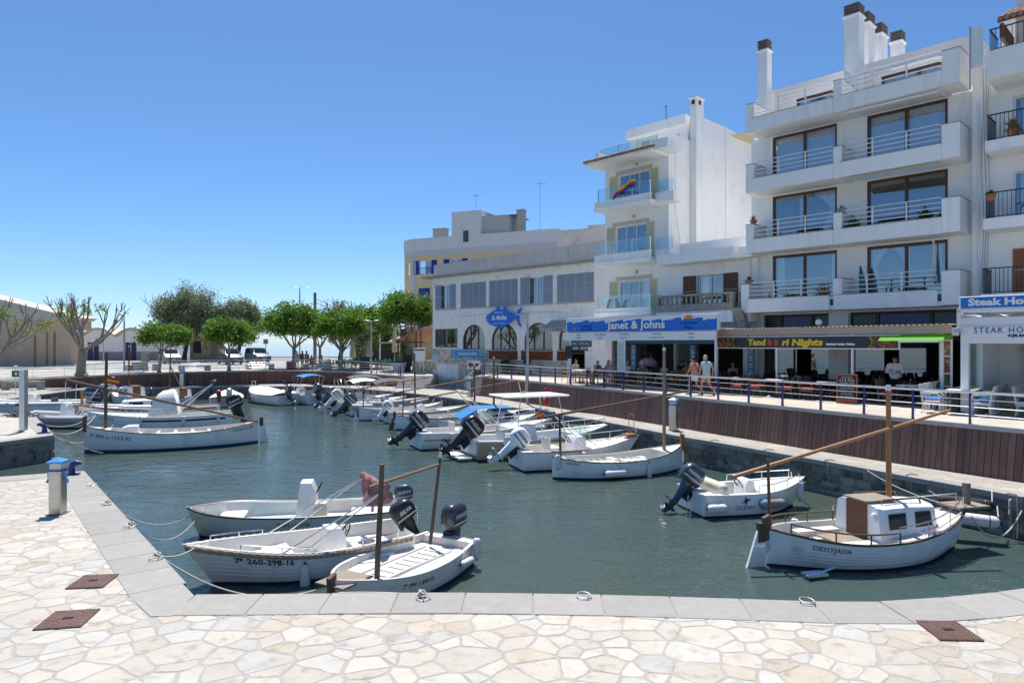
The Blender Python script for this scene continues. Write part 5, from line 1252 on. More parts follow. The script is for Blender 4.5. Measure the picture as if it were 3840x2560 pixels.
q = MB(); q.box(-.14, .14, -.3, -.1, 0, .95, 0, .03); q.obj('case', mat('fire red', (.5, .02, .02), .4), r_, rot=(R(-7), 0, 0)); q = MB(); q.box(-.06, .06, -.306, -.302, .3, .6); q.obj('label', WT, r_, rot=(R(-7), 0, 0))
# ================================================================== boats
FLAG_R = mat('flag red', (.55, .03, .04), .8); FLAG_Y = mat('flag yellow', (.75, .5, .03), .8)
LETTER = mat('black hull lettering', (.015, .015, .02), .5); LETTER_B = mat('navy hull lettering', (.02, .04, .14), .5); LETTER_G = mat('silver lettering', (.6, .6, .6), .4)
class Boat:
 def __init__(s, name, label, stern, bow, B, z=(.6, .5, .75), kind='transom', tw=.85, k0=.18, k1=.45, rake=0.0, full=2.2, hull=None, bottom=None, inner=None,
                 sole=.12, decks=(), rub=None, rub_r=.03, strakes=0, th=.07, group='boats moored in the harbour', band=.05, heel=0):
  st, bw = Vector(stern), Vector(bow); bw -= (bw - st).normalized() * rake * .9; d = bw - st
  s.L = d.length; s.B = B; s.z = z; s.kind = kind; s.tw = tw; s.k0 = k0; s.k1 = k1; s.rake = rake; s.full = full; s.rz = math.atan2(d.y, d.x)
  s.root = thing(name, label, 'boat', ((st.x + bw.x) / 2, (st.y + bw.y) / 2, 0), s.rz, group)
  s.mi = Matrix.Translation(s.root.location).inverted(); s.mi = Matrix.Rotation(-s.rz, 4, 'Z') @ s.mi
  s.th = th; s.decks = decks; s.sole = sole
  hull = hull or GELCOAT; bottom = bottom or ANTI_BLUE; inner = inner or GELIN
  brk = sorted({a for d_ in decks for a in d_[:2] if 0 < a < 1})
  xs = sorted({i / 26 for i in range(27)} | {.985, .993})
  o = MB(); rows = []
  for xi in xs: rows.append(s.section(xi, band))
  n = len(rows[0]); base = len(o.v)
  for r in rows: o.v.extend(r)
  for i in range(len(rows) - 1):
   for k in range(n - 1):
    o.f.append((base + i * n + k, base + i * n + k + 1, base + (i + 1) * n + k + 1, base + (i + 1) * n + k))
    o.m.append(1 if 4 <= k <= n - 6 else 0)
  h_ = n // 2
  # transom (or stem) closing faces at both ends
  for i in (0, len(rows) - 1):
   for k in range(1, h_ - 1): o.f.append((base + i * n + k, base + i * n + k + 1, base + i * n + n - 2 - k, base + i * n + n - 1 - k)); o.m.append(1 if k >= 4 else 0)
  s.hull = o.obj('hull', [hull, bottom], s.root, smooth=True, angle=50)
  # liner, sole and decks
  cuts = [0.0] + brk + [1.0]; t = MB()
  for a, b in zip(cuts, cuts[1:]):
   zf = sole
   for d_ in decks:
    if d_[0] <= (a + b) / 2 <= d_[1]: zf = d_[2]
   seg = [a + (b - a) * i / 8 for i in range(9)]; seg = [min(.985, x) for x in seg]; rg = []
   for xi in seg:
    q = s.zs(xi); g = max(s.b(xi) - th, s.b(xi) * .35); fz = min(zf if zf > -9 else 0, q - .012) if zf < 5 else q - (zf - 10)
    fz = q - .02 if zf >= 9 else fz
    wi = max(.0, min(g, s.y(xi, max(0, fz)) - th)); x = s.x(xi, q); x2 = s.x(xi, fz) - .02
    rg.append([(x - .01, g, q - .004), (x2, wi, fz), (x2, 0, fz + (.02 if zf >= 9 else 0)), (x2, -wi, fz), (x - .01, -g, q - .004)])
   t.loft(rg, closed=False, caps=False)
   for r in (rg[0], rg[-1]): t.add(r, [(0, 1, 2, 3, 4)])
  s.liner = t.obj('deck', inner, s.root)
  if rub:
   t = MB(); t.tube(s.gun(1, .012) , rub_r, 7); t.tube(s.gun(-1, .012), rub_r, 7)
   t.obj('rubbing_strake', rub, s.root, smooth=True)
  if strakes:
   t = MB()
   for k in range(strakes):
    q = .82 - .66 * k / max(1, strakes)
    for sd_ in (1, -1): t.tube([s.pt(xi, q, sd_, .002) for xi in [.01 + .97 * i / 24 for i in range(25)]], .0085, 4)
   t.obj('plank_seams', hull, s.root)
 def b(s, xi):
  m_ = .46
  if xi >= m_: f = 1 - ((xi - m_) / (1 - m_)) ** s.full
  elif s.kind == 'point': f = 1 - ((m_ - xi) / m_) ** (s.full + .2)
  else: f = s.tw + (1 - s.tw) * math.sin(xi / m_ * PI / 2)
  return max(.015, s.B / 2 * f)
 def zs(s, xi):
  a, m_, c = s.z; return m_ + (c - m_) * ((xi - .45) / .55) ** 2 if xi > .45 else m_ + (a - m_) * ((.45 - xi) / .45) ** 2
 def k(s, xi):
  e = max(0, (xi - .5) / .5) ** 2
  if s.kind == 'point': e = max(e, max(0, (.5 - xi) / .5) ** 2)
  return s.k0 + s.k1 * e
 def x(s, xi, z): return (xi - .5) * s.L + s.rake * max(0, (xi - .55) / .45) ** 2 * max(-.2, z / s.z[2])
 def y(s, xi, z):
  q = min(1, max(0, z / s.zs(xi))); return s.b(xi) * (1 - s.k(xi) * (1 - q) ** 1.6)
 def pt(s, xi, q, sd_, off=0):
  z = s.zs(xi) * q; return (s.x(xi, z), sd_ * (s.y(xi, z) + off), z)
 def gun(s, sd_, off=0, a=.0, b=.992, dz=0, n=30): return [(s.x(t, s.zs(t)), sd_ * (s.b(t) + off), s.zs(t) + dz) for t in [a + (b - a) * i / n for i in range(n + 1)]]
 def section(s, xi, band):
  q = s.zs(xi); bw = s.y(xi, 0); h_ = []
  h_.append((s.x(xi, q), max(s.b(xi) - s.th, s.b(xi) * .35), q)); h_.append((s.x(xi, q), s.b(xi), q))
  for f in (.62, .3): h_.append((s.x(xi, q * f), s.y(xi, q * f), q * f))
  h_.append((s.x(xi, band), s.y(xi, band), band)); h_.append((s.x(xi, -.06), bw * .94, -.06)); h_.append((s.x(xi, -.2), bw * .55, -.22)); h_.append((s.x(xi, -.2), .01, -.3))
  return h_ + [(a, -b_, c) for a, b_, c in reversed(h_)]
 def loc(s, p): return s.mi @ Vector(p)
 def write(s, body, xi, z, h_, sd_, m=None, width=None, bold=.0, shear=0.0, spacing=1.0):
  me = text_mesh(body, h_ * 1.38, bold * h_, shear, spacing, 0.0); me.materials.append(m or LETTER)
  xs = [v.co.x for v in me.vertices]; k = width / (max(xs) - min(xs)) if width else 1
  for v in me.vertices:
   tx = v.co.x * k; xx = xi - sd_ * tx / s.L; zz = z * s.zs(xx) / s.zs(xi) + v.co.y
   v.co = (s.x(xx, zz), sd_ * (s.y(xx, zz) + .009), zz)
  put('hull_lettering', me, s.root)
 def rod(s, name, p0, p1, r0, r1=None, m=None, world=True, n=10):
  a, b = (s.loc(p0), s.loc(p1)) if world else (Vector(p0), Vector(p1))
  t = MB(); t.tube([a, a.lerp(b, .5), b], [r0, ((r0 + (r1 or r0)) / 2) * 1.04, r1 or r0], n); return t.obj(name, m or WOOD, s.root, smooth=True)
 def mast(s, p0, p1, r=.05, m=None, tip=True):
  o = s.rod('mast', p0, p1, r, r * .8, m)
  if tip:
   b = s.loc(p1); a = s.loc(p0); d = (b - a).normalized(); t = MB(); t.tube([b - d * .02, b + d * .1], [r * .95, r * .8], 8); t.obj('mast_tip', ALUW, o)
  return o
 def yard(s, p0, p1, r=.04, m=None):
  o = s.rod('yard', p0, p1, r, r * .8, m); return o
 def fender(s, xi, sd_, l=.45, r=.09, drop=.28, lay=0, cap=None):
  z = s.zs(xi) - drop; p = Vector((s.x(xi, z), sd_ * (s.y(xi, max(z, .05)) + r + .01), z)); d = Vector((1, 0, 0)) if lay else Vector((0, 0, 1))
  t = MB(); a, b = p - d * l / 2, p + d * l / 2
  t.capsule(a, b, r, r, 12); t.capsule(a - d * r * .7, a - d * r * .9, r * .45, r * .35, 8, 1); t.capsule(b + d * r * .7, b + d * r * .9, r * .45, r * .35, 8, 1)
  g = Vector((s.x(xi, s.zs(xi)), sd_ * (s.b(xi) + .01), s.zs(xi) + .02)); t.tube([b + d * r * .8, g], .012, 5, 2)
  if lay: t.tube([a - d * r * .8, g - Vector((l * .9, 0, 0))], .012, 5, 2)
  t.obj('fender', [VINYL, cap or VINYL_B, ROPE_W], s.root, smooth=True)
 def motor(s, paint, tilt=45, sc=1.0, y=0.0, words=None, leg=None, xi=0.0, drop=.02, label=None, wm=None):
  q = s.zs(0) - drop
  o = put('outboard_motor', None, s.root, (s.x(0, q) - .05 * sc + xi, y, q)); o.rotation_euler = (0, R(tilt), 0)
  leg = leg or paint
  def ring(z, x0, x1, w_):
   c = (x0 + x1) / 2; a = abs(x1 - x0) / 2; return [(c + a * math.copysign(abs(math.cos(t)) ** .6, math.cos(t)), w_ * math.copysign(abs(math.sin(t)) ** .6, math.sin(t)), z) for t in [2 * PI * k / 16 for k in range(16)]]
  t = MB(); t.loft([[tuple(Vector(p) * sc) for p in r] for r in (ring(.14, -.42, .12, .14), ring(.2, -.5, .16, .19), ring(.42, -.52, .17, .2), ring(.58, -.47, .14, .185), ring(.66, -.36, .06, .13), ring(.675, -.28, -.02, .08))]); t.obj('cowl', paint, o, smooth=True, angle=50)
  t = MB(); t.loft([[tuple(Vector(p) * sc) for p in r] for r in (ring(.15, -.34, .0, .1), ring(-.1, -.3, -.04, .075), ring(-.45, -.27, -.07, .055), ring(-.5, -.3, -.04, .055))])
  t.box(-.52 * sc, -.02 * sc, -.1 * sc, .1 * sc, -.53 * sc, -.51 * sc)
  t.loft([[tuple(Vector(p) * sc) for p in r] for r in (ring(-.53, -.28, -.08, .04), ring(-.68, -.28, -.1, .035))])
  t.tube([tuple(Vector(p) * sc) for p in ((.02, 0, -.7), (-.06, 0, -.7), (-.3, 0, -.7), (-.38, 0, -.7))], [.015 * sc, .05 * sc, .055 * sc, .04 * sc], 10)
  t.prism([(-.12 * sc, -.74 * sc), (-.3 * sc, -.74 * sc), (-.32 * sc, -.92 * sc), (-.2 * sc, -.9 * sc)], -.008, .008, 'y'); t.obj('leg', leg, o, smooth=True)
  t = MB()
  for k in range(3):
   a = k * 2 * PI / 3; c, s_ = math.cos(a), math.sin(a); f = lambda r_, w_, dx: ((-.4 + dx) * sc, (c * r_ - s_ * w_) * sc, -.7 * sc + (s_ * r_ + c * w_) * sc)
   t.add([f(.03, -.03, .02), f(.03, .03, -.02), f(.11, .075, -.03), f(.17, .02, 0), f(.14, -.06, .04)], [(0, 1, 2, 3, 4)])
  t.cyl((-.38 * sc, 0, -.7 * sc), (-.47 * sc, 0, -.7 * sc), .035 * sc, .02 * sc, 8); t.obj('propeller', ALU if paint is not BLACK else BLACK, o)
  t = MB(); t.box(-.06 * sc, .1 * sc, -.1 * sc, .1 * sc, -.28 * sc, .12 * sc, 0, .02); t.box(.06 * sc, .12 * sc, -.12 * sc, -.08 * sc, -.3 * sc, .1 * sc); t.obj('bracket', BLACK, o)
  if words:
   for sd_ in (-1, 1):
    me = text_mesh(words, .13 * sc, .004, .2, 1.0, .001); me.materials.append(wm or LETTER_G); put('lettering', me, o, (-.2 * sc, sd_ * .205 * sc, .42 * sc), rot=(PI / 2, 0, PI if sd_ > 0 else 0))
  t = MB(); [t.add([(-.5 * sc, sd_ * .204 * sc, .25 * sc), (.12 * sc, sd_ * .204 * sc, .25 * sc), (.12 * sc, sd_ * .204 * sc, .285 * sc), (-.5 * sc, sd_ * .204 * sc, .285 * sc)], [(0, 1, 2, 3)]) for sd_ in (-1, 1)]; t.obj('stripe', wm or LETTER_G, o)
  return o
 def console(s, xi, w_=.6, l=.5, h_=.9, y=0.0, m=None, screen=True, seat=None, zf=None, lean=.12):
  z = s.sole if zf is None else zf; x = (xi - .5) * s.L; o = put('console', None, s.root, (x, y, z))
  t = MB(); t.loft([[(-l / 2, -w_ / 2, 0), (l / 2, -w_ / 2, 0), (l / 2, w_ / 2, 0), (-l / 2, w_ / 2, 0)], [(-l / 2 + .02, -w_ / 2 + .02, h_ * .75), (l / 2 - .08, -w_ / 2 + .02, h_ * .75), (l / 2 - .08, w_ / 2 - .02, h_ * .75), (-l / 2 + .02, w_ / 2 - .02, h_ * .75)], [(-l / 2 + lean, -w_ / 2 + .04, h_), (l / 2 - .12, -w_ / 2 + .04, h_), (l / 2 - .12, w_ / 2 - .04, h_), (-l / 2 + lean, w_ / 2 - .04, h_)]]); t.obj('pod', m or GELCOAT, o, smooth=True, angle=30)
  t = MB(); c = Vector((-l / 2 - .03, 0, h_ * .82)); ax = Matrix.Translation(c) @ Matrix.Rotation(R(60), 4, 'Y'); t.tube([ax @ Vector((.17 * math.cos(a), .17 * math.sin(a), 0)) for a in [k * PI / 8 for k in range(16)]], .016, 6, closed=True)
  for k in range(3): t.tube([ax @ Vector((0, 0, -.02)), ax @ Vector((.165 * math.cos(k * 2.1), .165 * math.sin(k * 2.1), 0))], .01, 5)
  t.obj('steering_wheel', BLACK if not m else STEEL, o, smooth=True)
  if screen:
   t = MB(); n = 8; r0 = [(l / 2 - .16 - .05 * math.cos(k / n * PI) * 0, -w_ / 2 + .05 + (w_ - .1) * k / n, h_ - .01) for k in range(n + 1)]; r1 = [(l / 2 - .3 - .1 * abs(k / n - .5), -w_ / 2 + .1 + (w_ - .2) * k / n, h_ + .3 - .25 * abs(k / n - .5) ** 2) for k in range(n + 1)]
   t.loft([r0, r1], closed=False, caps=False); t.obj('windscreen', GLASS_W, o, smooth=True)
  if seat is not None:
   t = MB(); t.box(-l / 2 - .95, -l / 2 - .5, -w_ / 2, w_ / 2, 0, .42, 0, .03); t.obj('seat_base', GELCOAT, o); t = MB(); t.box(-l / 2 - .96, -l / 2 - .49, -w_ / 2 - .01, w_ / 2 + .01, .42, .5, 0, .03); t.box(-l / 2 - 1.0, -l / 2 - .92, -w_ / 2, w_ / 2, .5, .85, 0, .03); t.obj('seat_cushion', seat, o)
  return o
 def cabin(s, x0, x1, w0, w1, z0, h_, m=None, door=None, wins=2, slope=.25):
  a, b = (x0 - .5) * s.L, (x1 - .5) * s.L; o = put('cabin', None, s.root)
  t = MB(); f = lambda x, w_, z: [(x, -w_, z0), (x, -w_ * .86, z * .92 + z0 * .08), (x, -w_ * .72, z), (x, 0, z + .05), (x, w_ * .72, z), (x, w_ * .86, z * .92 + z0 * .08), (x, w_, z0)]
  zt = z0 + h_; t.loft([f(a, w0, zt), f(a + (b - a) * .5, (w0 + w1) / 2 * 1.02, zt), f(b - slope, w1, zt - .06), [(p[0] if i in (0, 6) else p[0] - 0, p[1], p[2]) for i, p in enumerate(f(b, w1 * .75, z0 + .08))]]); t.obj('shell', m or GELCOAT, o, smooth=True, angle=35)
  for sd_ in (-1, 1):
   for k in range(wins):
    xa = a + (b - a) * (.14 + .4 * k); xb = xa + (b - a) * .26; w_ = lambda x: w0 + (w1 - w0) * (x - a) / (b - a)
    q = lambda x, f_: (x, sd_ * (w_(x) * (1 - .14 * f_) + .012), z0 + h_ * f_)
    t = MB(); t.add([q(xa, .34), q(xb, .34), q(xb - .05 * k, .78), q(xa, .78)], [(0, 1, 2, 3)]); t.obj('window', CARGL, o)
  if door is not None:
   t = MB(); t.box(a - .02, a + .03, -.3, .3, z0 - .35, zt + .02); t.obj('door', door, o); t = MB(); t.box(a - .08, a + .75, -.34, .34, zt + .055, zt + .085); t.obj('hatch', WOOD_GREY, o)
  for sd_ in (-1, 1):
   t = MB(); t.tube([(a + .25, sd_ * w0 * .6, zt + .02), (a + .3, sd_ * w0 * .6, zt + .1), (b - slope - .3, sd_ * w1 * .65, zt + .08), (b - slope - .25, sd_ * w1 * .65, zt - .02)], .02, 6); t.obj('grab_rail', WOOD_DK, o)
  return o
 def rails(s, sd_, a, b, h_=.3, n=4, m=None, inn=.05, name='guard_rail', r=.014, ends=True):
  m = m or STEEL; P = [Vector((s.x(t, s.zs(t)), sd_ * max(0, s.b(t) - inn), s.zs(t) + h_)) for t in [a + (b - a) * i / 14 for i in range(15)]]
  t = MB()
  pts = ([Vector((s.x(a, s.zs(a)) - .0, sd_ * max(0, s.b(a) - inn), s.zs(a)))] if ends else []) + P + ([Vector((s.x(b, s.zs(b)), sd_ * max(0, s.b(b) - inn), s.zs(b)))] if ends else [])
  t.tube(pts, r, 6)
  for k in range(1, n):
   xi = a + (b - a) * k / n; t.tube([(s.x(xi, s.zs(xi)), sd_ * max(0, s.b(xi) - inn), s.zs(xi)), (s.x(xi, s.zs(xi)), sd_ * max(0, s.b(xi) - inn), s.zs(xi) + h_)], r * .85, 6)
  t.obj(name, m, s.root, smooth=True)
 def bimini(s, x0, x1, zt, w_, m, base=.3, sag=.12):
  o = put('bimini', None, s.root); a, b = (x0 - .5) * s.L, (x1 - .5) * s.L; c = (base - .5) * s.L; n = 8
  t = MB(); rg = []
  for i in range(7):
   f = i / 6; x = a + (b - a) * f; z = zt - sag * (2 * f - 1) ** 2; rg.append([(x, -w_ + 2 * w_ * k / n, z - .16 * (2 * k / n - 1) ** 2) for k in range(n + 1)])
  t.loft(rg, closed=False, caps=False); t.obj('canopy', m, o, smooth=True, angle=80)
  t = MB(); q = s.zs(base)
  for xx in (a + .03, (a + b) / 2, b - .03):
   for sd_ in (-1, 1): t.tube([(c + (xx - c) * .12, sd_ * (w_ + .02), q), (xx, sd_ * w_, zt - .2)], .016, 6)
  t.obj('frame', STEEL, o); return o
 def folded(s, base, top, spread, m, w_=.75, frame=True):
  "folded sun canopy: a rolled bundle on its slanting hoops; base and top in boat metres"
  o = put('folded_canopy', None, s.root); bx, bz = base; tx, tz = top
  t = MB()
  for sd_ in (-1, 1):
   for k in range(2): t.tube([(bx + k * spread, sd_ * w_, bz), (tx, sd_ * w_ * .97, tz)], .015, 6)
  t.obj('frame', STEEL, o, smooth=True)
  t = MB(); n = 12; t.tube([(tx + .02 * math.sin(k * 2.0), -w_ + 2 * w_ * k / n, tz + .05 + .02 * math.sin(k * 1.3)) for k in range(n + 1)], [.07 + .025 * math.sin(k * 2.7) for k in range(n + 1)], 9); t.obj('rolled_cloth', m, o, smooth=True); return o
 def cover(s, a, b, ridge, m, hang=.08):
  t = MB(); rg = []
  for i in range(13):
   xi = a + (b - a) * i / 12; q = s.zs(xi); w_ = s.b(xi) + .02; x = s.x(xi, q); hz = ridge * math.sin(PI * (.12 + .76 * i / 12)) ; r = []
   for k in range(9):
    f = k / 8 * 2 - 1; r.append((x, f * w_, q + hz * (1 - abs(f) ** 1.3) + .015 * math.sin(i * 1.7 + k)))
   r = [(x, -w_ - .015, q - hang)] + r + [(x, w_ + .015, q - hang)]; rg.append(r)
  t.loft(rg, closed=False, caps=False); t.obj('canvas_cover', m, s.root, smooth=True, angle=80)
 def thwarts(s, xs, m=None, z=.3, w_=.24):
  for xi in xs:
   t = MB(); y = s.y(xi, z) - .03; x = (xi - .5) * s.L; t.box(x - w_ / 2, x + w_ / 2, -y, y, z, z + .04, 0, .01); t.obj('thwart', m or GELIN, s.root)
 def stem(s, end=1, h_=.3, m=None, w_=.09):
  xi = .995 if end > 0 else 0.0; q = s.zs(xi); x = s.x(xi, q); t = MB(); t.loft([[(x - .06 * end, -w_ / 2, q - .25), (x + .08 * end, -w_ / 2, q - .25), (x + .08 * end, w_ / 2, q - .25), (x - .06 * end, w_ / 2, q - .25)], [(x - .05 * end, -w_ / 2, q + h_), (x + .1 * end, -w_ / 2, q + h_ - .06), (x + .1 * end, w_ / 2, q + h_ - .06), (x - .05 * end, w_ / 2, q + h_)]]); t.obj('stem_post', m or WOOD_DK, s.root)
 def rudder(s, h_=.75, m=None, l=.55):
  x = s.x(0, 0) - .05; t = MB(); t.prism([(x, -.3), (x - l, -.3), (x - l * .72, .1), (x - l * .3, h_), (x - .02, h_), (x - .02, 0)], -.03, .03, 'y'); t.obj('rudder', m or GELCOAT, s.root)
  t = MB(); t.box(x - l * .32, x - .01, -.036, .036, h_ - .28, h_ + .12); t.obj('rudder_head', WOOD_DK, s.root)
 def rivets(s, sd_, q=.52, n=26, m=None):
  t = MB()
  for k in range(n):
   p = s.pt(.06 + .88 * k / n, q, sd_, .004); t.ell(p, (.016, .016, .016), 6, 4)
  t.obj('scupper_studs', m or ALUW, s.root)
 def flag(s, p, sz=.35, cat=False):
  a = s.loc(p); o = MB(); n = 6
  for k in range(3):
   rg = [[(a.x - sz * i / n, a.y + .03 * math.sin(i * 1.4), a.z - sz * .22 * k - .05 * i / n * 2), (a.x - sz * i / n, a.y + .03 * math.sin(i * 1.4 + .3), a.z - sz * .22 * (k + 1) - .05 * i / n * 2)] for i in range(n + 1)]
   o.loft(rg, m=(1 if k == 1 else 0), closed=False, caps=False)
  o.obj('flag', [FLAG_R, FLAG_Y], s.root)
# ---- near left: three boats at the quay corner
b = Boat('open_dory', 'open white flat bowed dory with a tall steering pod and pale blue floor', (-2.85, 17.2), (-7.75, 16.3), 1.75, (.6, .55, .72), tw=.92, k0=.12, k1=.5, rake=.3, full=6, rub=BLACK, rub_r=.022, sole=.26, hull=mat('aged white gelcoat', (.72, .71, .67), .35, col2=(.62, .60, .55), scale=2))
b.console(.47, .62, .5, 1.0, .15, screen=False); b.thwarts((.08, .2), z=.34, w_=.5); b.write('7ª-PM-1-535/98', .52, .38, .085, 1)
t = MB(); t.box(-.2, 1.3, -.55, .55, .27, .285, 0, .005); t.obj('blue_floor_pad', mat('pale blue floor', (.30, .52, .56), .7), b.root)
t = MB(); t.box(1.35, 1.95, -.62, .62, .36, .45, 0, .03); t.obj('bow_seat', GELIN, b.root)
t = MB(); t.box(-.72 + .5, -.42 + .5, -.17, .13, .25, .8); t.obj('locker_door', CUSH, b.root, loc=(-.42, .46, 0))
b.motor(NAVYENG, 8, .7, words='SUZUKI')
b = Boat('clinker_launch', 'white clinker launch with a thick rope fender round its gunwale', (-2.4, 14.95), (-6.15, 12.85), 1.85, (.62, .58, .85), tw=.82, k0=.16, k1=.5, rake=.55, full=2.5, bottom=ANTI_BLUE, strakes=6, sole=.12, inner=mat('cream white deck', (.80, .77, .71), .5))
t = MB()
for sd_ in (1, -1):
 g = b.gun(sd_, .035, .02, .99, -.05, 110); t.tube(g, [.05 + .012 * math.sin(i * 1.9) for i in range(len(g))], 8)
t.obj('rope_fender', ROPE_T, b.root, smooth=True)
b.console(.42, .55, .5, .75, .2, screen=False); b.thwarts((.68, .82), z=.36, w_=.55); b.thwarts((.12, .24), z=.3, w_=.35)
b.write('7ª 260-298-16', .76, .47, .11, 1, bold=.03); b.fender(.60, 1, .42, .1, .5); b.fender(.2, 1, .36, .09, .28, 1)
b.rails(1, .55, .84, .1, 2); b.rails(-1, .72, .92, .1, 2); b.rails(1, .1, .3, .12, 2)
b.folded((.35, .62), (-1.25, 1.62), .45, CANVAS_MV, .8); b.motor(BLACK, 30, .82, words='SELVA')
t = MB(); rg = []
for i in range(7):
 f = i / 6; rg.append([(-1.3 + .05 * f + .05 * math.sin(k * 1.5 + i * .6) - (.25 if i else .1) * f * math.sin(k * .8), -.8 + 1.6 * k / 12, 1.68 - f * (.38 + .13 * math.sin(k * .9 + 1))) for k in range(13)])
t.loft(rg, closed=False, caps=False)
t.obj('hanging_cloth', CANVAS_MV, b.root, smooth=True)
t = MB(); t.tube([(-2.3, -.35, .95), (-2.3, -.35, .2), (-2.42, -.35, -.1)], .014, 6); t.tube([(-2.3, -.1, .95), (-2.3, -.1, .2), (-2.42, -.1, -.1)], .014, 6); t.tube([(-2.3, -.35, .95), (-2.3, -.1, .95)], .014, 6); t.obj('boarding_ladder', STEEL, b.root)
b = Boat('small_llaut', 'small white double pole rowing boat tight against the near quay wall', (-1.3, 14.6), (-3.05, 11.55), 1.8, (.52, .46, .62), tw=.72, k0=.10, k1=.3, full=2.6, sole=.34, strakes=0, decks=((.0, .06, 9),), hull=mat('old white paint', (.74, .73, .70), .5, col2=(.66, .64, .60), scale=4, bump=.2, bscale=30))
b.mast((-2.46, 12.4, .2), (-2.36, 12.4, 2.42), .055, WOOD_DK, False); b.mast((-1.72, 14.35, .4), (-1.53, 14.55, 2.2), .04, WOOD_DK)
b.yard((-2.62, 12.5, 1.98), (-1.55, 14.5, 2.05), .035, mat('rope wrapped spar', (.22, .15, .10), .9))
t = MB()
for k in range(9): x = -1.15 + k * .24; w_ = .24 - .012 * k; t.box(x, x + .06, -w_, w_, .345, .36)
t.box(-1.3, 1.1, .3, .34, .342, .37); t.box(-1.3, 1.1, -.36, -.32, .342, .37); t.obj('floor_ribs', GELIN, b.root)
t = MB(); t.box(1.05, 1.8, -.35, .3, .5, .53); t.obj('foredeck_board', WOOD_GREY, b.root); b.stem(1, .1)
b.motor(DKGREY, 4, .98, words='YAMAHA', y=-.05); b.write('7ª PM-1-849-93', .62, .3, .085, 1, shear=.15); b.fender(.2, 1, .3, .07, .2, 1); b.fender(.06, 1, .3, .08, .1, 0)
# ---- near right: cabin llaut and the small speedboat
b = Boat('cabin_llaut', 'white cabin llaut with a wooden door, tall mast and long slanting yard', (5.3, 14.2), (10.3, 15.5), 2.05, (.78, .56, .92), 'point', k0=.14, k1=.5, full=2.6, rake=.35, strakes=6, rub=WOOD_DK, rub_r=.025, sole=.25, decks=((.52, 1.0, 9),), bottom=ANTI_DK)
b.cabin(.46, .84, .68, .5, .48, .72, door=WOOD_RED); b.stem(-1, .28); b.rudder(.78)
b.mast((8.28, 15.0, 1.2), (8.27, 15.0, 3.6), .06, WOOD); b.yard((4.6, 14.25, 1.83), (9.75, 15.2, 3.13), .042, WOOD); b.mast((5.42, 14.35, .75), (5.36, 14.3, 2.2), .035, WOOD_RED, False)
for sd_ in (-1, 1):
 b.rails(sd_, .5, .97, .32, 3); b.rails(sd_, .07, .5, .2, 3, WOOD_DK, r=.02)
b.write('DESITJADA', .2, .46, .1, -1, LETTER_B, .66); b.thwarts((.12,), z=.42, w_=.5)
t = MB(); t.box(-1.35, -.25, -.72, -.45, .46, .5); t.box(-1.35, -.25, .45, .72, .46, .5); t.obj('side_bench', GELIN, b.root)
t = MB(); t.box(-1.0, -.2, -.44, .3, .44, .47); t.obj('cockpit_grating', WOOD_GREY, b.root)
t = MB(); t.box(2.25, 3.1, -.3, .3, .93, .98); t.box(2.7, 2.82, -.06, .06, .98, 1.45); t.obj('bowsprit_platform', WOOD_GREY, b.root)
t = MB(); t.box(-2.2, -1.75, -1.02, -.78, .06, .09); t.tube([(-2.2, -1.02, .08), (-1.45, -.86, .16)], .03, 4); [t.tube([(-2.2, -1.0 + k * .07, .1), (-1.75, -1.0 + k * .07, .1)], .012, 5) for k in range(4)]
t.obj('bathing_platform', STEEL, b.root)
t = MB()
for k in range(60):
 a = rnd.uniform(0, 6.3); r_ = rnd.uniform(0, .2); p = Vector((.95 + r_ * 1.3 * math.cos(a), -.86 + r_ * .6 * math.sin(a), .66)); t.tube([p, p + Vector((rnd.uniform(-.08, .08), rnd.uniform(-.08, .08), rnd.uniform(.0, .07)))], .011, 4)
t.obj('mop_head', mat('lilac mop', (.42, .36, .52), .9), b.root)
t = MB(); t.tube([(1.0, -.85, .72), (2.2, -.38, .9)], .016, 6); t.obj('mop_handle', CUSH, b.root)
t = MB(); t.ell((-.24, -.52, .98), (.05, .07, .11), 10, 8); t.obj('horn', GELCOAT, b.root)
for k, xi in enumerate((.32, .5, .7)):
 t = MB(); t.ell(b.pt(xi, .55, -1, .004), (.018, .018, .018), 8, 5); t.obj('scupper', ALUW, b.root)
b.fender(.3, 1, .34, .09, .2, 0); b.fender(.06, 1, .3, .07, .1, 0)
b = Boat('speedboat', 'small white speedboat with a dolphin emblem and a rolled cream seat back', (4.9, 18.75), (8.35, 19.55), 1.75, (.62, .6, .82), tw=.92, k0=.1, k1=.6, rake=.4, full=2.8, sole=.15, decks=((.55, 1, 9), (.0, .12, 9)), th=.16, bottom=ANTI_DK)
b.motor(NAVYENG, 38, 1.0, leg=NAVYENG, words='YAMAHA'); b.console(.52, .6, .4, .7, -.05, screen=False)
t = MB(); t.capsule((-.95, -.62, .74), (-.95, .62, .74), .13, .13, 14); t.obj('rolled_seat_back', CUSH, b.root, smooth=True)
for sd_ in (-1, 1): b.rails(sd_, .5, .93, .2, 3)
b.fender(.09, -1, .36, .11, .32, 1)
t = MB(); p = b.pt(.6, .55, -1, .12); t.capsule((p[0] - .25, p[1], p[2]), (p[0] + .25, p[1], p[2]), .14, .12, 12); t.obj('fender', mat('faded blue fender', (.14, .32, .46), .6, col2=(.30, .22, .14), scale=2), b.root, smooth=True)
b.write('OCEAN', .36, .24, .12, -1, LETTER_B, shear=.15); b.fender(.95, -1, .35, .1, .3, 0)
t = MB(); dol = [(-.11, -.05), (-.02, .02), (0, .13), (.05, .06), (.12, .07), (.16, .02), (.09, .02), (.05, -.04), (.02, -.13), (0, -.05), (-.05, -.03)]
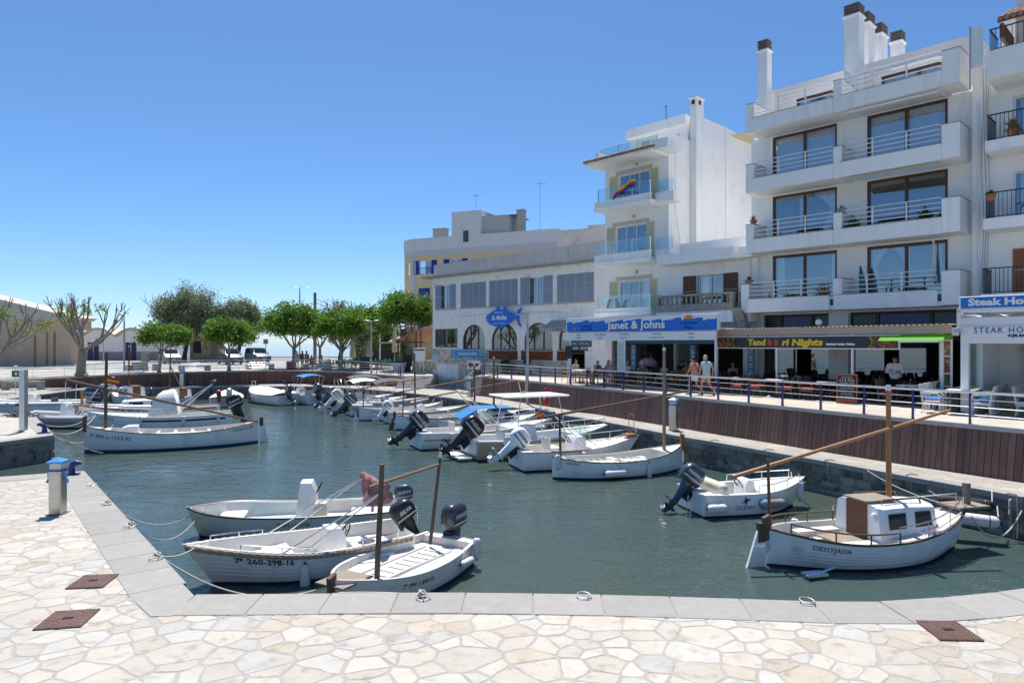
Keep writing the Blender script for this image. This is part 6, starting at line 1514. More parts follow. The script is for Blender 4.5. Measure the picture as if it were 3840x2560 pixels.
n = len(dol); t.add([(b.x(.36, .4) + x_, -(b.y(.36, .42) + .01), .42 + z_) for x_, z_ in dol], [tuple(range(n))]); t.obj('dolphin_emblem', LETTER_B, b.root)
t = MB(); [t.tube([(-1.86, y, .55), (-1.95, y, -.1)], .014, 6) for y in (-.62, -.4)]; [t.tube([(-1.88 - .03 * k, -.62, .4 - .18 * k), (-1.88 - .03 * k, -.4, .4 - .18 * k)], .012, 6) for k in range(3)]; t.obj('boarding_ladder', STEEL, b.root)
# ---- right hand row
b = Boat('open_llaut', 'slender white llaut with a tall mast, long yard and brown gunwale', (1.38, 23.4), (6.3, 25.25), 1.9, (.74, .56, .92), 'point', k0=.1, k1=.3, full=2.7, rub=WOOD_DK, rub_r=.022, sole=.3, strakes=1, decks=((.82, 1, 9), (0, .1, 9)), bottom=ANTI_DK)
b.mast((5.56, 24.95, .5), (5.56, 24.95, 4.38), .065, mat('pale weathered mast', (.30, .22, .15), .7)); b.mast((1.68, 23.6, .6), (1.64, 23.6, 2.2), .045, WOOD_DK, False); b.yard((1.1, 23.55, 2.08), (6.4, 25.25, 2.85), .045, WOOD_DK)
b.fender(.36, -1, .62, .12, .34, 1); b.fender(.62, -1, .4, .08, .4); b.rivets(-1, .5, 16); b.stem(1, .4, WOOD); b.write('Gimfel', .1, .55, .1, -1, LETTER_B, shear=.3); b.fender(.02, -1, .3, .1, .12)
t = MB(); t.box(-1.5, 1.3, -.25, .25, .42, .46, 0, .01)
for k in range(10): t.box(-1.4 + k * .27, -1.36 + k * .27, -.5, .5, .46, .48)
t.obj('engine_box', GELIN, b.root); b.thwarts((.22, .5, .72), z=.42)
b = Boat('motor_boat', 'white sports boat with a tinted windscreen and a raised white outboard', (.15, 25.3), (4.95, 27.0), 2.05, (.72, .68, 1.0), tw=.9, k0=.12, k1=.6, rake=.7, full=2.6, sole=.25, decks=((.62, 1, 9), (0, .1, 9)), th=.15, rub=mat('grey rub rail', (.25, .25, .26), .5), rub_r=.02, bottom=ANTI_DK)
b.motor(GELCOAT, 52, 1.15, words='HONDA', wm=LETTER); b.console(.55, .8, .6, .85, 0, seat=GELIN)
t = MB(); n = 14; g = [((.56 - .5) * b.L + .55 * math.cos(a), .5 * math.sin(a)) for a in [-PI / 2 + PI * k / n for k in range(n + 1)]]; t.loft([[(x, y, 1.05) for x, y in g], [(x - .25, y * .8, 1.5) for x, y in g]], closed=False, caps=False); t.obj('windscreen', GLASS_W, b.root, smooth=True)
for sd_ in (-1, 1): b.rails(sd_, .62, .985, .28, 3)
b.folded((.3, .72), (-1.05, 2.0), .5, CANVAS_NV, .85); t = MB(); t.box(-1.2, .4, -1.06, -.95, .7, .72); t.box(-1.2, .4, .95, 1.06, .7, .72); t.obj('teak_capping', WOOD, b.root)
b.fender(.5, -1, .4, .1, .3); b.flag((1.2, 25.6, 2.1), .3); b.fender(.95, 1, .5, .12, .2, 1)
t = MB(); t.box(2.3, 2.75, -.2, .2, 1.0, 1.08); t.tube([(2.6, -.2, 1.05), (2.6, -.2, 1.75), (2.6, -.1, 1.85), (2.6, .1, 1.85), (2.6, .2, 1.75), (2.6, .2, 1.05)], .016, 6); t.obj('bow_platform', WOOD, b.root)
b = Boat('hardtop_boat', 'beige hulled boat with a white hardtop canopy and big black outboard', (-1.75, 27.6), (4.2, 30.4), 2.15, (.78, .7, 1.0), tw=.92, k0=.1, k1=.5, rake=.6, full=2.7, sole=.2, decks=((.75, 1, 9),), hull=BOATBEIGE, th=.12, rub=GELCOAT, rub_r=.05, inner=mat('pale blue grey deck', (.62, .66, .68), .5), bottom=ANTI_DK)
b.motor(BLACK, 50, 1.35, words='SUZUKI'); b.console(.44, .8, .6, 1.0, 0, seat=GELIN)
t = MB(); t.box(-1.75, 1.15, -.95, .95, 2.42, 2.5, 0, .035); o = t.obj('hardtop', GELCOAT, b.root)
t = MB(); [t.tube([(x + .1 * sx, sd_ * 1.0, .75), (x + .05 * sx, sd_ * .98, 1.6), (x - .1 * sx, sd_ * .85, 2.42)], .022, 8) for x, sx in ((-1.2, -1), (.75, 1)) for sd_ in (-1, 1)]; t.obj('hardtop_frame', STEEL, b.root, smooth=True)
t = MB(); t.tube([(-.3, .3, 2.5), (-.3, .3, 3.7)], .012, 5); t.tube([(-.6, .1, 2.5), (-.75, .1, 3.05)], .02, 6); t.ell((-.45, .2, 2.56), (.05, .05, .06), 8, 6); t.obj('aerials', mat('cork and white', (.5, .36, .2), .7), b.root)
b.write('SUNRISE', .16, .48, .17, -1, LETTER_G); b.rails(-1, .7, .98, .35, 4); b.rails(1, .55, .98, .35, 5); b.fender(.22, -1, .42, .09, .1, 1)
t = MB(); t.box(-3.75, -3.2, -.85, .85, .1, .16); t.obj('swim_platform', GELCOAT, b.root)
b = Boat('motor_boat', 'white sports boat with a black hull stripe and navy outboard, awning pole raised', (-4.3, 30.3), (1.9, 33.1), 2.15, (.75, .7, 1.0), tw=.9, k0=.14, k1=.5, rake=.7, full=2.7, sole=.25, decks=((.68, 1, 9), (0, .1, 9)), th=.16, bottom=ANTI_DK)
b.motor(mat('navy engine paint', (.012, .017, .035), .25, coat=.4), 50, 1.3, words='MERCURY'); b.console(.48, .8, .6, .85, 0, seat=GELIN); b.write('TRAMON', .2, .35, .11, -1)
t = MB(); t.tube([b.pt(.02 + .9 * i / 20, .58 + .12 * (i / 20) ** 2, -1, .004) for i in range(21)], .018, 5); t.obj('hull_stripe', BLACK, b.root)
t = MB(); n = 14; g = [((.55 - .5) * b.L + .6 * math.cos(a), .6 * math.sin(a)) for a in [-PI / 2 + PI * k / n for k in range(n + 1)]]; t.loft([[(x, y, 1.05) for x, y in g], [(x - .25, y * .8, 1.5) for x, y in g]], closed=False, caps=False); t.obj('windscreen', GLASS_W, b.root, smooth=True)
b.rails(-1, .6, .98, .3, 4); b.rails(1, .6, .98, .3, 4); b.folded((.55, .72), (-.85, 2.35), .35, CANVAS_CR, .6); b.fender(.22, -1, .35, .09, .25); b.fender(.9, -1, .5, .12, .25, 1)
b = Boat('tarp_llaut', 'wooden llaut partly covered by a bright blue tarpaulin', (-3.7, 34.4), (1.4, 36.7), 2.0, (.72, .56, .9), 'point', k0=.14, k1=.4, full=2.6, rub=WOOD_RED, rub_r=.03, sole=.3, decks=((.5, 1, 9),), bottom=ANTI_DK)
b.cabin(.42, .78, .6, .45, .5, .62, wins=2); b.mast((-.96, 36.0, .6), (-.96, 36.1, 3.85), .06, WOOD_RED); b.yard((-5.2, 34.4, 1.75), (.42, 37.0, 2.65), .04, WOOD_RED)
t = MB(); t.loft([[(-1.9, -.75, .85), (-1.9, 0, .95), (-1.9, .75, .85)], [(-1.0, -.72, 1.3), (-1.0, 0, 1.45), (-1.0, .72, 1.3)], [(.2, -.66, 1.32), (.2, 0, 1.42), (.2, .66, 1.32)], [(1.0, -.6, 1.3), (1.0, 0, 1.38), (1.0, .6, 1.3)]], closed=False, caps=False); t.add([(-1.9, -.75, .85), (-1.0, -.72, 1.3), (-1.0, -.95, .72), (-1.7, -.95, .66)], [(0, 1, 2, 3)]); t.obj('blue_tarpaulin', CANVAS_BL, b.root)
b.rails(-1, .5, .95, .3, 4); b.rails(1, .5, .95, .3, 4)
b = Boat('wooden_llaut', 'old white llaut with a red brown gunwale and three wooden poles', (-6.3, 36.7), (-1.2, 39.2), 1.95, (.8, .6, .95), 'point', k0=.14, k1=.4, full=2.5, rub=WOOD_RED, rub_r=.03, sole=.3, decks=((0, .12, 9), (.75, 1, 9)), strakes=3, bottom=ANTI_DK)
b.mast((-2.1, 38.4, .6), (-2.12, 38.4, 3.4), .06, WOOD_RED); b.mast((-5.9, 36.9, .7), (-5.85, 36.9, 2.6), .035, WOOD_RED, False); b.yard((-6.4, 36.9, 1.96), (-.9, 39.0, 2.85), .04, WOOD_RED); b.write('Petit Port', .14, .55, .11, -1); b.stem(-1, .2, WOOD_RED); b.rudder(.5, WOOD_RED, .4); b.thwarts((.3, .5, .68), z=.42)
b = Boat('grey_side_boat', 'small open boat with a grey side panel, white pod and white outboard', (-7.3, 39.8), (-2.8, 42.1), 1.8, (.66, .6, .82), tw=.9, k0=.1, k1=.5, rake=.5, full=2.7, sole=.15, decks=((.7, 1, 9),), rub=mat('grey rub rail', (.25, .25, .26), .5), rub_r=.04, hull=GELCOAT, bottom=ANTI_DK)
b.motor(GELCOAT, 40, .95, words='SUZUKI', wm=LETTER); b.console(.45, .6, .5, .85, 0, seat=GELIN); b.folded((.4, .7), (.9, 1.3), .3, CANVAS_NV, .7); b.fender(.3, -1, .4, .1, .3); b.fender(.75, -1, .4, .1, .3)
t = MB(); rg = [[b.pt(.3 + .55 * i / 10, q, -1, .006) for q in (.25, .7)] for i in range(11)]; t.loft(rg, closed=False, caps=False); t.obj('grey_panel', mat('taupe panel', (.16, .15, .13), .5), b.root)
b = Boat('masted_llaut', 'white llaut with rusty gunwale and a tall brown mast before the stone steps', (-9.2, 41.1), (-4.4, 43.5), 1.9, (.78, .6, .95), 'point', k0=.14, k1=.4, full=2.6, rub=mat('rusty gunwale', (.28, .12, .06), .8, col2=(.5, .42, .36), scale=6), rub_r=.03, sole=.3, decks=((0, .1, 9), (.78, 1, 9)), strakes=3, bottom=ANTI_DK)
b.mast((-6.05, 42.7, .6), (-6.1, 42.7, 4.05), .06, WOOD_DK); b.mast((-9.0, 41.3, .7), (-9.0, 41.3, 2.1), .035, WOOD_DK, False); b.yard((-10.0, 41.6, 1.76), (-5.0, 43.6, 2.55), .04, WOOD_RED); b.write('LLEVADERU', .16, .5, .1, -1, LETTER_B); b.rivets(-1, .5, 5); b.thwarts((.3, .5, .68), z=.42); b.rudder(.5, None, .35)
b = Boat('inflatable_boat', 'rigid inflatable with fat grey tubes beside the llaut with rusty gunwale', (-10.6, 44.2), (-5.8, 46.7), 1.9, (.55, .5, .75), tw=.9, k0=.1, k1=.5, rake=.5, full=2.8, sole=.2, decks=((.8, 1, 9),), bottom=ANTI_DK)
t = MB(); [t.tube(b.gun(sd_, .05, .0, .985, .05), .2, 12) for sd_ in (1, -1)]; t.obj('inflatable_tube', mat('light grey hypalon', (.42, .43, .45), .6), b.root, smooth=True)
b.motor(NAVYENG, 45, 1.25, words='YAMAHA'); b.console(.5, .6, .5, .9, 0, seat=GELIN); b.bimini(.3, .82, 2.35, .95, CANVAS_GR, .5, .2)
b = Boat('arch_boat', 'white boat with a steel arch, white canopy and white outboard', (-12.0, 46.4), (-7.6, 49.0), 1.95, (.7, .65, .9), tw=.9, k0=.12, k1=.5, rake=.5, full=2.7, sole=.2, decks=((.7, 1, 9),), bottom=ANTI_DK)
b.motor(GELCOAT, 48, 1.25, words='EVINRUDE', wm=mat('maroon stripe', (.12, .02, .03), .4)); b.console(.5, .7, .5, .9, 0, seat=GELIN); b.bimini(.2, .62, 2.25, .9, CANVAS_W, .45, .15)
t = MB()
for sd_ in (-1, 1): t.tube([(-1.9, sd_ * .9, .7), (-2.2, sd_ * .8, 2.1), (-2.15, sd_ * .6, 2.2)], .025, 6); t.tube([(-1.6, sd_ * .9, .7), (-1.95, sd_ * .8, 2.1)], .025, 6)
t.tube([(-2.15, -.6, 2.2), (-2.15, .6, 2.2)], .025, 6); t.obj('steel_arch', STEEL, b.root)
b = Boat('grey_canopy_boat', 'white boat with a slate outboard moored behind the steel arch boat', (-13.0, 48.6), (-9.0, 51.2), 1.9, (.7, .65, .9), tw=.9, k0=.12, k1=.5, rake=.5, full=2.7, sole=.2, decks=((.7, 1, 9),), bottom=ANTI_DK)
b.motor(NAVYENG, 45, 1.2, words='YAMAHA'); b.console(.5, .7, .5, .9, 0, seat=GELIN); b.bimini(.3, .85, 2.4, .95, CANVAS_GR, .55, .2); b.rails(-1, .65, .98, .3, 4)
b = Boat('blue_canopy_boat', 'white boat with a narrow blue sun canopy by the far wall', (-14.9, 52.3), (-18.8, 55.9), 1.95, (.7, .65, .9), tw=.9, k0=.12, k1=.5, rake=.5, full=2.7, sole=.2, decks=((.7, 1, 9),), bottom=ANTI_BLUE)
b.motor(NAVYENG, 30, 1.25, words='YAMAHA'); b.console(.5, .7, .5, .9, 0, seat=GELIN); b.bimini(.1, .42, 2.3, .95, CANVAS_BL, .3, .1)
b = Boat('covered_boat', 'white boat under a peaked white canvas cover with a pink buoy at its bow', (-16.9, 51.6), (-21.4, 55.7), 2.2, (.75, .7, 1.0), tw=.88, k0=.14, k1=.5, rake=.5, full=2.5, sole=.2, rub=CANVAS_GR, rub_r=.025, bottom=ANTI_DK)
b.cover(.12, .97, .55, CANVAS_W); b.motor(NAVYENG, 30, 1.1, words='YAMAHA'); t = MB(); t.ell(b.pt(.96, .3, 1, .2), (.17, .17, .2), 12, 8); t.obj('buoy', mat('pink buoy', (.55, .16, .2), .5), b.root); t = MB(); t.tube([(2.6, -.15, .95), (2.6, -.15, 1.6), (2.6, .15, 1.6), (2.6, .15, .95)], .016, 6); t.obj('bow_hoop', ALUW, b.root)
b = Boat('covered_boat', 'white boat under a flat white cover showing a red and a grey outboard', (-20.9, 49.7), (-22.6, 54.6), 2.3, (.7, .65, .95), tw=.92, k0=.12, k1=.5, rake=.4, full=2.6, sole=.2, bottom=ANTI_DK)
b.cover(.08, .97, .42, CANVAS_W); b.motor(mat('red engine paint', (.36, .03, .02), .3), 15, .85, y=.4); b.motor(ALU, 15, 1.0, y=-.3)
b = Boat('cabin_llaut', 'small cabin llaut with brown door and white roll, furthest left under the car park', (-27.2, 51.2), (-31.2, 53.4), 1.95, (.75, .6, .95), 'point', k0=.14, k1=.4, full=2.5, rub=WOOD_RED, rub_r=.03, sole=.25, decks=((.5, 1, 9),), bottom=ANTI_DK, strakes=2)
b.cabin(.34, .72, .72, .55, .5, .85, door=WOOD_RED); b.mast((-29.4, 52.4, 1.2), (-29.4, 52.4, 4.4), .06, WOOD_RED); b.rod('rolled_sail', (-31.0, 52.6, 2.35), (-28.1, 52.0, 2.5), .09, .07, CANVAS_W); b.rails(1, .5, .97, .45, 5); b.flag((-29.3, 52.3, 3.0), .5); b.motor(NAVYENG, 10, .9)
t = MB(); p = Vector((1.5, .5, 1.6)); t.tube([p + Vector((0, .17 * math.cos(a), .42 * math.sin(a))) for a in [k * PI / 8 for k in range(16)]], .1, 8, closed=True); t.obj('lifebuoy', ALUW, b.root, smooth=True)
b = Boat('cabin_llaut', 'small cabin llaut with a brown hatch panel and leaning pole, below the concrete bench', (-23.3, 49.8), (-26.6, 52.0), 1.85, (.75, .6, .9), 'point', k0=.14, k1=.4, full=2.5, rub=BLACK, rub_r=.03, sole=.25, decks=((.5, 1, 9),), bottom=ANTI_DK, strakes=2)
b.cabin(.3, .7, .68, .5, .48, .8, door=WOOD_RED); b.mast((-25.6, 51.0, 1.0), (-25.5, 51.0, 4.35), .055, WOOD_RED, False); b.yard((-25.5, 50.9, 3.0), (-24.3, 50.3, 1.2), .05, WOOD_RED); b.write('VIRGINIA', .12, .5, .12, 1); b.fender(.06, 1, .4, .1, .2)
# ---- left row
b = Boat('long_llaut', 'long white open llaut with its yard slanting down to the stern at the left pier', (-11.9, 32.0), (-18.2, 29.05), 2.1, (1.0, .72, 1.12), 'point', k0=.1, k1=.25, full=2.7, rub=WOOD_DK, rub_r=.022, sole=.45, decks=((.86, 1, 9), (0, .08, 9)), strakes=1, bottom=ANTI_TEAL, band=.1)
b.mast((-17.6, 29.55, .9), (-17.55, 29.55, 4.28), .07, WOOD_DK); b.yard((-18.9, 28.9, 3.08), (-11.9, 31.9, .98), .06, WOOD_DK); b.stem(1, .45, WOOD_RED, .12); b.rudder(1.05, None, .55); b.write('7ª PM-1-1153-92', .855, .62, .17, 1); b.write('TONI-CORI', .1, .72, .13, 1); b.rivets(1, .56, 30); b.flag((-17.5, 29.5, 3.2), .45)
b.thwarts((.2, .3, .4, .5, .6, .7), z=.62, w_=.14); t = MB(); t.prism([(-.35, .6), (.35, .6), (.3, .98), (.1, 1.05), (-.3, 1.05)], -.4, .4, 'y'); t.obj('engine_hatch', GELCOAT, b.root, loc=(1.75, 0, 0))
t = MB(); t.box(-1.9, 1.2, -.32, .32, .6, .63, 0, .01); t.obj('centre_board', GELIN, b.root)
b = Boat('canvas_console_boat', 'long white boat with a white canvas hood over its steering stand and a black outboard', (-15.4, 37.7), (-22.0, 35.4), 2.3, (.9, .8, 1.1), tw=.85, k0=.12, k1=.4, rake=.3, full=2.6, sole=.3, decks=((.62, 1, 9),), bottom=ANTI_TEAL, band=.1, th=.14)
t = MB(); t.loft([[(-.7, -.75, .9), (.75, -.75, .9), (.75, .75, .9), (-.7, .75, .9)], [(-.6, -.65, 1.5), (.55, -.65, 1.5), (.55, .65, 1.5), (-.6, .65, 1.5)], [(-.45, -.5, 2.05), (.3, -.5, 1.95), (.3, .5, 1.95), (-.45, .5, 2.05)], [(-.35, -.3, 2.15), (.1, -.3, 2.1), (.1, .3, 2.1), (-.35, .3, 2.15)]]); t.obj('canvas_hood', CANVAS_W, b.root, smooth=True, angle=60)
b.motor(BLACK, 25, 1.3, words='SUZUKI'); b.rails(1, .5, .98, .4, 5); b.rails(-1, .5, .98, .4, 5); b.write('7ª PM-2', .88, .75, .14, 1); b.fender(.65, 1, .3, .08, .2); b.fender(.1, 1, .3, .08, .2); b.fender(.35, 1, .3, .1, .2)
t = MB(); rg = [[b.pt(.05 + .6 * i / 12, q, 1, .01) for q in (.68, .8)] for i in range(13)]; t.loft(rg, closed=False, caps=False); t.obj('maroon_band', mat('maroon hull band', (.10, .015, .03), .5), b.root)
b.folded((-.6, .9), (-2.4, 2.5), .5, CANVAS_GR, .8)
b = Boat('low_cabin_boat', 'white low cabin boat with a wooden bow platform and red side deck', (-17.9, 41.6), (-25.0, 39.4), 2.2, (.85, .8, 1.1), tw=.8, k0=.14, k1=.4, full=2.5, sole=.3, decks=((.4, 1, 9),), rub=WOOD_RED, rub_r=.06, bottom=ANTI_BLUE)
b.cabin(.32, .72, .75, .6, .8, .55, wins=2); t = MB(); t.box(3.3, 4.4, -.35, .35, 1.08, 1.14); t.box(3.5, 3.62, -.05, .05, 1.14, 1.9); t.obj('bow_platform', WOOD, b.root); b.rails(1, .6, .98, .3, 4)
b = Boat('inflatable_boat', 'small grey tubed inflatable with a white pod behind the left pier', (-23.0, 37.9), (-27.2, 38.6), 1.8, (.45, .42, .6), tw=.9, k0=.1, k1=.5, rake=.4, full=2.8, sole=.2, bottom=ANTI_BLUE)
t = MB(); [t.tube(b.gun(sd_, .05, 0, .985, .05), .22, 12) for sd_ in (1, -1)]; t.obj('inflatable_tube', mat('light grey hypalon', (.42, .43, .45), .6), b.root, smooth=True); b.console(.5, .6, .5, 1.1, 0); b.folded((-1.2, .5), (-2.6, 2.3), .3, mat('pale blue cloth', (.34, .42, .52), .9), .6)
b = Boat('twin_engine_boat', 'long white boat with two large grey outboards under the left quay', (-27.3, 44.2), (-35.2, 42.6), 2.4, (.85, .85, 1.1), tw=.9, k0=.12, k1=.5, rake=.6, full=2.8, sole=.35, decks=((.6, 1, 9),), bottom=ANTI_BLUE, rub=VINYL, rub_r=.12)
b.motor(NAVYENG, -2, 1.55, y=.42, words='YAMAHA'); b.motor(NAVYENG, -2, 1.55, y=-.42, words='YAMAHA'); b.console(.45, .9, .7, 1.1, 0, seat=mat('brown seat', (.12, .05, .04), .6)); b.rails(1, .5, .98, .5, 5); b.rails(-1, .5, .98, .5, 5); b.write('AQUAMAR 34', .1, .62, .11, 1)
t = MB(); t.tube([(.4, .3, .9), (.4, .3, 3.2)], .02, 6); t.ell((.4, .3, 3.22), (.12, .12, .03), 8, 5); t.obj('aerial', ALUW, b.root)
t = MB()
for sd_ in (-1, 1): t.tube([(-2.6, sd_ * .8, .85), (-2.65, sd_ * .8, 2.2)], .02, 6)
t.tube([(-2.65, -.8, 2.2), (-2.65, .8, 2.2)], .02, 6); t.obj('steel_arch', STEEL, b.root)
# small hull bow and loose fenders by the right hand quay
for lab, p0, p1, m_ in (('black sausage fender hung between the near quay wall and the cabin llaut', (10.35, 16.35, .86), (11.15, 16.0, .82), RUBBER), ('white fender with a navy end hung below the black one', (10.1, 16.2, .55), (11.1, 15.75, .5), VINYL)):
 o = thing('fender', lab, 'fender', p0); t = MB(); d = Vector(p1) - Vector(p0); t.capsule((0, 0, 0), d, .14, .14, 14); t.obj('body', m_, o, smooth=True)
 t = MB(); t.capsule(d * .93, d * 1.12, .143, .06, 14); t.obj('end_cap', VINYL_B, o, smooth=True)
 t = MB(); t.tube([d * 1.1, d + Vector((.45, .5, .25))], .012, 5); t.tube([(0, 0, 0), (-.25, .2, .2)], .012, 5); t.obj('line', ROPE_W, o)
# ================================================================== restaurant fronts
def AS(u, y):
 "distance along the street front at which sight line u crosses the plane y"
 p = AP(0, y); k = (u - 1920) / F; return (k * p[1] - p[0]) / (.687 + k * .727)
YELL = mat('yellow lettering', (.75, .52, .02), .5); BLUEL = mat('dark blue lettering', (.01, .03, .22), .6); GREYL = mat('slate lettering', (.16, .24, .32), .6)
VALW = mat('white sign face', (.76, .76, .77), .45)
# ---- blue and white restaurant
jy = -2.5
jan = thing('restaurant_canopy', 'long blue and white restaurant sign canopy with a wave pattern', 'canopy', (*AO, 0), AX)
q = MB(); q.box(-9.82, -.4, jy + .002, jy + .2, 5.24, 6.03, 0, .01); q.obj('sign_frame', VALW, jan)
q = MB(); q.box(-9.74, -.48, jy - .02, jy, 5.27, 5.9); q.obj('blue_panel', SIGNBLUE, jan)
wv = [(-9.76, 6.0)]; n = 150
low_ = []
for i in range(n + 1):
 x = -9.76 + 9.3 * i / n; f = (x * .86) % 1.0; low_.append((x, 5.86 - .16 * (1 - f) ** 2.2 + .05 * math.sin(f * 9) * (1 - f) + .03 * math.sin(x * 2.1)))
q = MB()
for (xa, za), (xb, zb_) in zip(low_, low_[1:]): q.add([(xa, jy - .024, za), (xb, jy - .024, zb_), (xb, jy - .024, 6.0), (xa, jy - .024, 6.0)], [(0, 1, 2, 3)])
q.obj('wave_crest', VALW, jan)
lettering('Janet & Johns', jan, BLUEL, AS(2383, jy) + .02, jy - .027, 5.55, .40, AS(2490, jy) - AS(2273, jy), bold=.02)
lettering('Janet & Johns', jan, WT, AS(2382, jy), jy - .034, 5.565, .40, AS(2490, jy) - AS(2273, jy), bold=.016)
for s_, u, z in (('Restaurant', 2200, 5.58), ('Since 1987', 2200, 5.40)): lettering(s_, jan, BLUEL, AS(u, jy), jy - .03, z, .13)
for s_, u, z in (('International', 2583, 5.62), ('Menu', 2583, 5.40)): lettering(s_, jan, BLUEL, AS(u, jy), jy - .03, z, .14)
q = MB(); q.prism([(AS(2156, jy) + .15 * (1 if k % 2 == 0 else .45) * math.cos(k * PI / 5), 5.42 + .15 * (1 if k % 2 == 0 else .45) * math.sin(k * PI / 5)) for k in range(10)], jy - .03, jy - .024, 'y'); q.obj('starfish', mat('orange print', (.60, .22, .04), .6), jan)
q = MB(); q.prism([(AS(2583, jy) + .2 * math.cos(k * PI / 12), 5.8 + .2 * math.sin(k * PI / 12)) for k in range(13)], jy - .036, jy - .026, 'y'); [q.prism([(AS(2583, jy) + r_ * math.cos(k * PI / 7 + o_), 5.82 + r_ * math.sin(k * PI / 7 + o_)) for r_, o_ in ((.23, -.12), (.34, 0), (.23, .12))], jy - .036, jy - .026, 'y') for k in range(8)]; q.obj('sun_emblem', mat('orange print', (.60, .22, .04), .6), jan)
q = MB(); q.box(-9.95, -.45, jy - .12, jy - .06, 4.80, 5.22, 0, .01); q.obj('menu_board', VALW, jan)
for a, b_, u in (('Tapas', 'Paellas', 2175), ('Prime Quality', 'Steaks', 2256), ('Homemade', 'Curries', 2346), ('Fresh Fish', 'Pescado Fresco', 2467), ('Paellas', 'Tapas', 2597)):
 lettering(a, jan, GREYL, AS(u, jy), jy - .127, 5.11, .1); lettering(b_, jan, GREYL, AS(u, jy), jy - .127, 4.93, .1)
q = MB(); q.box(-9.8, -.45, jy + .21, 1.28, 5.3, 5.36); q.obj('canopy_roof', CANVAS_W, jan)
q = MB(); q.box(-5.6, -.5, jy + .02, jy + .05, 4.62, 4.79); q.obj('blue_valance', mat('teal valance', (.01, .09, .17), .7), jan)
for x in (-9.55, -5.9, -.55):
 q = MB(); q.box(x - .05, x + .05, jy + .0, jy + .1, Zp, 5.23); q.obj('post', ALUW, jan)
q = MB(); q.box(-6.15, -5.65, jy - .1, jy - .04, 3.2, 4.78, 0, .01); q.box(-6.08, -5.72, jy - .108, jy - .1, 3.28, 4.68, 1); q.obj('map_panel', [ALUW, mat('pale map print', (.36, .50, .58), .6, col2=(.62, .64, .45), scale=6)], jan)
q = MB(); q.box(-9.9, -8.3, jy + .35, jy + .4, 4.45, 4.79); o = q.obj('specials_board', mat('teal board', (.0, .07, .13), .6), jan); lettering('DAILY SPECIALS', jan, WT, -9.05, jy + .34, 4.62, .17, 1.35, shear=.1)
# menus standing or hung at the shop front
def menu(label, s_, y, z0, z1, w_=.34):
 o = thing('menu_sign', label, 'menu', AP(s_, y, 0), AX); q = MB(); q.box(-w_ / 2, w_ / 2, -.03, .03, z0, z1, 0, .008); q.obj('panel', SKYBLUE, o)
 q = MB(); k = 0; z = z1 - .12
 while z > z0 + .08:
  ww = w_ * (.2 + .18 * ((k * 37) % 7) / 7); q.box(-ww, ww, -.036, -.031, z, z + (.045 if k % 4 else .07)); z -= .09 if k % 3 else .17; k += 1
 stuff(q.obj('menu_print', WT, o))
menu('tall blue menu panel by the left door of the blue signed restaurant', -7.7, .9, 3.0, 4.55); menu('tall blue menu panel behind the walking couple', -3.9, 1.0, 2.9, 4.55); menu('tall blue menu panel on the white pier between the two restaurants', .3 - .85, .9, 2.8, 4.6)
o = thing('chalkboard', 'small black chalk menu hung on the white canopy post', 'menu', AP(-9.55, jy - .05, 0), AX); q = MB(); q.box(-.25, .25, -.04, 0, 3.8, 4.5); q.obj('board', mat('blackboard', (.02, .025, .035), .7, col2=(.12, .12, .13), scale=18, lo=.55, hi=.75), o)
o = thing('chalkboard', 'black chalk menu below the map panel', 'menu', AP(-5.9, jy - .15, 0), AX); q = MB(); q.box(-.26, .26, -.04, 0, 2.55, 3.18); q.obj('board', mat('blackboard', (.02, .025, .035), .7, col2=(.12, .12, .13), scale=18, lo=.55, hi=.75), o)
# ---- curry restaurant canopy
TL, TR = Vector((9.5, 33.0)), Vector((15.1, 23.5)); td = (TR - TL); TLEN = td.length; td.normalize(); TX = math.atan2(td.y, td.x)
tan_ = thing('restaurant_canopy', 'long beige edged canopy with a black curry restaurant sign', 'canopy', (TL.x, TL.y, 0), TX)
BEIG = mat('beige canopy fascia', (.47, .36, .27), .7, col2=(.43, .33, .25), scale=2)
q = MB(); q.box(0, TLEN, 0, .1, 4.97, 5.28); q.obj('fascia', BEIG, tan_)
q = MB(); bl = Matrix.Rotation(-TX, 4, 'Z') @ Matrix.Translation((-TL.x, -TL.y, 0)); cl = bl @ Vector(AP(-1.2, 1.28, 5.4)); cr = bl @ Vector(AP(9.0, 1.05, 5.4))
n = 110; rg = []
for i in range(n + 1):
 f = i / n; a = Vector((TLEN * f, -.06, 5.285 + .022 * (i % 2))); b_ = cl.lerp(cr, f) + Vector((0, 0, .022 * (i % 2) - .05)); rg.append([tuple(a), tuple(b_)])
q.loft(rg, closed=False, caps=False); q.obj('corrugated_roof', mat('tan corrugated sheet', (.50, .40, .30), .7), tan_)
q = MB(); q.box(.55, 9.3, -.06, .0, 4.40, 4.95, 0, .008); q.obj('sign_frame', VALW, tan_)
q = MB(); q.box(.6, 9.25, -.068, -.061, 4.44, 4.91); q.obj('sign_face', mat('charcoal sign face', (.022, .027, .038), .45), tan_)
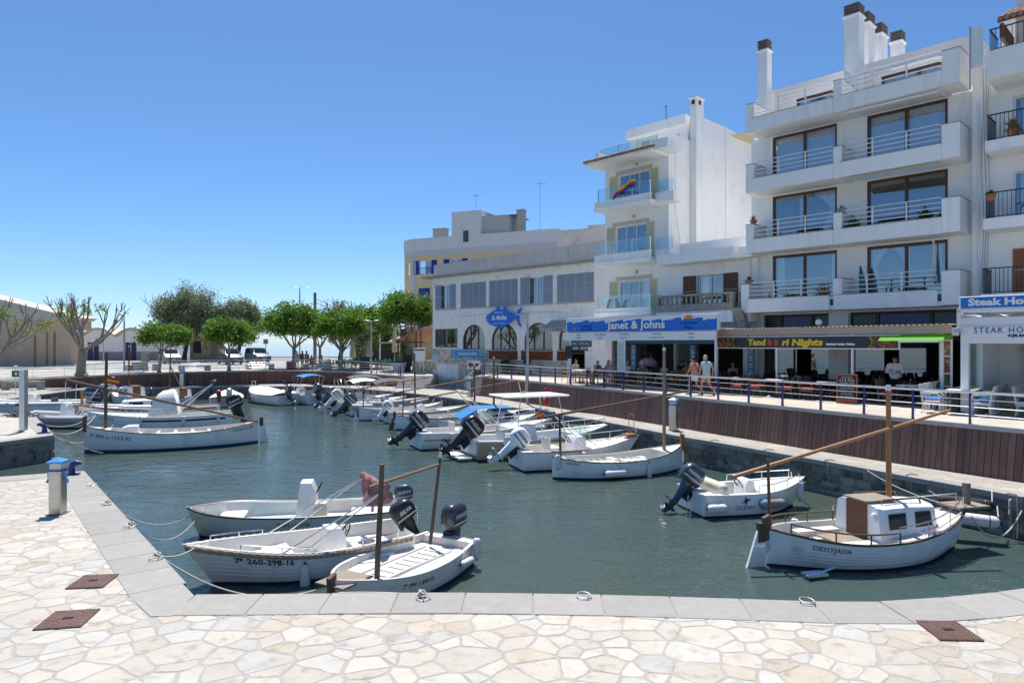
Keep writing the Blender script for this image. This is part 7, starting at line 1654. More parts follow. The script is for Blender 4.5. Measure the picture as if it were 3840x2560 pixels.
def food(name, stops, sc):
 m = bpy.data.materials.new(name); m.use_nodes = True; n_ = m.node_tree.nodes; L = m.node_tree.links; p = n_['Principled BSDF']; p.inputs['Roughness'].default_value = .5
 tc = n_.new('ShaderNodeTexCoord'); v = n_.new('ShaderNodeTexVoronoi'); v.inputs['Scale'].default_value = sc; L.new(tc.outputs['Object'], v.inputs['Vector']); s_ = n_.new('ShaderNodeSeparateColor'); L.new(v.outputs['Color'], s_.inputs[0])
 r = n_.new('ShaderNodeValToRGB'); r.color_ramp.interpolation = 'CONSTANT'
 while len(r.color_ramp.elements) < len(stops): r.color_ramp.elements.new(.5)
 for i, c in enumerate(stops): r.color_ramp.elements[i].position = i / len(stops); r.color_ramp.elements[i].color = (*c, 1)
 L.new(s_.outputs[0], r.inputs[0]); mx = n_.new('ShaderNodeMix'); mx.data_type = 'RGBA'; mx.blend_type = 'MULTIPLY'; mx.inputs[0].default_value = .7; L.new(r.outputs[0], mx.inputs[6])
 r2 = n_.new('ShaderNodeValToRGB'); r2.color_ramp.elements[0].color = (1, 1, 1, 1); r2.color_ramp.elements[1].color = (.15, .1, .1, 1); r2.color_ramp.elements[1].position = .6; L.new(v.outputs['Distance'], r2.inputs[0]); L.new(r2.outputs[0], mx.inputs[7]); L.new(mx.outputs[2], p.inputs['Base Color']); return m
SPICE = food('spice photo print', [(.30, .02, .02), (.45, .10, .01), (.10, .16, .02), (.40, .30, .03), (.22, .04, .03), (.35, .28, .18), (.16, .02, .05)], 7.5)
for a, b_ in ((.6, 1.7), (8.1, 9.25)):
 q = MB(); q.box(a, b_, -.074, -.069, 4.44, 4.91); q.obj('spice_print', SPICE, tan_)
for x, s_ in ((1.7, 1), (8.1, -1)):
 q = MB(); q.prism([(x, 4.44), (x, 4.91)] + [(x - s_ * .14 * math.sin(PI * k / 10), 4.91 - .47 * k / 10) for k in range(11)], -.078, -.075, 'y'); q.obj('sign_curve', mat('charcoal sign face', (.022, .027, .038), .45), tan_)
 q = MB(); q.tube([(x - s_ * .15 * math.sin(PI * k / 10), -.08, 4.91 - .47 * k / 10) for k in range(11)], .008, 4); q.obj('gold_line', YELL, tan_)
lettering('Tand', tan_, YELL, 2.93, -.085, 4.67, .27, .98, bold=.02, shear=.12); lettering('ri Nights', tan_, YELL, 5.22, -.085, 4.665, .27, 1.95, bold=.02, shear=.12)
for x in (3.62, 3.95):
 q = MB(); q.lathe([(.06, 0), (.13, 0), (.13, .01), (.06, .01)], 16, mt=Matrix.Translation((x, -.08, 4.64)) @ Matrix.Rotation(PI / 2, 4, 'X')); [q.prism([(x - .1 + k * .06, 4.77), (x - .06 + k * .06, 4.86 + .03 * (k % 2)), (x - .03 + k * .06, 4.77)], -.09, -.085, 'y') for k in range(3)]; q.obj('flame_letter', mat('flame print', (.42, .06, .02), .5), tan_)
lettering('Authentic Indian Cuisine', tan_, WT, 6.95, -.085, 4.6, .09, 1.25, bold=.006, shear=.1)
for x in (.5, 3.9, 7.4, TLEN - .3):
 q = MB(); q.box(x - .04, x + .04, .0, .08, Zp, 4.97); q.obj('post', ALUW, tan_)
q = MB(); q.box(9.0, 10.6, .3, 1.0, 4.72, 4.95); q.add([(8.6, -.02, 4.96), (10.9, -.02, 4.96), (10.9, -.25, 4.72), (8.6, -.25, 4.72)], [(0, 1, 2, 3)]); q.obj('green_awning', mat('lime green awning', (.13, .42, .02), .8), tan_)
q = MB(); q.box(9.35, 10.75, -.27, -.2, 4.66, 4.72); q.obj('awning_bar', ALUW, tan_)
q = MB(); q.ell((5.6, .5, 5.5), (.14, .14, .14), 14, 10); q.obj('globe_light', VALW, tan_)
o = thing('poster_column', 'tall narrow poster of curry dishes beside the white steak house kiosk', 'poster', (*XY(3547, 23.9), 0), TX); q = MB(); q.box(-.2, .2, -.05, .05, 2.5, 4.75); q.obj('frame', VALW, o)
for z0, z1, st, sc in ((4.2, 4.7, [(.55, .27, .08), (.62, .34, .12), (.6, .58, .55)], 5), (3.6, 4.15, [(.5, .12, .04), (.42, .08, .03), (.62, .6, .58), (.55, .2, .06)], 8), (3.15, 3.55, [(.12, .16, .2), (.55, .4, .15), (.1, .12, .15)], 8), (2.75, 3.1, [(.45, .1, .04), (.5, .36, .18), (.25, .14, .06)], 12)):
 q = MB(); q.box(-.17, .17, -.058, -.051, z0, z1); q.obj('dish_print', food('dish photo %d' % sc, st, sc), o)
o = thing('chalkboard_stand', 'red framed chalkboard with white writing standing on the promenade', 'menu', (*G(3176, 1512, Zp), Zp), R(-28))
for s_ in (-1, 1):
 q = MB(); q.wall(-.36, .36, 0, 1.12, -.02, .02, [(-.31, .31, .18, 1.07)]); q.box(-.31, .31, -.008, .008, .18, 1.07, 1)
 q = q.obj('panel', [mat('orange red frame', (.42, .09, .03), .6), mat('blackboard plain', (.015, .018, .026), .7)], o, loc=(0, s_ * .2, 0), rot=(R(10) * s_, 0, 0))
 if s_ < 0:
  for k, w_ in enumerate(('LUNCH SPECIAL', '(14.95)', 'CHICKEN TIKKA', 'CHICKEN KORMA', 'LAMB MADRAS', 'RICE OR NAAN', 'STARTER', 'OR DESSERT')): lettering(w_, q, WT, 0, -.012, 1.0 - k * .105, .05 if k != 1 else .08, .5 if k % 3 else .4)
# ---- steak house kiosk
stx = thing('steak_house_kiosk', 'white framed steak house kiosk with blue lettering and glass side', 'kiosk', AP(9.85, -5.35), AX)
q = MB(); q.box(0, .22, 0, .22, Zp, 5.2); q.box(.221, 6.5, 0, .16, 4.62, 4.78); q.box(0, 6.5, .02, .2, 5.16, 5.45); q.box(-.1, 6.5, -.04, .2, 5.62, 5.7); q.box(-.1, 0, -.04, .3, 5.0, 5.75); q.box(0, 6.5, 4.2, 4.35, Zp, 5.5); q.box(.01, .2, .23, 4.19, 4.65, 5.15); q.obj('frame', ALUW, stx)
q = MB(); q.box(.05, 6.5, -.02, .019, 4.785, 5.158); q.obj('lettered_panel', VALW, stx)
lettering('STEAK HOUSE', stx, BLUEL, 1.25, -.026, 5.03, .19, 1.75, spacing=1.25); lettering('QUALITY STEAKS & GRILL', stx, BLUEL, 2.55, -.026, 4.86, .075, 2.6, bold=.008)
q = MB(); n = 40; rg = [[(x, y, 5.52 + .05 * math.sin(x * 9.0) * (1 if y < 1 else .6)) for y in (.05, 2.0, 4.1)] for x in [6.5 * i / n for i in range(n + 1)]]; q.loft(rg, closed=False, caps=False); q.obj('gathered_awning', CANVAS_W, stx, smooth=True, angle=80)
q = MB(); q.box(.09, .1, .25, 3.0, 3.0, 4.64); q.obj('side_glass', GLASS_W, stx); q = MB(); q.box(.02, .2, 1.9, 4.19, Zp, 4.64); q.box(.08, .11, .25, 1.9, Zp, 3.0); q.obj('side_panel', VALW, stx)
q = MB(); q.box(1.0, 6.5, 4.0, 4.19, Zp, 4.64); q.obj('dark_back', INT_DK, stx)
q = MB(); c = Vector((1.1, 3.6, 4.45)); [q.tube([c + Vector((r_ * math.cos(a), .06 * (1 - r_ * 4), r_ * math.sin(a))) for a in [k * PI / 10 for k in range(20)]], .006, 4, closed=True) for r_ in (.08, .14, .2)]; [q.tube([c, c + Vector((.2 * math.cos(a), 0, .2 * math.sin(a)))], .004, 4) for a in [k * PI / 6 for k in range(12)]]; q.tube([c + Vector((0, .1, 0)), c + Vector((0, .2, -.35))], .03, 6); q.obj('wall_fan', GALV, stx)
bs = thing('steak_house_sign', 'blue box sign with white steak house lettering at the right edge', 'sign', AP(9.8, -5.2, 0), AX)
q = MB(); q.box(0, 4.0, -.12, .12, 5.72, 6.12, 0, .01); q.obj('box', VALW, bs); q = MB(); q.box(.05, 3.95, -.13, -.121, 5.755, 6.085); q.obj('face', mat('steak sign blue', (.0, .17, .60), .4), bs); lettering('Steak House', bs, WT, 1.25, -.136, 5.92, .22, 2.0, bold=.014)
fl = thing('floodlight', 'small grey floodlight on the corner between the two canopies', 'light', AP(9.75, -5.5, 5.0), AX); q = MB(); q.obox((0, 0, 0), (.2, .22, .2), R(20), rx=R(-25), b=.02); q.obj('case', GALV, fl)
# ================================================================== tables and chairs
def rattan(name, m, cush, arms=True):
 r_ = thing(name, 'x', 'chair'); t = MB(); t.box(-.25, .25, -.25, .25, .34, .43, 0, .02); t.obj('seat', m, r_)
 t = MB(); t.loft([[(-.27, -.25, .36), (-.22, -.25, .36), (-.22, .25, .36), (-.27, .25, .36)], [(-.30, -.25, .62), (-.255, -.25, .62), (-.255, .25, .62), (-.30, .25, .62)], [(-.37, -.235, .93), (-.335, -.235, .93), (-.335, .235, .93), (-.37, .235, .93)]]); t.obj('backrest', m, r_)
 for sx, sy in ((1, 1), (1, -1), (-1, 1), (-1, -1)):
  t = MB(); t.loft([[(sx * .22 + dx + (.02 if sx > 0 else -.06), sy * .225 + dy, 0) for dx, dy in ((-.018, -.018), (.018, -.018), (.018, .018), (-.018, .018))], [(sx * .22 + dx, sy * .225 + dy, .345) for dx, dy in ((-.022, -.022), (.022, -.022), (.022, .022), (-.022, .022))]]); t.obj('leg', m, r_)
 if arms:
  for sy in (1, -1):
   t = MB(); t.tube([(.23, sy * .26, .36), (.24, sy * .27, .58), (.17, sy * .27, .655), (-.1, sy * .27, .66), (-.3, sy * .255, .68)], .024, 7); t.obj('armrest', m, r_, smooth=True)
 if cush: t = MB(); t.box(-.21, .24, -.22, .22, .431, .49, 0, .025); t.obj('cushion', cush, r_)
 return r_
def bistro(name, m=None):
 r_ = thing(name, 'x', 'chair'); t = MB(); t.box(-.22, .22, -.22, .22, .42, .46, 0, .02); t.obj('seat', RATTAN_DK, r_)
 t = MB(); t.tube([(-.24, -.2, .42), (-.27, -.21, .75), (-.29, -.14, .87), (-.3, 0, .9), (-.29, .14, .87), (-.27, .21, .75), (-.24, .2, .42)], .019, 7); t.loft([[(-.25, -.19, .5), (-.25, .19, .5)], [(-.27, -.2, .75), (-.27, .2, .75)], [(-.29, -.12, .87), (-.29, .12, .87)]], closed=False, caps=False); t.obj('backrest', BAMBOO, r_, smooth=True)
 for sx, sy in ((1, 1), (1, -1), (-1, 1), (-1, -1)): t = MB(); t.cyl((sx * .24, sy * .22, 0), (sx * .2, sy * .2, .42), .017, .019, 7); t.obj('leg', BAMBOO, r_, smooth=True)
 for sy in (1, -1): t = MB(); t.tube([(.2, sy * .22, .43), (.22, sy * .26, .62), (.12, sy * .27, .67), (-.26, sy * .22, .68)], .018, 7); t.obj('armrest', BAMBOO, r_, smooth=True)
 return r_
def green_chair(name):
 g = mat('dark green plastic', (.01, .20, .165), .45); r_ = thing(name, 'x', 'chair'); t = MB(); t.box(-.22, .22, -.22, .22, .42, .45, 0, .02); t.obj('seat', g, r_)
 t = MB(); n = 10; t.prism([(.22 * math.cos(PI * k / n), .62 + .22 * math.sin(PI * k / n)) for k in range(n + 1)] + [(-.2, .46), (.2, .46)], -.26, -.22, 'x'); t.obj('backrest', g, r_)
 for sx, sy in ((1, 1), (1, -1), (-1, 1), (-1, -1)): t = MB(); t.cyl((sx * .23, sy * .23, 0), (sx * .2, sy * .2, .42), .015, .015, 6); t.obj('leg', BAMBOO, r_)
 return r_
def table(name, w_, l, m, legs=BLACK, h_=.75):
 r_ = thing(name, 'x', 'table'); t = MB(); t.box(-w_ / 2, w_ / 2, -l / 2, l / 2, h_ - .035, h_, 0, .008); t.obj('table_top', m, r_)
 t = MB(); t.cyl((0, 0, .04), (0, 0, h_ - .036), .035, .035, 8); t.obj('column', legs, r_); t = MB()
 for k in range(4): a = k * PI / 2 + PI / 4; t.tube([(0, 0, .09), (.2 * math.cos(a), .2 * math.sin(a), .06), (.34 * math.cos(a), .34 * math.sin(a), .0)], .02, 6)
 t.obj('foot', legs, r_); return r_
class Kit:
 def __init__(s, proto): s.p = proto; s.used = False
 def at(s, loc, rz, label, group):
  if not s.used: o = s.p; s.used = True
  else: o = tree_copy(s.p)
  o.location = loc; o.rotation_euler = (0, 0, rz); o['label'] = label; o['group'] = group; return o
K_rat = Kit(rattan('rattan_chair', RATTAN, RED)); K_ratd = Kit(rattan('rattan_chair', RATTAN_DK, None)); K_wht = Kit(rattan('white_chair', RATTAN_W, BLUECUSH)); K_bis = Kit(bistro('bistro_chair')); K_grn = Kit(green_chair('green_chair'))
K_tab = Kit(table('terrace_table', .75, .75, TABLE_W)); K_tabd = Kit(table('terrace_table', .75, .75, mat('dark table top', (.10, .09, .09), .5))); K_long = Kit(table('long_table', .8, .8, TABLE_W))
fd = Vector((.687, -.727)); fn = Vector((.727, .687))
def set4(c, kt, kc, lt, lc, gt, gc, dx=.68, dy=.32, jit=.06, skip=()):
 kt.at((c.x, c.y, Zp), AX, lt, gt)
 for i, (a, b_) in enumerate(((-1, -1), (-1, 1), (1, -1), (1, 1))):
  if i in skip: continue
  p = c + fd * a * dx + fn * b_ * dy; p += Vector((rnd.uniform(-jit, jit), rnd.uniform(-jit, jit))); kc.at((p.x, p.y, Zp), AX + (0 if a < 0 else PI) + rnd.uniform(-.12, .12), lc, gc)
spots = [('at the first table right of the couple', Vector((9.75, 30.9))), ('at the second table right of the couple', Vector((11.2, 29.1))), ('at the table behind the red chalkboard', Vector((12.75, 27.4))), ('at the table before the waiter', Vector((14.7, 25.2)))]
for nm, c in spots:
 set4(c, K_tab, K_rat, 'white topped table ' + nm.replace('at the ', 'being the '), 'brown rattan armchair with red cushion ' + nm, 'white tables of the curry restaurant', 'red cushioned chairs ' + nm)
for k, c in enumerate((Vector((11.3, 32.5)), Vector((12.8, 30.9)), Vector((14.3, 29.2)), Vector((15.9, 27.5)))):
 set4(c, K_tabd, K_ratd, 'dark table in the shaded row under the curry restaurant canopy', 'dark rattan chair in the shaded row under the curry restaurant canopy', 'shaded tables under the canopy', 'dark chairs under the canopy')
for c in (Vector((14.2, 26.7)), Vector((12.0, 28.6))):
 for a in (-.35, .35):
  p = c + fd * a; K_ratd.at((p.x, p.y, Zp), AX + rnd.choice((0, PI)), 'dark rattan chair in the shaded row under the curry restaurant canopy', 'dark chairs under the canopy')
e_ = Vector((.67, .74)); ep = Vector((.74, -.67)); ea = math.atan2(e_.y, e_.x)
for j, (o_, nm) in enumerate(((Vector((14.25, 21.9)), 'near the floor standing railing end'), (Vector((16.35, 20.6)), 'at the right picture edge'))):
 for k in range(6):
  c = o_ + e_ * (k * .6); K_long.at((c.x, c.y, Zp), ea, 'white table in the long steak house row ' + ('nearest the curry restaurant' if j == 0 else 'cut by the right picture edge'), 'steak house tables row %d' % (j + 1))
  for s_ in (-1, 1):
   for q_ in (0,):
    p = c + ep * s_ * .66 + e_ * q_ * 1.0; K_wht.at((p.x, p.y, Zp), math.atan2(ep.y, ep.x) + (0 if s_ < 0 else PI) + rnd.uniform(-.06, .06), 'white blue cushioned chair, ' + ('left' if s_ < 0 else 'right') + ' side of the long table ' + ('near the curry restaurant' if j == 0 else 'at the picture edge'), 'white chairs row %d side %d' % (j, s_))
jt = [Vector((3.9, 39.4)), Vector((5.3, 38.4)), Vector((6.5, 36.8)), Vector((7.6, 35.3)), Vector((8.6, 33.9)), Vector((7.0, 39.2)), Vector((8.6, 37.6))]
for i, c in enumerate(jt):
 set4(c, K_tabd if i > 4 else K_tab, K_bis, 'small table among the guests of the blue signed restaurant', 'bamboo bistro armchair among the guests of the blue signed restaurant', 'tables of the blue signed restaurant', 'bistro chairs of the blue signed restaurant')
rg_ = random.Random(5)
for i in range(9):
 for j in range(3):
  c = Vector(XY(1215 + i * 36 + j * 12 + rg_.uniform(-8, 8), 66 + j * 2.6 + rg_.uniform(-.4, .4)))
  if i == 1 and j == 0: continue
  if (i + j) % 3 == 0: K_tab.at((c.x, c.y, Zf), rg_.uniform(0, 3), 'pale table among the green chairs of the far terrace', 'tables of the far terrace')
  for a in (0, 2.2): K_grn.at((c.x + .62 * math.cos(a + i), c.y + .62 * math.sin(a + i), Zf), a + i + PI, 'dark green round backed chair on the far terrace', 'green chairs of the far terrace')
# ---- far terrace fittings
def parasol(label, loc, h_, closed=True):
 r_ = thing('parasol', label, 'parasol', loc); t = MB(); t.cyl((0, 0, 0), (0, 0, h_), .035, .03, 8); t.obj('pole', ALUW, r_); t = MB(); n = 18
 if closed: t.lathe([(.05, h_), (.14, h_ - .3), (.24, h_ * .65), (.32, h_ * .4), (.22, h_ * .33)], n)
 else: t.lathe([(.03, h_ + .25), (.5, h_ + .05), (1.25, h_ - .3), (1.25, h_ - .42)], 8, caps=False)
 t.v = [(x * (1 + .14 * math.sin(5 * math.atan2(y, x))) if closed else x, y * (1 + .14 * math.sin(5 * math.atan2(y, x))) if closed else y, z) for x, y, z in t.v]; t.obj('canopy', CANVAS_CR if closed else mat('grey parasol cloth', (.45, .43, .40), .9), r_, smooth=True)
parasol('closed cream parasol beside the grey lamp post', (*XY(1385, 70), Zf), 3.3); parasol('tall closed cream parasol left of the forked tree', (*XY(1480, 71), Zf), 4.6); parasol('open grey parasol behind the forked tree trunk', (*XY(1500, 75), Zf), 3.0, False); parasol('closed cream parasol between the clipped tree trunks', (*XY(1322, 70), Zf), 3.0)
pg = thing('terrace_pergola', 'brown roofed pergola with climbing plants at the restaurant corner', 'pergola', (*XY(1560, 63.5), 0), R(-40))
t = MB(); t.add([(-1.5, -1.2, 5.0), (2.4, -1.2, 6.2), (2.4, 2.5, 6.2), (-1.5, 2.5, 5.0), (-1.5, -1.2, 4.85), (2.4, -1.2, 6.05), (2.4, 2.5, 6.05), (-1.5, 2.5, 4.85)], [(0, 1, 2, 3), (4, 5, 6, 7), (0, 1, 5, 4), (1, 2, 6, 5), (2, 3, 7, 6), (3, 0, 4, 7)]); t.obj('roof', TILE, pg)
t = MB(); [t.box(x - .06, x + .06, -1.1, -.98, 1.8, 5.0 + (x + 1.5) * .3) for x in (-1.3, -.1, 1.2, 1.8)]; t.box(-1.5, 2.3, -1.12, -.96, 4.7, 4.85); t.obj('posts', WOOD_RED, pg)
t = MB(); rr = random.Random(8); [leaves(t, (rr.uniform(-1.4, 1.8), -1.1 + rr.uniform(-.3, .3), rr.uniform(2.9, 4.6) - abs(rr.uniform(-.6, .6))), .6, 40, .1, rr) for _ in range(26)]; stuff(t.obj('climbing_plants', FICUS, pg))
sw = thing('stone_garden_wall', 'rubble stone garden wall beside the far steps', 'wall', (*XY(1545, 60.6), 0), R(-24))
t = MB(); t.box(0, 2.35, 0, .4, 1.2, 3.2); t.obj('core', QUAYBASE, sw)
facing(sw, [(.0, 2.35, 1.3, 3.2)], [.3, .38, .5], 41, SF)
mb_ = thing('menu_case', 'white glazed menu case standing beside the far steps', 'menu', (*XY(1573, 59.8), 1.9)); t = MB(); t.box(-.5, .5, -.06, .06, 1.2, 2.35, 0, .02); t.box(-.43, .43, -.066, -.061, 1.3, 2.1, 1); t.box(-.43, .43, -.066, -.061, 2.13, 2.27, 2); t.obj('case', [ALUW, VALW, mat('maroon header', (.15, .02, .04), .5)], mb_); t = MB(); t.box(-.4, -.34, 0, .05, 0, 1.2); t.box(.34, .4, 0, .05, 0, 1.2); t.obj('leg', ALUW, mb_)
for lab, u, Y, w_, h_ in (('black leaning chalkboard near the grey lamp post', 1368, 62.0, .85, 1.3), ('tall black chalkboard beside the forked tree', 1526, 61.5, .75, 1.55)):
 o = thing('chalkboard_stand', lab, 'menu', (*XY(u, Y), Zf - .1)); t = MB(); t.obox((0, 0, h_ / 2), (w_, .04, h_), rx=R(-8)); t.obj('board', mat('blackboard', (.02, .025, .035), .7, col2=(.12, .12, .13), scale=18, lo=.55, hi=.75), o)
pot_ = plant('planter', 'big pale planter pot with grey leaves by the terrace railing end', (*XY(1497, 60.8), 2.0), .62, .95, 50, .9, .6, mat('grey green leaf', (.20, .27, .24), .7), None, .11, None, mat('pale pot', (.42, .44, .45), .6), 3)
nb = thing('white_pergola', 'white pergola frame with balcony behind the terrace parasols', 'pergola', (*XY(1425, 78), Zf))
t = MB(); [t.box(x - .08, x + .08, -.08, .08, 0, 4.4) for x in (0, 2.2, 4.2)]; t.box(-.1, 4.3, -.1, .1, 4.3, 4.5); t.box(-.1, 4.3, -.1, 4, 4.9, 5.1); t.box(-.1, 4.3, -.08, .08, 2.5, 2.6); t.obj('frame', ALUW, nb); t = MB(); rr = random.Random(4); [leaves(t, (rr.uniform(-4, 4.2), rr.uniform(1.5, 3), rr.uniform(.3, 4.0)), .9, 40, .16, rr) for _ in range(40)]; stuff(t.obj('shrubs', FICUS, nb)); t = MB(); t.box(-4, 5, 3.2, 3.4, 0, 4.2); t.obj('back_wall', INTERIOR, nb)
# ================================================================== plants and things on balconies
plant('potted_plant', 'terracotta pot on the left corner box of the third floor balcony', AP(-.25, .55, FL[1] + .64 + .77), .17, .25, 26, .32, .5, None, None, .03, seed=2)
plant('potted_plant', 'stone bowl of dried flowers on the left corner box of the lowest balcony', AP(-.45, .5, FL[0] + .64 + .77), .22, .2, 40, .28, .5, mat('dry flower', (.32, .13, .06), .8), None, .03, None, STONE_B, 3)
plant('potted_plant', 'grey trough of succulents between the two second floor balconies', AP(3.9, .6, FL[1] + .64 + .77), .2, .22, 22, .26, .5, None, None, .03, None, CONC_L, 4)
for k, (s_, y, z, lab) in enumerate(((4.45, .45, FL[1] + .2, 'bushy plant at the left end of the right second floor balcony'), (7.2, .5, FL[1] + .2, 'bushy shrub at the right end of the right second floor balcony'), (3.1, .5, FL[0] + .2, 'spiky dry plant at the right end of the lowest left balcony'))):
 plant('potted_plant', lab, AP(s_, y, z), .2, .4, 70, .75, .5, None if k < 2 else mat('dry leaf', (.30, .20, .09), .8), None, .05, seed=5 + k)
plant('yucca_plant', 'large spiky yucca behind the black railing at the right edge', AP(11.0, .25, 9.36), .24, .35, 70, .95, .5, None, None, .045, seed=9, droop=.45)
plant('potted_plant', 'clay pot hooked on the corner of the black railing beside the yucca', AP(9.6, -.15, 10.0), .17, .25, 40, .25, .5, None, None, .04, seed=10)
plant('potted_plant', 'flowering pot on the black railed balcony above the yucca', AP(10.2, .4, 12.3), .22, .4, 60, .5, .5, mat('yellow green leaf', (.25, .24, .06), .7), None, .05, seed=11)
plant('potted_plant', 'small bush in a red tray on the lowest black railed balcony', AP(10.8, .1, 6.5), .25, .2, 50, .45, .5, None, None, .04, seed=12)
plant('potted_plant', 'red flowered pot on the lowest black railed balcony', AP(11.6, .0, 6.75), .16, .2, 30, .25, .5, None, mat('red petals', (.5, .03, .03), .6), .04, seed=13)
plant('peace_lily', 'broad leaved plant on the steak house counter', AP(12.0, -4.6, 3.2), .2, .25, 46, .6, .5, mat('deep green leaf', (.02, .06, .02), .5), mat('pink petals', (.55, .15, .2), .6), .07, seed=14)
plant('bougainvillea_shrub', 'round leafy shrub against the stone wall behind the railing', MP(10.3, -.7, Zp), .3, .4, 160, 1.0, .6, None, None, .07, seed=15)
def balcony_set(s_, y, z, lab):
 o = thing('balcony_table', lab, 'table', AP(s_, y, z), AX); t = MB(); t.box(-.5, .5, -.3, .3, .68, .72); t.obj('table_top', INT_DK, o); t = MB(); [t.box(x - .02, x + .02, y_ - .02, y_ + .02, 0, .68) for x in (-.45, .45) for y_ in (-.25, .25)]; t.obj('legs', INT_DK, o)
balcony_set(2.4, .8, FL[1] + .2, 'dark table on the left second floor balcony'); balcony_set(5.9, .8, FL[1] + .2, 'dark table on the right second floor balcony'); balcony_set(6.2, .8, FL[0] + .2, 'dark table on the right lowest balcony'); balcony_set(1.0, .8, FL[0] + .2, 'dark table on the left lowest balcony'); balcony_set(-7.9, .7, 12.55, 'pale round table on the top glass balcony')
o = thing('balcony_flag', 'blue, red and yellow cloth hung over the top glass balcony', 'flag', AP(-7.9, .0, 13.2), AX)
for k, m_ in enumerate((mat('flag blue', (.02, .04, .3), .8), FLAG_R, FLAG_Y)):
 t = MB(); n = 10; t.loft([[(-.55 + 1.5 * i / n + .06 * k, -.05 - .05 * math.sin(i * .9), .5 - .55 * (1 - i / n) ** 1.6 + .13 * k - .35), (-.55 + 1.5 * i / n + .06 * k, -.06 - .05 * math.sin(i * .9), .5 - .55 * (1 - i / n) ** 1.6 + .13 * (k + 1) - .35 + .03)] for i in range(n + 1)], closed=False, caps=False); t.obj('stripe', m_, o)
o = thing('draped_towel', 'pinkish towel draped on a chair on the lowest glass balcony', 'towel', AP(-9.0, .5, 6.65), AX); t = MB(); t.loft([[(-.4, 0, .0), (-.2, -.02, .55), (.2, .0, .6), (.35, 0, .05)], [(-.45, .3, .0), (-.2, .3, .58), (.25, .3, .62), (.5, .3, .0)]], closed=False, caps=False); t.obj('cloth', mat('mauve towel', (.33, .22, .24), .95), o)
o = thing('folded_parasol', 'folded teal parasol leaning in the middle of the lowest balcony', 'parasol', AP(4.75, .9, FL[0] + .2), AX); t = MB(); t.lathe([(.05, .2), (.16, .5), (.12, 1.2), (.03, 1.75)], 10); t.obj('cloth', mat('teal cloth', (.02, .16, .17), .8), o, rot=(0, R(-6), 0))
o = thing('macrame_hanging', 'white macrame hanging beside the open lowest balcony door', 'hanging', AP(7.3, 1.3, 8.9), AX); t = MB(); [t.tube([(.0 + .03 * math.sin(k), .03 * math.cos(k), 0), (.02 + .05 * math.sin(k * 2), 0, -.8), (.12 * math.sin(k * 1.3), .05 * math.cos(k), -1.75)], .012, 4) for k in range(14)]; t.obj('strands', CURT, o)
# ================================================================== people
def fuse(mb, m, voxel, name, parent, sm=4):
 "one continuous skin over overlapping limbs"
 me = mb.mesh('tmp', m, fix=False); o = put('tmp', me); md = o.modifiers.new('r', 'REMESH'); md.mode = 'VOXEL'; md.voxel_size = voxel; md.use_smooth_shade = True
 s_ = o.modifiers.new('s', 'SMOOTH'); s_.iterations = sm; s_.factor = .5
 ev = baked(o); bpy.data.objects.remove(o); bpy.data.meshes.remove(me)
 ev.name = name
 if not ev.materials: ev.materials.append(m)
 ev.polygons.foreach_set('use_smooth', [True] * len(ev.polygons))
 return put(name, ev, parent)
POSE = {
 'stand': dict(hip=.93, chest=(0, 1.3), neck=(0, 1.46), head=(.03, 1.62), sh=(.0, .19, 1.42), el=((-.03, .25, 1.13), (-.03, -.25, 1.13)), wr=((.06, .26, .88), (.06, -.26, .88)), kn=((.03, .1, .5), (.0, -.11, .5)), an=((0, .11, .08), (0, -.12, .08))),
 'walk': dict(hip=.91, chest=(.03, 1.3), neck=(.05, 1.45), head=(.09, 1.6), sh=(.03, .19, 1.4), el=((.1, .25, 1.14), (-.12, -.26, 1.14)), wr=((.25, .22, .95), (-.1, -.25, .88)), kn=((.2, .09, .52), (-.04, -.1, .49)), an=((.2, .1, .09), (-.34, -.1, .2))),
 'folded': dict(hip=.93, chest=(0, 1.3), neck=(0, 1.46), head=(.04, 1.61), sh=(.0, .2, 1.42), el=((.1, .28, 1.13), (.1, -.28, 1.13)), wr=((.23, -.06, 1.18), (.25, .06, 1.14)), kn=((.02, .12, .5), (.02, -.12, .5)), an=((0, .14, .08), (0, -.14, .08))),
 'sit': dict(hip=.5, chest=(-.06, .9), neck=(-.05, 1.06), head=(.0, 1.21), sh=(-.05, .19, 1.0), el=((.06, .25, .76), (.06, -.25, .76)), wr=((.3, .15, .78), (.3, -.15, .78)), kn=((.42, .12, .52), (.42, -.13, .52)), an=((.42, .13, .08), (.44, -.13, .08))),
 'cross': dict(hip=.5, chest=(-.1, .88), neck=(-.11, 1.05), head=(-.07, 1.2), sh=(-.1, .19, .99), el=((.02, .24, .74), (.02, -.24, .74)), wr=((.24, .06, .68), (.22, -.05, .68)), kn=((.44, .04, .55), (.42, -.12, .52)), an=((.66, .02, .2), (.46, -.13, .08))),
}
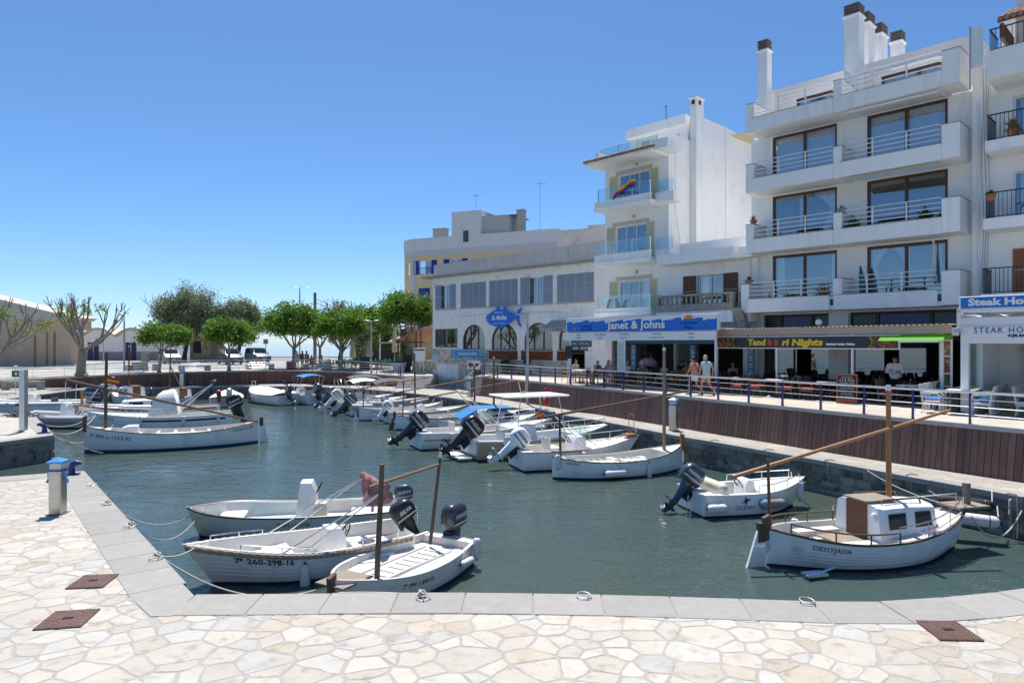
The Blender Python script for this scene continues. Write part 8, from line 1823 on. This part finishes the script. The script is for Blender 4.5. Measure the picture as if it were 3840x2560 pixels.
def person(label, loc, rz, pose, skin, top, bottom, hair, shorts=True, sleeve=.45, cap=None, voxel=.017, scale=1.0, female=False, shoes=None, group=None, long_hair=False, glasses=False, bag=None):
 P = POSE[pose]; r_ = thing('person', label, 'person', loc, rz, group); r_.scale = (scale,) * 3
 hip = P['hip']; V = Vector; pel = V((0, 0, hip)); ch = V((P['chest'][0], 0, P['chest'][1])); nk = V((P['neck'][0], 0, P['neck'][1])); hd = V((P['head'][0], 0, P['head'][1]))
 w_ = .93 if female else 1.0; body = MB()
 sh = [V((P['sh'][0], s_ * P['sh'][1] * w_, P['sh'][2])) for s_ in (1, -1)]; el = [V(p) for p in P['el']]; wr = [V(p) for p in P['wr']]; hp = [V((0, s_ * .09, hip)) for s_ in (1, -1)]; kn = [V(p) for p in P['kn']]; an = [V(p) for p in P['an']]
 sit = hip < .6
 def torso(mb, g):
  for y in (-.07, 0, .07): mb.capsule(pel + V((0, y, .02)), ch + V((0, y * 1.25, 0)), .105 + g, .115 + g, 12)
  mb.capsule(sh[0] + V((0, -.03, -.03)), sh[1] + V((0, .03, -.03)), .075 + g, .075 + g, 12)
  if female: [mb.ell(ch + V((.09, s_ * .075, -.01)), (.07 + g, .07 + g, .07 + g)) for s_ in (1, -1)]
 torso(body, -.012); body.capsule(nk + V((0, 0, -.06)), hd + V((-.02, 0, -.02)), .058, .055, 12)
 body.ell(hd, (.098, .078, .122), 16, 12); body.ell(hd + V((.03, 0, -.07)), (.06, .058, .05), 12, 8); body.capsule(hd + V((.095, 0, .01)), hd + V((.112, 0, -.025)), .012, .016, 8); [body.ell(hd + V((-.005, s_ * .08, -.01)), (.022, .012, .034), 8, 6) for s_ in (1, -1)]
 for i in (0, 1):
  s_ = (1, -1)[i]; body.capsule(sh[i], el[i], .05 * w_, .04 * w_, 10); body.capsule(el[i], wr[i], .04 * w_, .028 * w_, 10)
  f = (wr[i] - el[i]).normalized(); side = f.cross(V((0, 0, 1))); side = side.normalized() if side.length > .1 else V((1, 0, 0)); c = wr[i] + f * .06
  body.ell(c, (.035, .035, .035), 8, 6); body.capsule(wr[i], c + f * .02, .027, .03, 8)
  for k, ln in enumerate((.075, .085, .08, .065)):
   o_ = side * (k - 1.5) * .019; a = c + f * .025 + o_; m_ = a + f * ln * .55; body.capsule(a, m_, .0105, .0095, 6); body.capsule(m_, m_ + (f * .7 + V((0, 0, -.5))).normalized() * ln * .5, .0095, .008, 6)
  body.capsule(c - f * .02 + side * .03, c + f * .03 + side * .055, .012, .009, 6)
  body.capsule(hp[i], kn[i], .085, .058, 12); body.capsule(kn[i], kn[i].lerp(an[i], .35), .055, .056, 10); body.capsule(kn[i].lerp(an[i], .35), an[i], .054, .036, 10)
  fd_ = V((.15, 0, -.03)) if not (pose == 'walk' and i == 1) else V((.05, 0, -.15)); body.capsule(an[i] + V((-.03, 0, -.03)), an[i] + fd_, .04, .033, 10)
 fuse(body, skin, voxel, 'body', r_)
 t = MB(); torso(t, .012)
 for i in (0, 1): t.tube([sh[i] + (sh[i] - el[i]).normalized() * .02, sh[i], sh[i].lerp(el[i], min(1, sleeve) * .5), sh[i].lerp(el[i], min(1, sleeve))], [.05, .068, .066, .062], 12)
 if sleeve > 1:
  for i in (0, 1): t.capsule(el[i], el[i].lerp(wr[i], .85), .054, .042, 10)
 if not sit: t.tube([pel + V((0, 0, .08)), pel + V((0, 0, -.06))], [.15, .165], 14)
 fuse(t, top, voxel + .004, 'shirt', r_, 5)
 t = MB(); cut = .62 if shorts else .97
 for y in (-.06, .06): t.capsule(pel + V((0, y, 0)), pel + V((0, y, .06)), .118, .11, 12)
 for i in (0, 1):
  if shorts: t.tube([hp[i] + V((0, 0, .02)), hp[i].lerp(kn[i], .3), hp[i].lerp(kn[i], cut)], [.1, .098, .1], 12)
  else: t.tube([hp[i] + V((0, 0, .02)), hp[i].lerp(kn[i], .5), kn[i], kn[i].lerp(an[i], .5), kn[i].lerp(an[i], .93)], [.1, .088, .07, .068, .066], 12)
 fuse(t, bottom, voxel + .003, 'shorts' if shorts else 'trousers', r_, 3)
 t = MB(); t.ell(hd + V((-.018, 0, .028)), (.1, .086, .112), 14, 10)
 if long_hair: t.ell(hd + V((-.07, 0, -.06)), (.06, .085, .13), 12, 8)
 t.v = [(x, y, z) if x < hd.x + .045 or z > hd.z + .07 else (hd.x + .03, y, max(z, hd.z + .06)) for x, y, z in t.v]; t.obj('hair', hair, r_, smooth=True, angle=80)
 if cap: t = MB(); t.ell(hd + V((-.01, 0, .055)), (.108, .09, .085), 14, 8); t.prism([(hd.x + .04, -.07), (hd.x + .19, -.05), (hd.x + .2, 0), (hd.x + .19, .05), (hd.x + .04, .07)], hd.z + .05, hd.z + .065, 'z'); t.obj('cap', cap, r_, smooth=True)
 t = MB()
 if glasses: [t.box(hd.x + .085, hd.x + .1, s_ * .035 - .027, s_ * .035 + .027, hd.z - .005, hd.z + .03) for s_ in (1, -1)]; t.box(hd.x - .02, hd.x + .09, -.078, -.074, hd.z + .015, hd.z + .022); t.box(hd.x - .02, hd.x + .09, .074, .078, hd.z + .015, hd.z + .022)
 else: [t.ell(hd + V((.085, s_ * .032, .01)), (.012, .014, .009), 8, 6) for s_ in (1, -1)]
 t.box(hd.x + .08, hd.x + .094, -.022, .022, hd.z - .062, hd.z - .056); t.obj('sunglasses' if glasses else 'eyes', BLACK, r_)
 t = MB()
 for i in (0, 1):
  if pose == 'walk' and i == 1: t.obox(an[i] + V((.02, 0, -.1)), (.06, .1, .24), ry=R(12), b=.025)
  else: t.box(an[i].x - .08, an[i].x + .19, an[i].y - .05, an[i].y + .05, an[i].z - .082, an[i].z - .02, 0, .02)
 t.obj('shoes', shoes or mat('dark shoe', (.05, .045, .045), .7), r_)
 if bag: t = MB(); t.tube([sh[0] + V((-.1, -.02, .04)), ch + V((-.135, -.02, -.1)), pel + V((-.12, -.14, .1))], .012, 6); t.obj('bag_strap', BLACK, r_)
 return r_
cl = lambda n, c, **k: mat(n, c, .9, **k)
PINK = cl('salmon blouse', (.62, .26, .21)); LTBL = cl('pale blue shirt', (.50, .62, .66)); WSH = cl('white cotton', (.76, .75, .73)); BEI = cl('beige cotton', (.55, .46, .35)); DKH = mat('dark hair', (.02, .015, .012), .5); GRH = mat('grey hair', (.42, .39, .36), .7); BRH = mat('brown hair', (.10, .055, .03), .6); BLKC = cl('black cloth', (.02, .02, .022)); TEAL = cl('teal shirt', (.06, .19, .17)); OLV = cl('grey green shirt', (.16, .20, .17)); ORG = cl('orange cloth', (.55, .17, .05)); FLOR = mat('floral blouse', (.50, .40, .36), .9, col2=(.28, .06, .06), scale=14, lo=.5, hi=.56); STRP = mat('striped top', (.60, .60, .62), .9, col2=(.05, .06, .12), scale=9, stretch=(.1, .1, 5), lo=.48, hi=.52); NAVC = cl('navy cloth', (.03, .05, .11)); GPAT = mat('patterned grey shirt', (.34, .36, .34), .9, col2=(.6, .6, .56), scale=12, lo=.45, hi=.6)
walkdir = math.atan2(.888, -.46)
person('woman in a salmon blouse and white shorts strolling away along the promenade', (8.12, 30.35, Zp), walkdir + .2, 'walk', SKINS[1], PINK, WSH, DKH, True, .5, voxel=.013, female=True, scale=.98, bag=True)
person('man in a pale blue shirt and beige shorts strolling beside the woman', (8.62, 30.25, Zp), walkdir, 'walk', SKINS[0], LTBL, BEI, GRH, True, .55, voxel=.013, scale=1.02)
person('waiter in a white shirt and black cap standing with folded arms', (*XY(3356, 26.6), Zp), R(-122), 'folded', SKINS[1], WSH, BLKC, DKH, False, 1.5, cap=BLACK, voxel=.013, scale=1.03)
seats = [('man in a patterned grey shirt seated by the white canopy post', 2160, 40.2, R(-50), SKINS[1], GPAT, BEI, DKH, 'sit', {}),
 ('man in a navy shirt seated behind the first table of the blue signed restaurant', 2240, 39.6, R(-140), SKINS[1], NAVC, BEI, GRH, 'sit', {}),
 ('woman with brown hair seated left of the white haired woman', 2283, 39.3, R(-60), SKINS[0], PINK, WSH, BRH, 'sit', dict(female=True, long_hair=True)),
 ('white haired woman in a pale vest and white shorts facing the harbour', 2294, 37.6, R(-75), SKINS[2], cl('lilac vest', (.50, .46, .52)), WSH, mat('white hair', (.7, .69, .67), .7), 'sit', dict(female=True)),
 ('woman in a striped top and sunglasses seated next to the white haired woman', 2320, 38.0, R(-100), SKINS[2], STRP, WSH, mat('white hair', (.7, .69, .67), .7), 'sit', dict(female=True, glasses=True)),
 ('person in a pale blue top seated behind the map panel', 2352, 37.2, R(-150), SKINS[0], LTBL, BEI, GRH, 'sit', {}),
 ('man in a cap and grey green shirt facing the camera with bare knees', 2408, 36.0, R(-92), SKINS[0], OLV, cl('grey shorts', (.14, .14, .15)), GRH, 'sit', dict(cap=WSH, glasses=True)),
 ('man in a teal shirt seated with his back turned', 2460, 38.4, R(20), SKINS[1], TEAL, BEI, BRH, 'sit', {}),
 ('person in a floral blouse with stretched legs behind the thin mast', 2487, 35.3, R(-150), SKINS[1], FLOR, WSH, BRH, 'cross', dict(female=True)),
 ('woman in orange with sunglasses seated left of the walking couple', 2574, 35.6, R(-130), SKINS[1], ORG, BEI, BRH, 'sit', dict(female=True, glasses=True, long_hair=True)),
 ('man in dark clothes seated deep in the shade behind the woman in orange', 2558, 37.6, R(-60), SKINS[1], BLKC, BLKC, DKH, 'sit', {}),
 ('grey haired man in a black shirt seated right of the walking couple', 2674, 34.4, R(-160), SKINS[1], BLKC, BEI, GRH, 'sit', {}),
 ('woman in a floral dress seated in the curry restaurant shade', 2748, 34.3, R(-120), SKINS[1], FLOR, FLOR, BRH, 'sit', dict(female=True, long_hair=True))]
for lab, u, Y, rz, sk, tp, bt, hr, ps, kw in seats:
 x, y = XY(u, Y); person(lab, (x, y, Zp), rz, ps, sk, tp, bt, hr, True, .5, voxel=.02, group='guests of the waterfront restaurants', **kw)
 K_bis.at((x - .02 * math.cos(rz), y - .02 * math.sin(rz), Zp), rz, 'bamboo bistro armchair with a guest sitting in it', 'occupied bistro chairs')
person('waitress in a white top standing inside the blue signed restaurant', (*XY(2436, 40.5), Zp), R(-60), 'stand', SKINS[0], WSH, NAVC, BRH, False, .5, voxel=.02, female=True)
for lab, u, Y, rz, tp, bt, kw in (('man with a white cap and checked shirt standing under the broad tree', 1113, 64.5, R(-60), GPAT, BEI, dict(cap=WSH)), ('person in a brown red top standing beside the capped man', 1133, 65.5, R(60), cl('brown red cloth', (.30, .09, .06)), BEI, {}), ('person in an orange top standing under the broad tree', 1150, 64.6, R(150), ORG, ORG, {})):
 person(lab, (*XY(u, Y), Zf), rz, 'stand', SKINS[1], tp, bt, BRH, True, .5, voxel=.025, **kw)
for lab, u, Y, rz, tp in (('woman in a black top sitting on the concrete bench under the trees', 1168, 64.4, R(-90), BLKC), ('person in a grey top sitting at the left end of the far terrace', 1205, 64.8, R(-150), LTBL)):
 person(lab, (*XY(u, Y), Zf), rz, 'sit', SKINS[1], tp, BLKC, BRH, True, .5, voxel=.025)
person('person in black trousers sitting on the roof edge at the top right corner', AP(11.35, 1.9, 17.55), AX - PI / 2, 'sit', SKINS[1], BLKC, BLKC, DKH, False, .6, voxel=.018)
# ================================================================== quay fittings
RUST = mat('rust brown plate', (.115, .06, .048), .6, metal=.3, col2=(.15, .085, .07), scale=6, bump=.4, bscale=60)
def hatch(label, u, v, w_, d_, rz):
 o = thing('access_cover', label, 'cover', (*G(u, v, Zq), Zq), rz); t = MB(); t.box(-w_ / 2, w_ / 2, -d_ / 2, d_ / 2, -.01, .022, 0, .006); t.obj('plate', RUST, o)
 t = MB()
 for i in range(12):
  for j in range(12): x, y = -w_ / 2 + (i + .5) * w_ / 12, -d_ / 2 + (j + .5) * d_ / 12; t.obox((x, y, .024), (w_ / 22, .008, .006), R(45 if (i + j) % 2 else -45))
 t.obj('tread_pattern', RUST, o); t = MB(); t.box(-.06, .06, -.03, -.012, .0225, .0285); t.box(-.06, .06, .012, .03, .0225, .0285); t.obj('lift_slot', BLACK, o)
hatch('rusty square access cover beside the left coping stones', 349, 2181, .52, .58, R(8)); hatch('rusty square access cover further from the water at the left', 254, 2323, .56, .6, R(10)); hatch('rusty square access cover in the paving at the lower right', 3557, 2366, .52, .58, R(-3))
def pedestal(label, loc, rz, h_=1.25, w_=.26):
 o = thing('service_pedestal', label, 'service pedestal', loc, rz); SS = mat('brushed pedestal steel', (.50, .47, .42), .32, metal=.85, col2=(.58, .55, .50), scale=2, stretch=(1, 1, 6)); t = MB(); t.box(-w_ / 2, w_ / 2, -w_ / 2, w_ / 2, .0, h_ * .78, 0, .012); t.box(-w_ / 2 + .03, w_ / 2 - .03, -w_ / 2 - .008, -w_ / 2 + .002, .08, h_ * .74, 0, .003); t.obj('column', SS, o)
 t = MB(); t.box(-w_ / 2 - .012, w_ / 2 + .012, -w_ / 2 - .012, w_ / 2 + .012, h_ * .78, h_ * .80); t.obj('collar', BLUE, o); t = MB(); t.box(-w_ / 2 + .015, w_ / 2 - .015, -w_ / 2 + .015, w_ / 2 - .015, h_ * .801, h_ * .92); t.obj('lens', mat('milky lens', (.62, .61, .58), .5), o)
 t = MB(); a = w_ / 2 + .035; t.loft([[(-a, -a, h_ * .921), (a, -a, h_ * .921), (a, a, h_ * .921), (-a, a, h_ * .921)], [(-a, -a, h_ * .95), (a, -a, h_ * .95), (a, a, h_ * .95), (-a, a, h_ * .95)], [(-.01, -.01, h_ * 1.02), (.01, -.01, h_ * 1.02), (.01, .01, h_ * 1.02), (-.01, .01, h_ * 1.02)]]); t.obj('cap', CAPBLUE, o)
 t = MB(); t.box(-w_ / 2 - .05, w_ / 2 + .05, -w_ / 2 - .05, w_ / 2 + .05, .0, .012); t.obj('base_plate', RUST, o)
 for s_ in (-1, 1): t = MB(); t.tube([(s_ * w_ / 2, 0, h_ * .62), (s_ * (w_ / 2 + .06), 0, h_ * .62), (s_ * (w_ / 2 + .08), -.02, h_ * .56)], .03, 8); t.box(s_ * (w_ / 2 + .03) - .03, s_ * (w_ / 2 + .03) + .03, -.05, .05, h_ * .66, h_ * .74); t.obj('socket', mat('socket blue', (.12, .3, .55), .5), o)
 return o
pedestal('steel service pedestal with blue cap on the near left quay', (*G(217, 1925, Zq), Zq), R(6), 1.18, .25)
pedestal('steel service pedestal with blue cap against the leaning plank wall', (*G(2526, 1613, Zq), Zq), R(-35), 1.35, .3); pedestal('service pedestal at the end of the plank wall by the short steps', (-2.9, 47.2, Zq), R(-30), 1.35, .32); pedestal('distant service pedestal below the car park plank wall', (*XY(684, 57.9), Zq), 0, 1.45, .32)
BK = mat('cobalt bollard paint', (.012, .02, .17), .4)
def cleat(label, loc, rz, sc=1.0):
 o = thing('mooring_bollard', label, 'bollard', loc, rz); t = MB(); t.box(-.2 * sc, .2 * sc, -.12 * sc, .12 * sc, 0, .03 * sc, 0, .01); t.obj('base', BK, o); t = MB(); t.tube([(0, 0, .02 * sc), (0, 0, .2 * sc), (-.03 * sc, 0, .27 * sc), (-.12 * sc, 0, .32 * sc), (-.24 * sc, 0, .31 * sc)], [.1 * sc, .075 * sc, .085 * sc, .08 * sc, .045 * sc], 12); t.obj('horn', BK, o, smooth=True)
cleat('blue hooked bollard behind the near service pedestal', (*G(268, 1780, Zq), Zq + .01), R(200), 1.0); cleat('blue hooked bollard on the left pier corner', (*G(167, 1624, Zq), Zq + .01), R(10), 1.1); cleat('blue hooked bollard on the left pier behind the black net', (*G(78, 1541, Zq), Zq + .01), R(10), 1.1)
for lab, u, v in (('small blue bollard on the far quay beside the first mast', 290, 1455), ('small blue bollard on the far quay by the lifebuoy', 446, 1454), ('small blue bollard on the far quay left of the service pedestal', 586, 1449), ('small blue bollard on the far quay above the covered boat', 720, 1448), ('small blue bollard on the far quay under the broad tree', 963, 1444), ('small blue bollard on the far quay by the blue canopy boat', 1072, 1442)):
 cleat(lab, (*G(u, v, Zq), Zq + .01), R(30), 1.0)
def ring(label, loc, rz=0, tilt=8):
 o = thing('mooring_ring', label, 'mooring ring', loc, rz); t = MB(); t.tube([Vector((.1 * math.cos(a), .1 * math.sin(a), .035 + .1 * math.sin(a) * math.sin(R(tilt)))) for a in [k * PI / 16 for k in range(32)]], .008, 8, closed=True); t.obj('hoop', GALV, o, smooth=True); t = MB(); t.tube([(0, -.1, 0), (0, -.1, .05)], .01, 6); t.obj('eye', GALV, o)
for lab, u, v in (('steel mooring ring with a rope knot in front of the small rowing boat', 1587, 2249), ('bare steel mooring ring at the middle of the near quay edge', 2190, 2243), ('bare steel mooring ring on the near quay to the right', 3027, 2263), ('mooring ring on the left quay edge nearest the pedestal', 345, 1822), ('mooring ring on the left quay edge second from the pedestal', 400, 1893), ('mooring ring on the left quay edge third from the pedestal', 488, 1978), ('mooring ring with a big rope knot on the left quay edge', 585, 2098)): ring(lab, (*G(u, v, Zq), Zq + .012), R((u * 7) % 50))
def rope(label, p0, p1, sag, r=.011, m=None, n=18, name='mooring_rope', extra=None):
 a, b_ = Vector(p0), Vector(p1); t = MB(); t.tube([a.lerp(b_, f) + Vector((0, 0, -sag * 4 * f * (1 - f))) for f in [i / n for i in range(n + 1)]], r, 6)
 if extra:
  for q in range(3): t.tube([a + Vector((.05 * math.cos(k * 1.1 + q), .04 * math.sin(k * 1.7 + q), .03 + .03 * math.sin(k * .9 + q))) for k in range(9)], r, 5)
 tag(t.obj(name, m or ROPE_W, smooth=True), label, 'rope')
def gq(u, v): return (*G(u, v, Zq), Zq + .05)
rope('white rope from the second left ring to the flat bowed dory', gq(405, 1893), (-7.4, 16.3, .7), .45, extra=1); rope('white rope from the third left ring to the flat bowed dory', gq(492, 1976), (-7.35, 16.25, .68), .5, extra=1); rope('white rope from the big knot to the clinker launch bow', gq(590, 2095), (-5.95, 13.0, .8), .1, .013, extra=1); rope('long white rope from the left quay to the small rowing boat', gq(600, 2096), (-3.05, 11.7, .5), .42, .015)
rope('short white rope from the ring to the small rowing boat', gq(1583, 2243), (-2.9, 11.4, .45), -.02, .013, extra=1)
rope('white rope from the right quay wall to the llaut with the tall mast', (6.62, 26.4, .55), (6.3, 25.25, .75), .55, .016); rope('white rope from the right quay wall to the small speedboat', (8.95, 21.9, .5), (8.4, 19.6, .65), .45, .016); rope('heavy white rope from the right quay wall to the cabin llaut bow', (11.95, 16.0, .7), (10.4, 15.45, .7), .55, .018); rope('thin line from the quay ring to the cabin llaut foredeck', (10.2, 19.6, .98), (9.9, 15.6, .95), .1, .01)
rope('tan rope from the left pier to the long llaut bow', (*G(160, 1600, Zq), 1.0), (-17.3, 29.6, 1.1), .75, .02); rope('white rope from the pier edge to the canvas hood boat', (*G(140, 1585, Zq), 1.0), (-21.6, 35.5, 1.0), .4, .018); rope('second white rope from the pier edge to the canvas hood boat', (*G(180, 1612, Zq), 1.0), (-21.5, 35.3, .95), .5, .018); rope('rope from the pier corner dipping to the water', (*G(195, 1625, Zq), 1.0), (-16.9, 28.2, .1), .1, .02, ROPE_T)
for k, (u, v) in enumerate(((2686, 1655), (2890, 1691), (3120, 1731), (3430, 1786), (3800, 1862))):
 p = G(u, v, Zq); o = thing('mooring_spring', 'coiled mooring spring hanging on the quay wall, number of it from the far end unclear', 'mooring spring', (p[0] - .12, p[1] - .06, Zq), 0)
 o['label'] = ('coiled mooring spring on the wall beside the llaut with the tall mast', 'coiled mooring spring on the wall above the small speedboat', 'coiled mooring spring on the wall beyond the slanting yard', 'coiled mooring spring on the wall behind the cabin llaut mast', 'coiled mooring spring on the wall nearest the right picture edge')[k]
 t = MB(); t.tube([(.03 * math.cos(i * .9), .03 * math.sin(i * .9), -.05 - i * .006) for i in range(60)], .009, 5); t.tube([(.0, 0, -.4), (0, 0, -.75)], .012, 5); t.obj('coil', GALV, o, smooth=True); t = MB(); t.tube([(-.1, .1, .03), (.1, .2, .05), (.25, .12, .03)], .014, 5); t.obj('hook', WOOD_DK, o)
 t = MB(); t.tube([(.12, -.05, .0), (.13, -.07, -.5), (.12, -.06, -.95)], .01, 5); t.obj('loose_end', ROPE_W, o)
sp = thing('emergency_sign_post', 'grey square post with a green arrow sign on the left pier', 'sign', (*G(88, 1618, Zq), Zq), R(0))
t = MB(); t.box(-.11, .11, -.11, .11, .03, 2.55); t.obj('post', ALU, sp); t = MB(); t.loft([[(-.3, -.25, 0), (.3, -.25, 0), (.3, .25, 0), (-.3, .25, 0)], [(-.16, -.16, .06), (.16, -.16, .06), (.16, .16, .06), (-.16, .16, .06)]]); t.obj('foot', CONC_L, sp)
t = MB(); t.box(-.46, -.11, -.03, .0, 2.25, 2.52); t.obj('panel', mat('emergency green', (.0, .14, .05), .5), sp); t = MB(); t.prism([(-.32, 2.46), (-.25, 2.46), (-.25, 2.4), (-.2, 2.4), (-.285, 2.3), (-.37, 2.4), (-.32, 2.4)], -.036, -.031, 'y'); t.obj('arrow', WT, sp)
net = MB(); rr = random.Random(2)
for k in range(70):
 a = rr.uniform(0, 6.28); r0 = rr.uniform(0, .5); p = Vector((r0 * 1.5 * math.cos(a), r0 * .8 * math.sin(a), .02)); net.tube([p + Vector((.0, 0, .0)), p + Vector((rr.uniform(-.3, .3), rr.uniform(-.2, .2), .3 * (1 - r0 * 1.8) + .03)), p + Vector((rr.uniform(-.6, .6), rr.uniform(-.3, .3), .02))], .02, 4)
tag(net.obj('fishing_net', mat('black net', (.02, .02, .025), .9, col2=(.3, .3, .32), scale=5), loc=(*G(85, 1562, Zq), Zq)), 'heap of black and grey net on the left pier', 'net')
pc_ = thing('pushchair', 'black pushchair parked against the stone wall behind the railing', 'pushchair', MP(12.6, -1.0, Zp), MX); t = MB(); [t.lathe([(.1, -.03), (.13, -.02), (.13, .02), (.1, .03)], 12, mt=Matrix.Translation((x, y, .13)) @ Matrix.Rotation(PI / 2, 4, 'X')) for x in (-.35, .35) for y in (-.22, .22)]; t.obj('wheels', TYRE, pc_); t = MB(); [t.tube([(-.35, y, .15), (.3, y, .75), (.5, y, 1.05)], .018, 6) for y in (-.22, .22)]; t.tube([(.5, -.22, 1.05), (.5, .22, 1.05)], .02, 6); t.obj('frame', BLACK, pc_); t = MB(); t.loft([[(-.25, -.2, .4), (.2, -.2, .45), (.35, -.2, .9)], [(-.25, .2, .4), (.2, .2, .45), (.35, .2, .9)]], closed=False, caps=False); t.ell((.2, 0, .95), (.28, .22, .2), 12, 8); t.obj('hood', BLKC, pc_)
ub = thing('pushchair', 'pushchair with a pink and grey sun hood among the guests', 'pushchair', AP(-6.3, .3, Zp), AX); t = MB(); t.ell((0, 0, 1.15), (.55, .4, .35), 14, 8); t.v = [(x, y, max(z, 1.05)) for x, y, z in t.v]; t.obj('hood', mat('pink hood', (.55, .25, .36), .8, col2=(.25, .32, .30), scale=1.2, lo=.48, hi=.52), ub); t = MB(); t.box(-.3, .3, -.25, .25, .4, 1.0, 0, .1); t.obj('seat', BLKC, ub); t = MB(); [t.cyl((x, -.25, .12), (x, .25, .12), .12, .12, 12) for x in (-.3, .3)]; t.obj('wheels', TYRE, ub)
bpy.data.scenes.remove(TS)
